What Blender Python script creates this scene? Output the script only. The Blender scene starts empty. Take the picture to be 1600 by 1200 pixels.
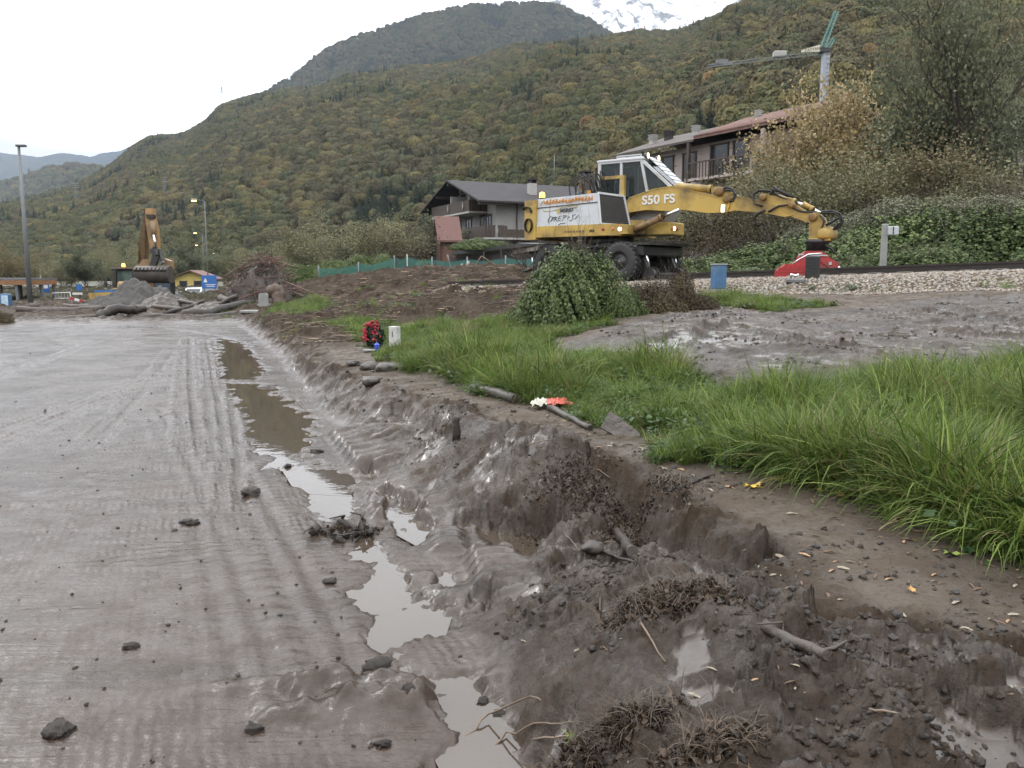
import bpy, math, random
import numpy as np
from mathutils import Vector, Matrix
R = math.radians
rnd = random.Random(7)
rng = np.random.default_rng(7)
scene = bpy.context.scene
# ------------------------------------------------------------------ camera
F = 1295.0; PITCH = math.atan(170/F); CP, SP = math.cos(PITCH), math.sin(PITCH); EYE = 1.6
cd = bpy.data.cameras.new('camera'); cam = bpy.data.objects.new('camera', cd)
scene.collection.objects.link(cam); scene.camera = cam
cam.location = (0, 0, EYE); cam.rotation_euler = (R(90)-PITCH, 0, 0)
cd.sensor_width = 36; cd.lens = 36*F/1600; cd.clip_start = 0.05; cd.clip_end = 20000
# ------------------------------------------------------------------ world and sun (overcast)
SUN_EL, SUN_AZ = R(40), R(-48)          # azimuth from +Y towards +X
world = bpy.data.worlds.new('World'); scene.world = world; world.use_nodes = True
nt = world.node_tree; N = nt.nodes; L = nt.links; N.clear()
sky = N.new('ShaderNodeTexSky'); sky.sky_type = 'NISHITA'; sky.sun_disc = False
sky.sun_elevation = SUN_EL; sky.sun_rotation = SUN_AZ
tc = N.new('ShaderNodeTexCoord'); mp = N.new('ShaderNodeMapping'); mp.inputs['Scale'].default_value = (1, 1, 3.5)
nz = N.new('ShaderNodeTexNoise'); nz.inputs['Scale'].default_value = 2.2; nz.inputs['Detail'].default_value = 5
cr = N.new('ShaderNodeValToRGB'); cr.color_ramp.elements[0].position = .3; cr.color_ramp.elements[1].position = .75
cr.color_ramp.elements[0].color = (30, 30.6, 31.6, 1); cr.color_ramp.elements[1].color = (42, 42.2, 42.4, 1)
mx = N.new('ShaderNodeMixRGB'); mx.inputs[0].default_value = .95
bg = N.new('ShaderNodeBackground'); bg.inputs['Strength'].default_value = .1
ow = N.new('ShaderNodeOutputWorld')
L.new(tc.outputs['Generated'], mp.inputs[0]); L.new(mp.outputs[0], nz.inputs['Vector']); L.new(nz.outputs['Fac'], cr.inputs[0])
L.new(sky.outputs[0], mx.inputs[1]); L.new(cr.outputs[0], mx.inputs[2]); sx = N.new('ShaderNodeSeparateXYZ'); L.new(tc.outputs['Generated'], sx.inputs[0])       # overcast sky: brighter towards the zenith
gz = N.new('ShaderNodeMapRange'); gz.inputs[1].default_value = 0; gz.inputs[2].default_value = 1; gz.inputs[3].default_value = .62; gz.inputs[4].default_value = 1.45; L.new(sx.outputs[2], gz.inputs[0])
lo = N.new('ShaderNodeMath'); lo.operation = 'MULTIPLY_ADD'; lo.inputs[1].default_value = .10; L.new(nz.outputs['Fac'], lo.inputs[0]); L.new(sx.outputs[2], lo.inputs[2])   # grey cloud band low over the valley
lb_ = N.new('ShaderNodeMapRange'); lb_.inputs[1].default_value = .175; lb_.inputs[2].default_value = .215; lb_.inputs[3].default_value = .50; lb_.inputs[4].default_value = 1; L.new(lo.outputs[0], lb_.inputs[0])
gm_ = N.new('ShaderNodeMath'); gm_.operation = 'MULTIPLY'; L.new(gz.outputs[0], gm_.inputs[0]); L.new(lb_.outputs[0], gm_.inputs[1])
vs_ = N.new('ShaderNodeVectorMath'); vs_.operation = 'SCALE'; L.new(mx.outputs[0], vs_.inputs[0]); L.new(gm_.outputs[0], vs_.inputs['Scale'])
L.new(vs_.outputs[0], bg.inputs[0]); L.new(bg.outputs[0], ow.inputs[0])
sl = bpy.data.lights.new('sun', 'SUN'); sl.energy = 1.5; sl.angle = R(11); sl.color = (1, .97, .93)
so = bpy.data.objects.new('sun', sl); scene.collection.objects.link(so)
sd = Vector((math.sin(SUN_AZ)*math.cos(SUN_EL), math.cos(SUN_AZ)*math.cos(SUN_EL), math.sin(SUN_EL)))
so.rotation_euler = sd.to_track_quat('Z', 'Y').to_euler()
scene.view_settings.view_transform = 'Standard'; scene.view_settings.look = 'None'
scene.view_settings.exposure = -0.35; scene.view_settings.gamma = 1.0; scene.view_settings.use_curve_mapping = False
scene.render.engine = 'CYCLES'
cy = scene.cycles
cy.use_denoising = True
try: cy.denoiser = 'OPENIMAGEDENOISE'; cy.denoising_input_passes = 'RGB_ALBEDO_NORMAL'
except Exception: pass
cy.max_bounces = 5; cy.diffuse_bounces = 2; cy.glossy_bounces = 2; cy.transmission_bounces = 3
cy.transparent_max_bounces = 6; cy.volume_bounces = 0; cy.caustics_reflective = False; cy.caustics_refractive = False
cy.sample_clamp_indirect = 4

# ------------------------------------------------------------------ pixel helpers (photo pixels, 1600x1200)
def ray(px, py):
    a = (px-800)/F; b = (600-py)/F
    return np.array((a, CP+b*SP, b*CP-SP))
def P(px, py, d):                       # world point seen at that pixel, d metres ahead
    r = ray(px, py); r = r*(d/r[1]); return Vector((r[0], r[1], r[2]+EYE))
def G(px, py, z=0.0):                   # world point seen at that pixel on the level z
    r = ray(px, py); r = r*((z-EYE)/r[2]); return Vector((r[0], r[1], z))

# ------------------------------------------------------------------ noise
_pr = np.random.default_rng(11)
_perm = _pr.permutation(4096).astype(np.int64)
_ga = _pr.random(4096)*2*np.pi; _gx, _gy = np.cos(_ga), np.sin(_ga)
def perlin(x, y):
    xi = np.floor(x).astype(np.int64); yi = np.floor(y).astype(np.int64); xf = x-xi; yf = y-yi
    u = xf*xf*xf*(xf*(xf*6-15)+10); v = yf*yf*yf*(yf*(yf*6-15)+10)
    def g(ix, iy, fx, fy):
        h = _perm[(_perm[ix & 4095]+iy) & 4095]; return _gx[h]*fx+_gy[h]*fy
    n0 = g(xi, yi, xf, yf); n1 = g(xi+1, yi, xf-1, yf); n2 = g(xi, yi+1, xf, yf-1); n3 = g(xi+1, yi+1, xf-1, yf-1)
    a = n0+u*(n1-n0); b = n2+u*(n3-n2); return 1.4*(a+v*(b-a))
def fbm(x, y, o=4, lac=2.03, g=.5, s=0.0):
    r = 0; a = 1.0
    for i in range(o):
        r = r+a*perlin(x+s+i*17.3, y-s+i*9.1); x = x*lac; y = y*lac; a *= g
    return r
def ridged(x, y, o=4, s=0.0, g=.5):
    r = 0; a = 1.0
    for i in range(o):
        r = r+a*(1-2*np.abs(perlin(x+s+i*31.7, y+s-i*11.9))); x = x*2.07; y = y*2.07; a *= g
    return r
_hv = _pr.random((4096, 5))
def facets(x, y, seed=0, tilt=1.1):
    """broken clods: every cell of an irregular mosaic is a small tilted plane at its own level"""
    xi = np.floor(x).astype(np.int64); yi = np.floor(y).astype(np.int64); bd = np.full(x.shape, 9.); d2 = np.full(x.shape, 9.); h = np.zeros(x.shape)
    for i in (-1, 0, 1):
        for j in (-1, 0, 1):
            cx, cy = xi+i, yi+j; k = _perm[(_perm[(cx+seed) & 4095]+cy) & 4095]; v = _hv[k]
            dx = x-cx-.1-.8*v[..., 0]; dy = y-cy-.1-.8*v[..., 1]; d = dx*dx+dy*dy; m = d < bd
            d2 = np.where(m, bd, np.minimum(d2, d)); bd = np.where(m, d, bd)
            h = np.where(m, v[..., 2]+tilt*((v[..., 3]-.5)*dx*2+(v[..., 4]-.5)*dy*2), h)
    e = np.sqrt(d2)-np.sqrt(bd)
    return h-.5, e
def sstep(a, b, x):
    t = np.clip((x-a)/(b-a), 0, 1); return t*t*(3-2*t)
def polysd(x, y, poly):                 # signed distance, negative inside
    n = len(poly); d = np.full(x.shape, 1e9); ins = np.zeros(x.shape, bool)
    for i in range(n):
        ax, ay = poly[i]; bx, by = poly[(i+1) % n]
        ex, ey = bx-ax, by-ay; wx, wy = x-ax, y-ay
        t = np.clip((wx*ex+wy*ey)/(ex*ex+ey*ey+1e-12), 0, 1)
        d = np.minimum(d, (wx-ex*t)**2+(wy-ey*t)**2)
        c = (ay > y) != (by > y)
        with np.errstate(divide='ignore', invalid='ignore'):
            ins ^= c & (x < (bx-ax)*(y-ay)/(by-ay+1e-12)+ax)
    d = np.sqrt(d); return np.where(ins, -d, d)
def pxpoly(pts):                        # (px,py[,z]) -> world xy
    return [tuple(G(p[0], p[1], p[2] if len(p) > 2 else 0.0)[:2]) for p in pts]

# ------------------------------------------------------------------ object helpers
def link(o): scene.collection.objects.link(o); return o
def tag(o, label=None, cat=None, group=None, kind=None):
    if label: o['label'] = label
    if cat: o['category'] = cat
    if group: o['group'] = group
    if kind: o['kind'] = kind
    return o
def thing(name, label, cat, loc=(0, 0, 0), rz=0.0, group=None, rot=None):
    o = bpy.data.objects.new(name, None); link(o); o.location = loc
    o.rotation_euler = rot if rot else (0, 0, rz); o.empty_display_size = .2
    return tag(o, label, cat, group)
def np_mesh(name, v, f, smooth=False):  # f: (n,3) or (n,4) int array
    me = bpy.data.meshes.new(name); v = np.asarray(v, np.float32); f = np.asarray(f, np.int32)
    k = f.shape[1]; me.vertices.add(len(v)); me.vertices.foreach_set('co', v.ravel())
    me.loops.add(f.size); me.loops.foreach_set('vertex_index', f.ravel())
    me.polygons.add(len(f)); me.polygons.foreach_set('loop_start', np.arange(0, f.size, k, dtype=np.int32))
    if smooth: me.polygons.foreach_set('use_smooth', np.ones(len(f), bool))
    me.update(calc_edges=True); return me
def attr(me, name, arr):
    a = me.attributes.new(name, 'FLOAT', 'POINT'); a.data.foreach_set('value', np.asarray(arr, np.float32))
def cattr(me, name, arr):
    a = me.attributes.new(name, 'FLOAT_COLOR', 'POINT')
    b = np.ones((len(arr), 4), np.float32); b[:, :3] = arr; a.data.foreach_set('color', b.ravel())
class MB:
    def __init__(s): s.v = []; s.f = []; s.sm = []
    def add(s, vs, fs, sm=False):
        n = len(s.v); s.v += [tuple(p) for p in vs]; s.f += [tuple(i+n for i in f) for f in fs]; s.sm += [sm]*len(fs); return s
    def box(s, c, d, rz=0, m=None, bev=0.0):
        x, y, z = d[0]/2, d[1]/2, d[2]/2
        if bev > 0:
            b = min(bev, x*.45, y*.45, z*.45); vs = []; 
            import itertools
            idx = {}
            for sx, sy, sz in itertools.product((-1, 1), repeat=3):
                for k in range(3):
                    p = [sx*x, sy*y, sz*z]
                    for j in range(3):
                        if j != k: p[j] -= (sx, sy, sz)[j]*b
                    idx[(sx, sy, sz, k)] = len(vs); vs.append(p)
            fs = []
            for k in range(3):
                o = [j for j in range(3) if j != k]
                for sg in (-1, 1):
                    q = []
                    for a_, b_ in ((-1, -1), (1, -1), (1, 1), (-1, 1)):
                        t = [0, 0, 0]; t[k] = sg; t[o[0]] = a_; t[o[1]] = b_; q.append(idx[(t[0], t[1], t[2], k)])
                    fs.append(q)
                for a_, b_ in ((-1, -1), (1, -1), (1, 1), (-1, 1)):   # edges along k
                    lo = [0, 0, 0]; hi = [0, 0, 0]; lo[k] = -1; hi[k] = 1
                    lo[o[0]] = hi[o[0]] = a_; lo[o[1]] = hi[o[1]] = b_
                    fs.append([idx[(*lo, o[0])], idx[(*hi, o[0])], idx[(*hi, o[1])], idx[(*lo, o[1])]])
            for sx, sy, sz in itertools.product((-1, 1), repeat=3):
                fs.append([idx[(sx, sy, sz, k)] for k in range(3)])
        else:
            vs = [(sx*x, sy*y, sz*z) for sx in (-1, 1) for sy in (-1, 1) for sz in (-1, 1)]
            fs = [(0, 1, 3, 2), (4, 6, 7, 5), (0, 4, 5, 1), (2, 3, 7, 6), (0, 2, 6, 4), (1, 5, 7, 3)]
        M = m if m is not None else Matrix.Rotation(rz, 3, 'Z')
        vs = [tuple(M @ Vector(p)+Vector(c)) for p in vs]
        return s.add(vs, fs)
    def bar(s, a, b, w, h=None, roll=0.0):   # square bar between two points
        a, b = Vector(a), Vector(b); d = b-a
        q = d.to_track_quat('X', 'Z').to_matrix()
        if roll: q = q @ Matrix.Rotation(roll, 3, 'X')
        return s.box((a+b)/2, (d.length, w, h or w), m=q)
    def tube(s, pts, r, n=8, cap=True, sm=True):
        pts = [Vector(p) for p in pts]; m = len(pts); rs = r if hasattr(r, '__len__') else [r]*m
        base = len(s.v); vs = []; up = None
        for i, p in enumerate(pts):
            t = (pts[min(i+1, m-1)]-pts[max(i-1, 0)]).normalized()
            if up is None: up = Vector((0, 0, 1)) if abs(t.z) < .9 else Vector((1, 0, 0))
            e1 = (up-t*up.dot(t)).normalized(); e2 = t.cross(e1); up = e1
            for k in range(n):
                a = 2*math.pi*k/n; vs.append(p+(e1*math.cos(a)+e2*math.sin(a))*rs[i])
        fs = [(i*n+k, i*n+(k+1) % n, (i+1)*n+(k+1) % n, (i+1)*n+k) for i in range(m-1) for k in range(n)]
        s.add(vs, fs, sm)
        if cap: 
            s.f += [tuple(base+k for k in reversed(range(n))), tuple(base+(m-1)*n+k for k in range(n))]; s.sm += [False, False]
        return s
    def cyl(s, a, b, r, n=16, r2=None): return s.tube([a, b], [r, r if r2 is None else r2], n)
    def prism(s, poly, y0, y1, ax='y'):     # polygon in xz (ax y), xy (ax z) or yz (ax x) extruded
        n = len(poly)
        def mk(p, t): return (p[0], t, p[1]) if ax == 'y' else ((p[0], p[1], t) if ax == 'z' else (t, p[0], p[1]))
        vs = [mk(p, y0) for p in poly]+[mk(p, y1) for p in poly]
        fs = [tuple(range(n)), tuple(range(2*n-1, n-1, -1))]+[(i, i+n, (i+1) % n+n, (i+1) % n) for i in range(n)]
        return s.add(vs, fs)
    def lathe(s, prof, c=(0, 0, 0), n=20, ax='z', sm=True):   # prof: (r,h)
        vs = []
        for r, h in prof:
            for k in range(n):
                a = 2*math.pi*k/n; x, y = r*math.cos(a), r*math.sin(a)
                p = (x, y, h) if ax == 'z' else ((x, h, y) if ax == 'y' else (h, x, y))
                vs.append((p[0]+c[0], p[1]+c[1], p[2]+c[2]))
        m = len(prof); fs = [(i*n+k, i*n+(k+1) % n, (i+1)*n+(k+1) % n, (i+1)*n+k) for i in range(m-1) for k in range(n)]
        s.add(vs, fs, sm)
        return s
    def mesh(s, name):
        me = bpy.data.meshes.new(name); me.from_pydata(s.v, [], s.f)
        me.polygons.foreach_set('use_smooth', np.array(s.sm, bool)); me.update()
        import bmesh
        bm = bmesh.new(); bm.from_mesh(me); bmesh.ops.recalc_face_normals(bm, faces=bm.faces); bm.to_mesh(me); bm.free()
        return me
    def build(s, name, mat, parent=None, **kw):
        o = bpy.data.objects.new(name, s.mesh(name)); link(o); o.data.materials.append(mat)
        if parent: o.parent = parent
        return tag(o, **kw)
def mobj(name, me, mat, parent=None, **kw):
    o = bpy.data.objects.new(name, me); link(o)
    if mat and not me.materials: me.materials.append(mat)
    if parent: o.parent = parent
    return tag(o, **kw)
def copy_tree(o, parent=None):
    c = o.copy(); link(c); c.parent = parent
    for ch in list(o.children): copy_tree(ch, c)
    return c

# ------------------------------------------------------------------ materials
OBJK = .76
def newmat(name):
    m = bpy.data.materials.new(name); m.use_nodes = True; nt = m.node_tree
    return m, nt, nt.nodes, nt.links, nt.nodes['Principled BSDF']
def mat(name, col, rough=.6, metal=0.0, var=.25, scale=6.0, bump=.15, bscale=None, dirt=None, dirtamt=.5, spec=.5, emit=None, es=0, dist=.01):
    m, nt, N, L, b = newmat(name)
    tc = N.new('ShaderNodeTexCoord'); nz = N.new('ShaderNodeTexNoise'); nz.inputs['Scale'].default_value = scale; nz.inputs['Detail'].default_value = 6
    L.new(tc.outputs['Object'], nz.inputs['Vector'])
    mr = N.new('ShaderNodeMapRange'); mr.inputs[1].default_value = .25; mr.inputs[2].default_value = .75; mr.inputs[3].default_value = 1-var; mr.inputs[4].default_value = 1+var
    L.new(nz.outputs['Fac'], mr.inputs[0])
    mm = N.new('ShaderNodeVectorMath'); mm.operation = 'SCALE'; mm.inputs[0].default_value = tuple(c_*OBJK for c_ in col[:3]); L.new(mr.outputs[0], mm.inputs['Scale'])
    out = mm.outputs[0]
    if dirt:
        n2 = N.new('ShaderNodeTexNoise'); n2.inputs['Scale'].default_value = scale*.6; n2.inputs['Detail'].default_value = 8; n2.inputs['Roughness'].default_value = .65
        L.new(tc.outputs['Object'], n2.inputs['Vector'])
        r2 = N.new('ShaderNodeMapRange'); r2.inputs[1].default_value = .62-.25*dirtamt; r2.inputs[2].default_value = .78-.2*dirtamt; L.new(n2.outputs['Fac'], r2.inputs[0])
        mi = N.new('ShaderNodeMixRGB'); mi.inputs[2].default_value = (*[c_*OBJK for c_ in dirt], 1); L.new(r2.outputs[0], mi.inputs[0]); L.new(out, mi.inputs[1]); out = mi.outputs[0]
    L.new(out, b.inputs['Base Color'])
    b.inputs['Roughness'].default_value = rough; b.inputs['Metallic'].default_value = metal
    b.inputs['Specular IOR Level'].default_value = spec
    if bump:
        bp = N.new('ShaderNodeBump'); bp.inputs['Strength'].default_value = bump; bp.inputs['Distance'].default_value = dist
        n3 = N.new('ShaderNodeTexNoise'); n3.inputs['Scale'].default_value = bscale or scale*4; n3.inputs['Detail'].default_value = 5
        L.new(tc.outputs['Object'], n3.inputs['Vector']); L.new(n3.outputs['Fac'], bp.inputs['Height']); L.new(bp.outputs[0], b.inputs['Normal'])
    if emit: b.inputs['Emission Color'].default_value = (*emit, 1); b.inputs['Emission Strength'].default_value = es
    return m
def leafmat(name, cols, rough=.5, trans=.25, hue=.12, spec=.4):
    m, nt, N, L, b = newmat(name)
    g = N.new('ShaderNodeNewGeometry'); cr = N.new('ShaderNodeValToRGB'); e = cr.color_ramp.elements
    while len(e) < len(cols): e.new(.5)
    for i, c in enumerate(cols): e[i].position = i/(max(1, len(cols)-1)); e[i].color = (*c, 1)
    L.new(g.outputs['Random Per Island'], cr.inputs[0])
    oi = N.new('ShaderNodeObjectInfo'); hs = N.new('ShaderNodeHueSaturation')
    mr = N.new('ShaderNodeMapRange'); mr.inputs[3].default_value = 1-hue*2; mr.inputs[4].default_value = 1+hue*2; L.new(oi.outputs['Random'], mr.inputs[0])
    L.new(mr.outputs[0], hs.inputs['Value']); L.new(cr.outputs[0], hs.inputs['Color'])
    L.new(hs.outputs[0], b.inputs['Base Color']); b.inputs['Roughness'].default_value = rough; b.inputs['Specular IOR Level'].default_value = spec
    if trans:
        t = N.new('ShaderNodeBsdfTranslucent'); L.new(hs.outputs[0], t.inputs[0]); mx = N.new('ShaderNodeMixShader'); mx.inputs[0].default_value = trans
        L.new(b.outputs[0], mx.inputs[1]); L.new(t.outputs[0], mx.inputs[2]); L.new(mx.outputs[0], nt.nodes['Material Output'].inputs[0])
    return m
# ------------------------------------------------------------------ the near ground: one height function
def tps(ctrl):
    c = np.array(ctrl); xy = c[:, :2]*1.0; z = c[:, 2]
    def k(r2): return .5*r2*np.log(r2+1e-9)
    # work in a warped plane (log depth) so that near and far points weigh alike
    def w(x, y): yy = np.log(np.maximum(y, -1.5)+2.5); return x/(np.maximum(y, -1.5)+2.5)*2.2, yy*1.3
    u, v = w(xy[:, 0], xy[:, 1]); n = len(z)
    K = k((u[:, None]-u)**2+(v[:, None]-v)**2)+np.eye(n)*.004
    Pm = np.stack([np.ones(n), u, v], 1); A = np.block([[K, Pm], [Pm.T, np.zeros((3, 3))]])
    s = np.linalg.solve(A, np.concatenate([z, np.zeros(3)]))
    def f(x, y):
        a, b = w(x, y); r = s[n]+s[n+1]*a+s[n+2]*b
        for i in range(n): r = r+s[i]*k((a-u[i])**2+(b-v[i])**2)
        return r
    return f
def C(pts): return [(*G(p[0], p[1], p[2])[:2], p[2]) for p in pts]
def D(px, py, d): p = P(px, py, d); return (p.x, p.y, p.z)
TERR = C([(1180,870,.36),(1260,960,.36),(1600,1060,.33),(1500,980,.36),(1000,760,.36),(850,690,.38),(700,620,.40),(600,600,.36),(505,575,.32),
  (451,528,.3),(380,487,.3),(1600,870,.36),(1400,800,.38),(1600,760,.42),(1200,720,.42),(1350,640,.46),(1200,620,.5),(1000,610,.48),(800,590,.46),(700,560,.46),(620,550,.42),
  (500,510,.42),(440,492,.4),(1000,575,.55),(870,555,.58),(1350,585,.62),(1600,575,.66),(1600,480,1.12),(1350,468,1.14),(1180,478,1.04),(1250,520,.86),(1500,520,.88),
  (980,525,.82),(900,506,.78),(820,500,.74),(700,500,.62),(600,500,.52),(560,480,.6),(480,478,.5),(640,470,.9)]) + [
  D(1100,457,20), D(1350,455,17.5), D(1600,455,15), D(1100,444,22), D(1600,430,17.0), D(1350,436,19.5), D(950,437,24.5), D(860,436,27), D(700,428,33), D(560,436,36),
  D(480,448,38), D(1100,440,26), D(1600,424,22), D(700,425,50), D(450,470,36), D(400,478,33), D(1000,430,50), D(300,452,70), D(1600,420,40), (3.0,1.0,.33), (6,1,.33), (12,3,.5), (20,10,1.2), (40,60,2.2), (-10,70,.4)]
MUD = C([(630,1005,.0),(700,1065,0),(790,1112,0),(800,1200,0),(730,940,0),(650,870,.02),(570,770,.01),(600,725,.03),(560,660,.05),(490,590,.03),(430,520,.03),(385,492,.03),
  (1000,1000,.27),(1000,905,.29),(1100,905,.36),(900,1050,.2),(820,960,.12),(1200,1000,.37),(1300,1100,.32),(1600,1190,.33),(1420,1040,.42),(1560,1060,.42),(1000,1150,.24),(900,1190,.12),(1200,1190,.3),
  (1080,868,.07),(1200,925,.12),(1010,815,.05),(950,850,.05),(800,845,-.02),(740,690,.30),(650,660,.18),(700,740,.15),(860,750,.31),(940,785,.24),(800,710,.40),(890,735,.35),(700,660,.37),(600,640,.30),(560,612,.24),(660,610,.44),(780,770,.17),(640,592,.50),(720,620,.42),(690,760,.08),(760,900,.06),
  (860,900,.12),(540,600,.22),(500,620,.05),(560,690,.04),(450,560,.03),(300,700,0),(100,700,0),(300,1100,0),(500,1100,0),(0,1000,0),(200,550,0),(60,520,0),(330,515,0),(400,800,0),(500,900,0),(1300,1195,.31),(0,700,0),(-400,560,0),(-300,900,0)])+[(0,0,0),(1,.5,.1),(-4,0,0),(-20,20,0),(-20,30,0.05),(3,0,.25),(5,0,.3),(10,0,.3)]
rim_px = [(340,474,.3),(385,487,.3),(451,528,.3),(505,575,.32),(600,606,.38),(760,662,.38),(900,712,.38),(1000,755,.36),(1060,800,.36),(1150,850,.36),(1205,915,.36),(1265,958,.36),(1400,990,.36),(1600,1050,.34),(1900,1160,.34)]
rim = [tuple(G(*p)[:2]) for p in rim_px]
TPOLY = rim+[(12, .5), (70, .5), (90, 120), (-9, 120), (-10.5, 45)]
terr_f, mud_f = tps(TERR), tps(MUD)
PUD = {  # outlines of the puddles on the road level
 'a': [(340,528),(372,532),(398,548),(418,588),(392,592),(345,592)],
 'b': [(348,597),(425,600),(465,640),(497,655),(488,690),(462,726),(410,732),(398,690),(378,640)],
 'c': [(440,728),(500,722),(562,748),(545,772),(465,768)],
 'd': [(468,758),(535,756),(560,790),(540,812),(485,800)],
 'e': [(492,790),(530,812),(582,828),(610,860),(640,890),(662,905),(702,950),(690,985),(640,1003),(600,1012),(575,1000),(560,950),(566,900),(545,850),(505,825)],
 'f': [(600,1010),(628,1010),(650,1058),(705,1064),(760,1072),(795,1106),(812,1140),(850,1215),(700,1215),(715,1160),(690,1120),(660,1075),(618,1055)],
 'g': [(690,884),(712,900),(722,925),(700,938),(682,910)],
 'h': [(722,812),(790,822),(868,845),(890,868),(830,874),(780,868),(735,845)],
 'i': [(565,735),(590,745),(640,790),(672,830),(648,846),(600,820),(575,780)],
 'j': [(735,930),(778,942),(770,956),(738,948)]}
PUDW = {k: pxpoly(v) for k, v in PUD.items()}
FANX = {'c': 0}
def rot2(x, y, c, ang):
    dx, dy = x-c[0], y-c[1]; ca, sa = math.cos(ang), math.sin(ang); return dx*ca+dy*sa, -dx*sa+dy*ca
ROADDIR = math.atan2(*(G(375,488,.0)-G(640,700,.0)).yx)   # direction of the carriageway
GRASSP = pxpoly([(500,508,.42),(545,516,.42),(596,556,.42),(650,572,.42),(760,612,.45),(880,640,.42),(960,682,.42),(1060,712,.42),(1220,742,.42),(1380,780,.4),(1500,822,.38),(1680,890,.38),(2300,1120,.36),(3400,900,.4),(3400,600,.6),(1640,590,.6),(1430,588,.62),(1300,600,.6),(1120,596,.6),(1010,568,.58),(870,556,.6),(850,528,.7),(960,520,.74),(960,498,.82),(820,488,.8),(720,500,.68),(640,502,.6),(560,498,.5)])
GRASS2 = pxpoly([(412,492,.35),(425,476,.4),(480,470,.5),(540,480,.55),(500,488,.5),(460,497,.4)])
GRASS3 = pxpoly([(1090,478,1.0),(1100,462,1.15),(1250,462,1.2),(1300,470,1.15),(1200,478,1.1)])
FLOWP = pxpoly([(860,550,.6),(1000,505,.85),(1120,482,1.02),(1250,474,1.15),(1400,464,1.22),(1900,462,1.25),(1900,570,.7),(1430,586,.62),(1300,596,.6),(1100,590,.6),(1000,566,.58)])
_tr = [(P(700,420,33).x, 33.0), (P(860,436,27).x, 27.0)]
TRK0 = Vector((2.84, 25.0, 0)); TRKD = Vector((math.cos(R(-41)), math.sin(R(-41)), 0)); TRKN = Vector((-TRKD.y, TRKD.x, 0))
def trk_z(t): return 1.34+.031*np.clip(t, -40, 14)      # top of the ballast along the track
def NEARK(y): return 1+.25*sstep(6, 14, y)
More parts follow.
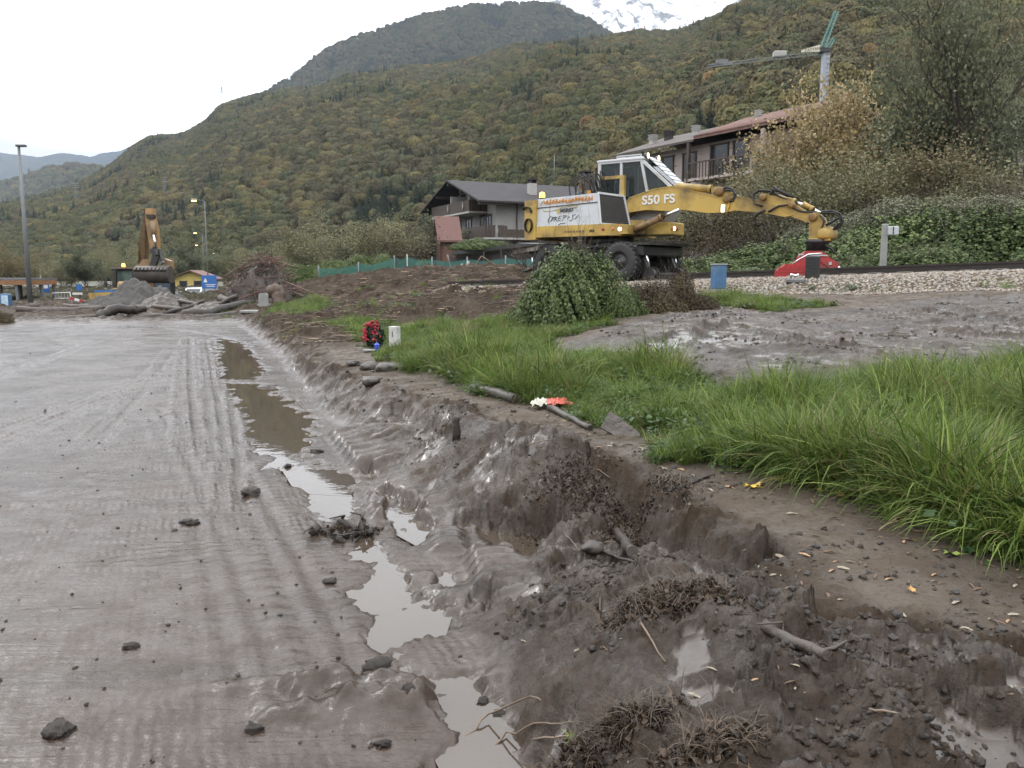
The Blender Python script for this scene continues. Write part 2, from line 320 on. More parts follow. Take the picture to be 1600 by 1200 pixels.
def height(x, y):
    masks = {}
    wob = .05*fbm(x*2.2, y*2.2, 3, s=3)+.02*fbm(x*9, y*9, 2, s=8)
    near = 1/(1+.06*np.maximum(y, 0))
    sdT = polysd(x, y, TPOLY)+wob*(1+.08*np.maximum(y, 0))
    tz = terr_f(x, y); mz = mud_f(x, y)
    wT = .05+.022*np.maximum(0, y-4)
    sdT = sdT+.12*fbm(x*1.1, y*1.1, 3, s=90)*sstep(5, 10, y)
    inT = sstep(wT, -wT, sdT)
    road = sstep(.035, .0, mz) * (1-inT)
    # --- churned mud between road and rim
    rough = sstep(.015, .12, mz)
    cl = ridged(x*2.6, y*2.2, 5, 5.0, .55); cl2 = fbm(x*7, y*6, 4, s=2, g=.6); fine = ridged(x*19, y*17, 3, 9.0, .6)
    pat = np.clip(.35+1.6*fbm(x*1.1, y*1.1, 4, s=71), 0, 1)
    wx_, wy_ = x+.10*fbm(x*3.1, y*3.1, 4, s=81), y+.10*fbm(x*3.1, y*3.1, 4, s=87)
    fold = np.maximum(0, ridged(wx_*2.6, wy_*3.2, 4, 61.0, .5)*.6)**1.4
    f1, e1 = facets(wx_*3.4, wy_*3.0, 3); f2, e2 = facets(wx_*8.5+f1, wy_*8.0, 900); f3, e3 = facets(wx_*20+f2, wy_*19, 1700); f4, e4 = facets(wx_*44, wy_*42, 2500)
    clod = .120*f1*sstep(0, .13, e1)+.060*f2*sstep(0, .18, e2)+pat*(.013*f3*sstep(0, .3, e3)+.004*f4)+.004*f3
    mud = mz-.02*rough+rough*(.018*cl+.022*fold+clod*(.35+.65*pat)*NEARK(y)+.010*cl2)
    lvl = mz-.020+.018*fbm(x*.9, y*.9, 2, s=41)+.004*fbm(x*4, y*4, 2, s=43)
    pool = sstep(-.001, .005, lvl-mud)*rough; mud = np.where((mud < lvl) & (rough > .01), lvl+(mud-lvl)*.06, mud)
    mid = (1-rough)*sstep(.0, .03, mz)
    mud = mud+mid*(.010*fbm(x*6, y*4, 4, s=4)+.006*f2*pat+.004*f3)
    chunk = np.maximum(0, fbm(x*4.3, y*3.6, 3, s=21)-.25)
    mud = mud+rough*(.07*chunk)
    # paving under the mud film: faint tread streaks and pocks
    ux, uy = rot2(x, y, (0, 0), ROADDIR)
    stk = fbm(ux*.55, uy*13, 3, s=1)+.6*fbm(ux*2.5, uy*34, 2, s=6)
    rb = np.maximum(0, perlin(ux*13, uy*1.3))*np.clip(fbm(x*.5, y*.35, 2, s=33)*2.2, 0, 1)
    rz = .0058*stk*np.clip(.5+fbm(x*.35, y*.35, 2, s=12)*1.2, .08, 1.2)*(.30+.70*sstep(3.5, 8, y))+.007*fbm(x*.8, y*.6, 3, s=14)+.0015*fine+.012*rb*sstep(4, 9, y)
    # long wheel tracks curving over the far carriageway
    for (p0, p1, p2, wdt, dep) in TRACKS:
        for s_ in range(24):
            t0, t1 = s_/24, (s_+1)/24
            q0 = (1-t0)**2*np.array(p0)+2*t0*(1-t0)*np.array(p1)+t0*t0*np.array(p2); q1 = (1-t1)**2*np.array(p0)+2*t1*(1-t1)*np.array(p1)+t1*t1*np.array(p2)
            e = q1-q0; le = np.hypot(*e)
            sel = (np.abs(x-(q0[0]+q1[0])/2) < le+1) & (np.abs(y-(q0[1]+q1[1])/2) < le+1)
            if not sel.any(): continue
            xs, ys = x[sel]-q0[0], y[sel]-q0[1]; al = (xs*e[0]+ys*e[1])/le; ac = (-xs*e[1]+ys*e[0])/le
            m_ = (al >= 0) & (al < le) & (np.abs(ac) < wdt)
            pr = np.where(m_, np.cos(ac/wdt*math.pi/2)*(.6*np.cos(ac/wdt*math.pi*3.2)-.25+.45*np.sin(al*2*math.pi/.11)*(np.abs(ac) > wdt*.35)), 0)
            rz[sel] += pr*dep*1.8
    z = np.where(mz < .035, rz+np.maximum(mz, 0)*.6+.004, mud)
    z = rz*sstep(.06, .0, mz)+mud*sstep(.0, .06, mz)+.003
    # lumps rolled up by tractor lugs
    for (px, py, zz, ang, ln, wd, per, amp) in LUGS:
        c = G(px, py, zz); u, v = rot2(x, y, (c.x, c.y), ang)
        m_ = sstep(ln/2, ln/2-.08, np.abs(u))*sstep(wd/2, wd/2-.12, np.abs(v))
        uu = u+.25*np.abs(v)+.02*perlin(x*5, y*5)
        z = z*(1-m_*.75)+m_*.75*(zz+amp*np.abs(np.sin(math.pi*uu/per))**.6*(1+.4*perlin(uu/per*.6, v*4)))
    for (px, py, r1, r2, h, ang) in MOUNDS:
        c = G(px, py, 0.0 if h < .1 else .1); u, v = rot2(x, y, (c.x, c.y), ang)
        q = (u/r1)**2+(v/r2)**2; q = q*np.maximum(.35, 1+.9*fbm(x*3, y*3, 3, s=px*.01))
        z = z+h*sstep(1, .0, q)*(1+.5*fbm(x*9, y*9, 3, s=7))
    # --- terrace, verge and rising field
    tf = .010*fbm(x*3, y*3, 4, s=44)+.004*ridged(x*14, y*13, 3, 3.0)
    edgec = sstep(-.34+.25*fbm(x*1.7, y*1.7, 2, s=51), .0, sdT)
    tf = tf+edgec*(.8*clod-.005)+.25*(.010*f2+.006*f3)*sstep(.1, .7, fbm(x*1.4, y*1.4, 2, s=18)+.3)
    far = sstep(9, 20, y)
    sdF = polysd(x, y, FLOWP); flow = sstep(.15, -.25, sdF+.3*fbm(x*1.2, y*1.2, 3, s=5))
    fpat = np.clip(.15+1.5*fbm(x*.55, y*.55, 4, s=3), 0, 1)
    tf = tf+flow*(.030*ridged(x*1.3, y*1.0, 4, 2.0, .5)+(.25+fpat)*(.085*f1*sstep(0,.15,e1)+.045*f2)+.006*cl2-.03)
    tfl = -.010+.012*fbm(x*.6, y*.6, 2, s=47); fpool = sstep(-.002, .008, tfl-tf)*flow; tf = np.where((tf < tfl) & (flow > .3), tfl+(tf-tfl)*.06, tf)
    gr = np.maximum.reduce([sstep(.12, -.12, polysd(x, y, g_)+.22*fbm(x*1.5, y*1.5, 3, s=9)+.16*fbm(x*6, y*6, 3, s=19)) for g_ in (GRASSP, GRASS2, GRASS3)])*(1-flow*.9)
    tx, ty = (x-TRK0.x), (y-TRK0.y); ta = tx*TRKD.x+ty*TRKD.y; tn = tx*TRKN.x+ty*TRKN.y
    bal = sstep(-3.3, -2.7, tn)*sstep(2.8, 2.2, tn)*sstep(-5, -3, ta)
    mound_on = sstep(12, 20, y)*(1-bal)*sstep(5, 2.5, x)*(1-gr*.8)*(1-flow)
    g1, ge = facets(x*1.3+.3*cl2, y*1.2, 77)
    tf = tf+mound_on*(.14*ridged(x*.5, y*.4, 4, 3.0, .5)+.12*g1+.08*f1+.03*f2-.12)
    tz = tz+tf
    # railway bed
    bz = trk_z(ta)-.18*sstep(1.5, 3.3, np.abs(tn+.0))-.5*sstep(2.2, 4.2, np.abs(tn))
    bw = sstep(-4.0, -2.4, tn)*sstep(6, 4.5, tn)*sstep(-7, -3, ta)
    tz = tz*(1-bw)+np.maximum(bz, tz*(tn < -3.3)+(tn >= -3.3)*-9)*bw
    z = z*(1-inT)+tz*inT
    # undercut face along the rim
    face = np.exp(-(sdT/.09)**2)*sstep(14, 3, y)
    z = z-face*.03*np.abs(cl2)
    # far blockage of mud across the road
    blk = sstep(26, 31, y+.5*fbm(x*.6, y*.6, 3, s=2))*(1-inT)
    z = z+blk*(.10+.22*np.maximum(0, fbm(x*.7, y*.5, 4, s=77))+.04*cl2)*(1+.4*sstep(30, 36, y))
    z = np.maximum(z, -.002+0*z)
    # puddles
    wet = np.zeros_like(x)
    for k, pw in PUDW.items():
        sd_ = polysd(x, y, pw)+(.10*fbm(x*2.6, y*2.6, 5, s=13, g=.6)+.03*fbm(x*14, y*12, 3, s=3))*(1+.07*np.maximum(y, 0))+.02
        m_ = sstep(.06, -.05, sd_); wet = np.maximum(wet, sstep(.45, .0, sd_))
        z = z*(1-m_)+(-.026+.010*cl2+.035*np.maximum(0, fbm(x*5, y*5, 4, s=29)-.42))*m_
    masks['pool'] = np.clip(pool*(1-inT)+fpool*inT, 0, 1); masks['rough'] = rough*(1-inT)+edgec*inT*.8; masks['road'] = (1-sstep(.0, .10, mz))*(1-inT)*(1-blk)
    masks['terrace'] = inT; masks['grass'] = np.maximum(gr*inT, sstep(40, 48, y+4*fbm(x*.2, y*.2, 2))*.9); masks['flow'] = flow*inT; masks['gravel'] = np.clip(bal, 0, 1)*inT
    masks['debris'] = np.clip(mound_on*inT+blk*.9, 0, 1); masks['wet'] = wet; masks['rim'] = edgec*inT
    return z, masks
# curved tyre tracks on the carriageway: three pixels each, half width, depth
def _w(p): return tuple(G(p[0], p[1], 0)[:2])
TRACKS = [(_w((-20,595)), _w((120,545)), _w((210,508)), .22, .014), (_w((-40,690)), _w((150,620)), _w((420,520)), .22, .013), (_w((-60,720)), _w((120,640)), _w((330,560)), .2, .011),
  (_w((300,700)), _w((285,600)), _w((292,528)), .26, .020), (_w((345,720)), _w((330,610)), _w((318,530)), .2, .016), (_w((130,700)), _w((220,620)), _w((270,540)), .22, .012),
  (_w((360,800)), _w((360,640)), _w((345,560)), .22, .012), (_w((560,1130)), _w((430,800)), _w((300,640)), .24, .006), (_w((420,1130)), _w((330,800)), _w((240,640)), .24, .005),
  (_w((230,508)), _w((300,518)), _w((372,530)), .14, .03)]
LUGS = [(785,882,.09,R(100),.85,.42,.105,.045), (618,772,.06,R(105),.9,.5,.12,.04), (600,690,.08,R(110),1.7,.9,.22,.07), (655,800,.05,R(80),.7,.4,.11,.035), (700,985-150,.05,R(95),.5,.3,.1,.03), (400,640,.0,R(5),.01,.01,.1,.0)]
MOUNDS = [(590,1095,.55,.20,.045,R(8)), (500,1070,.45,.07,.035,R(2)), (640,1100,.22,.15,.04,0), (690,700,.5,.4,.06,0), (870,720,.45,.35,.10,0), (1060,950,.5,.28,.06,R(-10)), (900,800,.35,.3,.08,0), (1450,1040,.6,.3,.09,R(20)), (620,600,.6,.7,.10,0), (700,930,.25,.15,.03,0), (655,905,.2,.12,.03,0)]

NR, NC = 960, 880
gs = np.linspace(0, 1, NR)
yy = -1.6+3.2*((92/3.2)**(gs**.93))
# denser between 2 and 12 m
yy = np.interp(np.linspace(0, 1, NR), np.cumsum(np.concatenate([[0], np.diff(yy)*0+ (1/np.maximum(.006, np.diff(yy)))*0+1]))/ (NR-1), yy)
aa = np.linspace(-.74, .74, NC)
Y = np.repeat(yy[:, None], NC, 1); X = aa[None, :]*(Y+3.0)
x, y = X.ravel(), Y.ravel()
z, MK = height(x, y)
z = z.astype(np.float32)
def hgt(x, y):                          # terrain height lookup for placing things
    r = np.interp(y, yy, np.arange(NR)); c = np.interp(x/(y+3.0), aa, np.arange(NC))
    return float(z.reshape(NR, NC)[int(round(r)), int(round(c))])
def ground_px(px, py):                  # march the pixel ray to the ground
    r = ray(px, py); t = 1.2; 
    while t < 120:
        p = r*t; 
        if p[2]+EYE <= hgt(p[0], p[1]): return Vector((p[0], p[1], hgt(p[0], p[1])))
        t *= 1.006
    return Vector(r*60)+Vector((0, 0, EYE))
idx = np.arange(NR*NC).reshape(NR, NC)
quads = np.stack([idx[:-1, :-1], idx[:-1, 1:], idx[1:, 1:], idx[1:, :-1]], -1).reshape(-1, 4)
def fm(k): return MK[k].reshape(NR, NC)[:-1, :-1].ravel()

def ground_material():
    m, nt, N, L, b = newmat('wet_mud_ground')
    g = N.new('ShaderNodeNewGeometry'); pos = g.outputs['Position']
    def at(n): a = N.new('ShaderNodeAttribute'); a.attribute_name = n; return a.outputs['Fac']
    def noise(sc, det=5, ro=.55, vec=pos):
        n = N.new('ShaderNodeTexNoise'); n.inputs['Scale'].default_value = sc; n.inputs['Detail'].default_value = det; n.inputs['Roughness'].default_value = ro; L.new(vec, n.inputs['Vector']); return n.outputs['Fac']
    def mr(v, a, b_, c, d): n = N.new('ShaderNodeMapRange'); n.inputs[1].default_value = a; n.inputs[2].default_value = b_; n.inputs[3].default_value = c; n.inputs[4].default_value = d; L.new(v, n.inputs[0]); return n.outputs[0]
    def math_(op, a, b_): n = N.new('ShaderNodeMath'); n.operation = op; 
    def M2(op, a, c):
        n = N.new('ShaderNodeMath'); n.operation = op
        for i, v in enumerate((a, c)):
            if isinstance(v, (int, float)): n.inputs[i].default_value = v
            else: L.new(v, n.inputs[i])
        return n.outputs[0]
    def mix(f, a, c):
        n = N.new('ShaderNodeMixRGB')
        if isinstance(f, (int, float)): n.inputs[0].default_value = f
        else: L.new(f, n.inputs[0])
        for i, v in ((1, a), (2, c)):
            if isinstance(v, tuple): n.inputs[i].default_value = (*v, 1)
            else: L.new(v, n.inputs[i])
        return n.outputs[0]
    roadc = mix(mr(noise(.6, 4), .35, .65, 0, 1), (0.0390, 0.0265, 0.0195), (0.0545, 0.0388, 0.0294))
    roadc = mix(mr(noise(41.8500, 6.0000, 0.7420), .45, .62, 0, .35), roadc, (0.0190, 0.0163, 0.0144))
    mudc = mix(mr(noise(2.2, 6), .35, .65, 0, 1), (0.0235, 0.0147, 0.0090), (0.0483, 0.0330, 0.0216))
    mudc = mix(mr(noise(11, 6, .65), .52, .72, 0, .7), mudc, (0.0096, 0.0066, 0.0048))
    mudc = mix(mr(noise(34, 6, .75), .48, .60, 0, .55), mudc, (.008, .005, .003))
    mudc = mix(mr(noise(17, 6, .7), .56, .68, 0, .35), mudc, (.085, .064, .046))
    terc = mix(mr(noise(1.6, 6), .35, .65, 0, 1), (0.0576, 0.0440, 0.0328), (0.0920, 0.0736, 0.0568))
    terc = mix(mr(noise(60, 6, .75), .50, .64, 0, .4), terc, (.03, .021, .014)); terc = mix(mr(noise(24, 6, .7), .54, .68, 0, .7), terc, (0.0240, 0.0168, 0.0112))
    flowc = mix(mr(noise(1.1, 6), .4, .6, 0, 1), (0.0256, 0.0170, 0.0120), (0.0557, 0.0405, 0.0300))
    flowc = mix(mr(noise(6, 6, .7), .5, .66, 0, .8), flowc, (0.0161, 0.0124, 0.0099))
    debc = mix(mr(noise(1.3, 8, .7), .38, .62, 0, 1), (0.0245, 0.0166, 0.0115), (0.0612, 0.0475, 0.0360))
    debc = mix(mr(noise(14, 6, .8), .56, .66, 0, .7), debc, (0.0792, 0.0612, 0.0432))
    grc = mix(mr(noise(5, 6), .4, .6, 0, 1), (.020, .018, .009), (.032, .030, .014))
    vor = N.new('ShaderNodeTexVoronoi'); vor.inputs['Scale'].default_value = 14; L.new(pos, vor.inputs['Vector'])
    sep = N.new('ShaderNodeSeparateColor'); L.new(vor.outputs['Color'], sep.inputs[0])
    gvc = mix(sep.outputs[0], (.14, .12, .10), (.36, .33, .285)); gvc = mix(mr(vor.outputs['Distance'], .25, .6, 0, 1), gvc, (.05, .04, .03))
    mp2 = N.new('ShaderNodeMapping'); mp2.inputs['Rotation'].default_value = (0, 0, -ROADDIR); L.new(pos, mp2.inputs[0])
    mp3 = N.new('ShaderNodeMapping'); mp3.inputs['Rotation'].default_value = (0, 0, -ROADDIR); mp3.inputs['Scale'].default_value = (.22, 2.6, 1); L.new(pos, mp3.inputs[0])
    band = mr(noise(1.0, 3, .5, mp3.outputs[0]), .50, .60, 0, 1)
    roadc = mix(M2('MULTIPLY', mr(noise(1.0, 7, .7, mp3.outputs[0]), .52, .66, 0, .75), 1.0), roadc, (0.0215, 0.0163, 0.0116))  # brown streaks: the hillside's reflection in wet wheel tracks, mixed into the colour
    col = mix(at('terrace'), mudc, terc); col = mix(at('rim'), col, mudc); col = mix(at('road'), col, roadc)
    col = mix(at('debris'), col, debc); col = mix(at('flow'), col, flowc); col = mix(at('grass'), col, grc); col = mix(at('gravel'), col, gvc)
    col = mix(M2('MULTIPLY', at('pool'), .8), col, (.058, .047, .039))
    L.new(col, b.inputs['Base Color'])
    # gloss: a wet film on road and slurry, duller clods and drier terrace
    film = mr(noise(1.2, 6, .6), .38, .62, .08, .27)
    filmf = M2('ADD', film, mr(noise(30, 6, .7), .4, .6, -.05, .12))
    dull = mr(noise(4.5, 9, .72), .42, .58, .12, .60)
    ro = N.new('ShaderNodeMix'); ro.data_type = 'FLOAT'; L.new(at('road'), ro.inputs[0]); L.new(dull, ro.inputs[2]); L.new(filmf, ro.inputs[3])
    fl = mr(noise(1.6, 6, .65), .40, .58, .20, .62)
    r2 = N.new('ShaderNodeMix'); r2.data_type = 'FLOAT'; L.new(at('flow'), r2.inputs[0]); L.new(ro.outputs[0], r2.inputs[2]); L.new(fl, r2.inputs[3])
    t2 = N.new('ShaderNodeMix'); t2.data_type = 'FLOAT'; L.new(at('terrace'), t2.inputs[0]); t2.inputs[2].default_value = 0; t2.inputs[3].default_value = .16
    r3 = M2('ADD', r2.outputs[0], t2.outputs[0]); r3 = M2('SUBTRACT', r3, M2('MULTIPLY', at('flow'), .16)); r4 = M2('SUBTRACT', r3, M2('MULTIPLY', at('wet'), .12)); r5 = M2('ADD', r4, M2('MULTIPLY', at('grass'), .4)); r5 = M2('ADD', r5, M2('MULTIPLY', at('gravel'), .4)); r5 = M2('ADD', r5, M2('MULTIPLY', at('debris'), .45)); r5 = M2('ADD', r5, M2('MULTIPLY', M2('MULTIPLY', at('terrace'), M2('SUBTRACT', 1.0, at('flow'))), .2))
    dry = M2('MAXIMUM', at('debris'), M2('MULTIPLY', M2('MAXIMUM', at('grass'), M2('MULTIPLY', at('terrace'), .6)), M2('SUBTRACT', 1.0, at('flow'))))
    L.new(M2('MULTIPLY', mr(dry, 0, 1, .5, .10), M2('ADD', mr(dull, .13, .62, 1.15, .55), M2('MULTIPLY', at('pool'), .3))), b.inputs['Specular IOR Level'])
    pm = N.new('ShaderNodeMix'); pm.data_type = 'FLOAT'; L.new(at('pool'), pm.inputs[0]); L.new(r5, pm.inputs[2]); pm.inputs[3].default_value = .07; r5 = pm.outputs[0]
    cl = N.new('ShaderNodeClamp'); L.new(r5, cl.inputs[0]); cl.inputs[1].default_value = .06; cl.inputs[2].default_value = .95
    L.new(cl.outputs[0], b.inputs['Roughness']); b.inputs['IOR'].default_value = 1.42
    # fine relief
    h1 = noise(55, 6, .65); h2 = noise(9, 6, .6)
    mp = N.new('ShaderNodeMapping'); mp.inputs['Rotation'].default_value = (0, 0, -ROADDIR); mp.inputs['Scale'].default_value = (2.5, 42, 1); L.new(pos, mp.inputs[0])
    st = noise(1.0, 5, .6, mp.outputs[0])
    h3 = noise(26, 8, .75)
    hs = M2('ADD', M2('MULTIPLY', h1, mr(at('road'), 0, 1, .5, .16)), M2('MULTIPLY', M2('ADD', M2('MULTIPLY', h2, 1.0), M2('MULTIPLY', h3, 1.6)), M2('SUBTRACT', 1.08, at('road'))))
    def wave(sc, d, dist):
        w_ = N.new('ShaderNodeTexWave'); w_.bands_direction = d; w_.inputs['Scale'].default_value = sc; w_.inputs['Distortion'].default_value = dist; w_.inputs['Detail'].default_value = 3; w_.inputs['Detail Scale'].default_value = 1.5; L.new(mp2.outputs[0], w_.inputs['Vector']); return w_.outputs['Fac']
    tread = M2('ADD', M2('MULTIPLY', M2('MULTIPLY', wave(3.4, 'X', 9.0), M2('MULTIPLY', band, mr(noise(.8, 4, .6), .50, .60, 0, 1))), 1.2), M2('MULTIPLY', M2('MULTIPLY', wave(6.5, 'Y', 3.5), M2('SUBTRACT', 1.0, band)), mr(noise(1.1, 4, .6), .45, .6, .15, 1.0)))
    pock = mr(noise(75, 3, .6), .30, .48, 0, 1)
    st = M2('ADD', M2('MULTIPLY', st, .7), M2('ADD', M2('MULTIPLY', tread, mr(noise(.5, 3), .42, .6, .1, 1)), M2('MULTIPLY', pock, .16)))
    hs = M2('ADD', hs, M2('MULTIPLY', M2('MULTIPLY', st, .8), at('road')))
    hs = M2('ADD', hs, M2('MULTIPLY', M2('MULTIPLY', vor.outputs['Distance'], -2.5), at('gravel')))
    bp = N.new('ShaderNodeBump'); bp.inputs['Distance'].default_value = .012
    L.new(M2('MULTIPLY', mr(at('road'), 0, 1, .8, .60), mr(at('pool'), 0, 1, 1, .12)), bp.inputs['Strength'])
    L.new(hs, bp.inputs['Height']); L.new(bp.outputs[0], b.inputs['Normal'])
    return m
GMAT = ground_material()
region = np.zeros(len(quads), int)
region[fm('terrace') > .5] = 1
region[(fm('road') > .5) & (region == 0)] = 2
region[(fm('flow') > .5)] = 3
region[(fm('gravel') > .5)] = 4
vall = np.stack([x, y, z], 1)
for rid, nm in ((0, 'mud_bank_ground'), (1, 'verge_ground'), (2, 'road'), (3, 'mudflow_ground'), (4, 'railway_ballast_ground')):
    q = quads[region == rid]
    u, inv = np.unique(q.ravel(), return_inverse=True)
    me = np_mesh(nm, vall[u], inv.reshape(-1, 4), True)
    for k in ('terrace', 'rim', 'road', 'debris', 'flow', 'grass', 'gravel', 'wet', 'pool'): attr(me, k, MK[k][u])
    mobj(nm, me, GMAT, kind='structure')
# valley floor round and beyond it, out of the fan
fo = mat('valley_soil', (.075, .07, .042), .85, var=.3, scale=.05, bump=.3, bscale=2, dist=.1)
q = MB(); q.box((0, 0, -1.4), (16000, 16000, 1.0)); q.build('ground', fo, kind='structure')
# puddle water
def water(name, col, rough=.03):
    m, nt, N, L, b = newmat(name); b.inputs['Base Color'].default_value = (*col, 1); b.inputs['Roughness'].default_value = rough; b.inputs['IOR'].default_value = 1.6
    g = N.new('ShaderNodeNewGeometry'); n = N.new('ShaderNodeTexNoise'); n.inputs['Scale'].default_value = 7; n.inputs['Detail'].default_value = 3; L.new(g.outputs['Position'], n.inputs['Vector'])
    bp = N.new('ShaderNodeBump'); bp.inputs['Strength'].default_value = .06; bp.inputs['Distance'].default_value = .01; L.new(n.outputs['Fac'], bp.inputs['Height']); L.new(bp.outputs[0], b.inputs['Normal'])
    return m
WM = water('puddle_water_material', (.052, .039, .028))
def hull(ps):
    ps = sorted(ps); 
    def half(it):
        h = []
        for p in it:
            while len(h) > 1 and (h[-1][0]-h[-2][0])*(p[1]-h[-2][1])-(h[-1][1]-h[-2][1])*(p[0]-h[-2][0]) <= 0: h.pop()
            h.append(p)
        return h[:-1]
    return half(ps)+half(ps[::-1])
for i, (k, pw) in enumerate(PUDW.items()):
    pw = hull(pw); n = len(pw); cx = sum(p[0] for p in pw)/n; cyy = sum(p[1] for p in pw)/n; zz = -.007-.0008*i
    me = bpy.data.meshes.new('puddle_water'); me.from_pydata([(cx+(p[0]-cx)*1.06, cyy+(p[1]-cyy)*1.06, zz) for p in pw], [], [tuple(range(n))]); me.update()
    if me.polygons[0].normal.z < 0: me.flip_normals()
    mobj('puddle_water', me, WM, kind='structure')
# ------------------------------------------------------------------ hills, mountains and their woods
def sil(pts):
    xs = np.array([p[0] for p in pts], float); ys = np.array([p[1] for p in pts], float)
    a = np.array([ray(p[0], p[1])[0]/ray(p[0], p[1])[1] for p in pts]); e = np.array([ray(p[0], p[1])[2]/ray(p[0], p[1])[1] for p in pts])
    o = np.argsort(a); return a[o], e[o]
def hill(name, pts, base, ridge, a0, a1, na, ndp, prof, amp, zbase=-1.0, nfreq=6.0, mt=None, seed=0, back=.25, rootz=None, jag=0.0):
    sa, se = sil(pts)
    ba = np.array([b[0] for b in base]); bd = np.array([b[1] for b in base]); ra = np.array([b[0] for b in ridge]); rd = np.array([b[1] for b in ridge])
    def f(a, t):
        E = np.interp(a, sa, se)+jag*(fbm(a*40, a*0+seed, 4, s=seed)); B = np.interp(a, ba, bd); Rg = np.interp(a, ra, rd)
        d = B+(Rg-B)*t; zr = EYE+E*Rg
        tt = np.clip(t, 0, 1); pz = zbase+(zr-zbase)*tt**prof
        env = np.sin(np.pi*tt)**.8
        n = fbm(a*nfreq+seed, t*1.6, 3, s=seed+.5)*1.1+.9*ridged(a*nfreq*1.3+.6*t, t*2.2, 3, seed+3.3)*.5
        pz = pz+amp*(zr-zbase)*env*n-(t > 1)*(t-1)*zr*2.2
        return a*d, d, pz
    A, T = np.meshgrid(np.linspace(a0, a1, na), np.linspace(0, 1+back, ndp))
    X_, Y_, Z_ = f(A.ravel(), T.ravel())
    ix = np.arange(na*ndp).reshape(ndp, na); qd = np.stack([ix[:-1, :-1], ix[:-1, 1:], ix[1:, 1:], ix[1:, :-1]], -1).reshape(-1, 4)
    o = mobj(name, np_mesh(name, np.stack([X_, Y_, Z_], 1), qd, True), mt, kind='structure')
    return o, f
def woods_floor(name, c1, c2, sc, bump=1.0, dist=6.0, c3=None):
    m, nt, N, L, b = newmat(name); g = N.new('ShaderNodeNewGeometry')
    n = N.new('ShaderNodeTexNoise'); n.inputs['Scale'].default_value = sc; n.inputs['Detail'].default_value = 8; n.inputs['Roughness'].default_value = .6; L.new(g.outputs['Position'], n.inputs['Vector'])
    cr = N.new('ShaderNodeValToRGB'); e = cr.color_ramp.elements; e[0].position = .38; e[1].position = .62; e[0].color = (*c1, 1); e[1].color = (*c2, 1); L.new(n.outputs['Fac'], cr.inputs[0])
    L.new(cr.outputs[0], b.inputs['Base Color']); b.inputs['Roughness'].default_value = .95; b.inputs['Specular IOR Level'].default_value = .1
    n2 = N.new('ShaderNodeTexNoise'); n2.inputs['Scale'].default_value = sc*8; n2.inputs['Detail'].default_value = 6; n2.inputs['Roughness'].default_value = .7; L.new(g.outputs['Position'], n2.inputs['Vector'])
    bp = N.new('ShaderNodeBump'); bp.inputs['Strength'].default_value = bump; bp.inputs['Distance'].default_value = dist; L.new(n2.outputs['Fac'], bp.inputs['Height']); L.new(bp.outputs[0], b.inputs['Normal'])
    return m
def axy(px, py=300): r_ = ray(px, py); return r_[0]/r_[1]
fl1 = woods_floor('forest_floor', (.020, .020, .012), (.045, .036, .02), .02)
MAIN = [(-500,400),(-200,352),(0,322),(60,309),(110,297),(150,277),(180,259),(215,231),(235,219),(290,214),(325,192),(345,170),(385,158),(440,148),(520,138),(560,131),(640,120),(700,108),(760,95),(850,82),(950,70),(1040,60),(1090,50),(1150,30),(1200,14),(1300,-30),(1600,-140),(1900,-220)]
_, f_main = hill('hill_terrain', MAIN, [(-.9,420),(-.3,330),(0,230),(.3,130),(.62,130),(.9,110)], [(-.9,1500),(-.62,1350),(-.3,1200),(0,1050),(.3,980),(.62,880),(.9,800)], -.85, .85, 260, 140, .82, .045, mt=fl1, seed=2.0, nfreq=5)
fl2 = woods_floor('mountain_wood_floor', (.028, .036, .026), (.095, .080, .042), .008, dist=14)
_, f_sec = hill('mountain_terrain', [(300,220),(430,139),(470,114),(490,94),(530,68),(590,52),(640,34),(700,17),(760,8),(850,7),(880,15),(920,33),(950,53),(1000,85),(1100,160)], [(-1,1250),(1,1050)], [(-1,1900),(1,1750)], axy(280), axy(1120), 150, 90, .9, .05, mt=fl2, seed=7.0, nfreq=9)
fl3 = woods_floor('brown_hill_wood', (.085, .060, .045), (.15, .115, .07), .01, dist=14)
_, f_br = hill('brown_hill_terrain', [(-400,330),(-100,300),(0,289),(40,279),(80,266),(110,260),(140,263),(200,278),(320,320)], [(-1,1500),(1,1500)], [(-1,2000),(1,2000)], axy(-300), axy(330), 90, 50, .95, .06, mt=fl3, seed=4.0, nfreq=12)
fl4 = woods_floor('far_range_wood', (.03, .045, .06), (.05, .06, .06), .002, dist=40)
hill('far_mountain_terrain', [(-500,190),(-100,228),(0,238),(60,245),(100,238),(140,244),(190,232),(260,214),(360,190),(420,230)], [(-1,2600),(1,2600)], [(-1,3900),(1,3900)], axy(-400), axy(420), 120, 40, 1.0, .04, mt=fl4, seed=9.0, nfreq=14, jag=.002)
# snow peak: rock under snow
def snow_mat():
    m, nt, N, L, b = newmat('snowy_rock'); g = N.new('ShaderNodeNewGeometry')
    n = N.new('ShaderNodeTexNoise'); n.inputs['Scale'].default_value = .012; n.inputs['Detail'].default_value = 9; n.inputs['Roughness'].default_value = .68; L.new(g.outputs['Position'], n.inputs['Vector'])
    cr = N.new('ShaderNodeValToRGB'); e = cr.color_ramp.elements; e[0].position = .40; e[1].position = .47; e[0].color = (.12, .12, .13, 1); e[1].color = (.9, .9, .93, 1); L.new(n.outputs['Fac'], cr.inputs[0])
    L.new(cr.outputs[0], b.inputs['Base Color']); b.inputs['Roughness'].default_value = .8
    bp = N.new('ShaderNodeBump'); bp.inputs['Strength'].default_value = 1; bp.inputs['Distance'].default_value = 60; L.new(n.outputs['Fac'], bp.inputs['Height']); L.new(bp.outputs[0], b.inputs['Normal'])
    return m
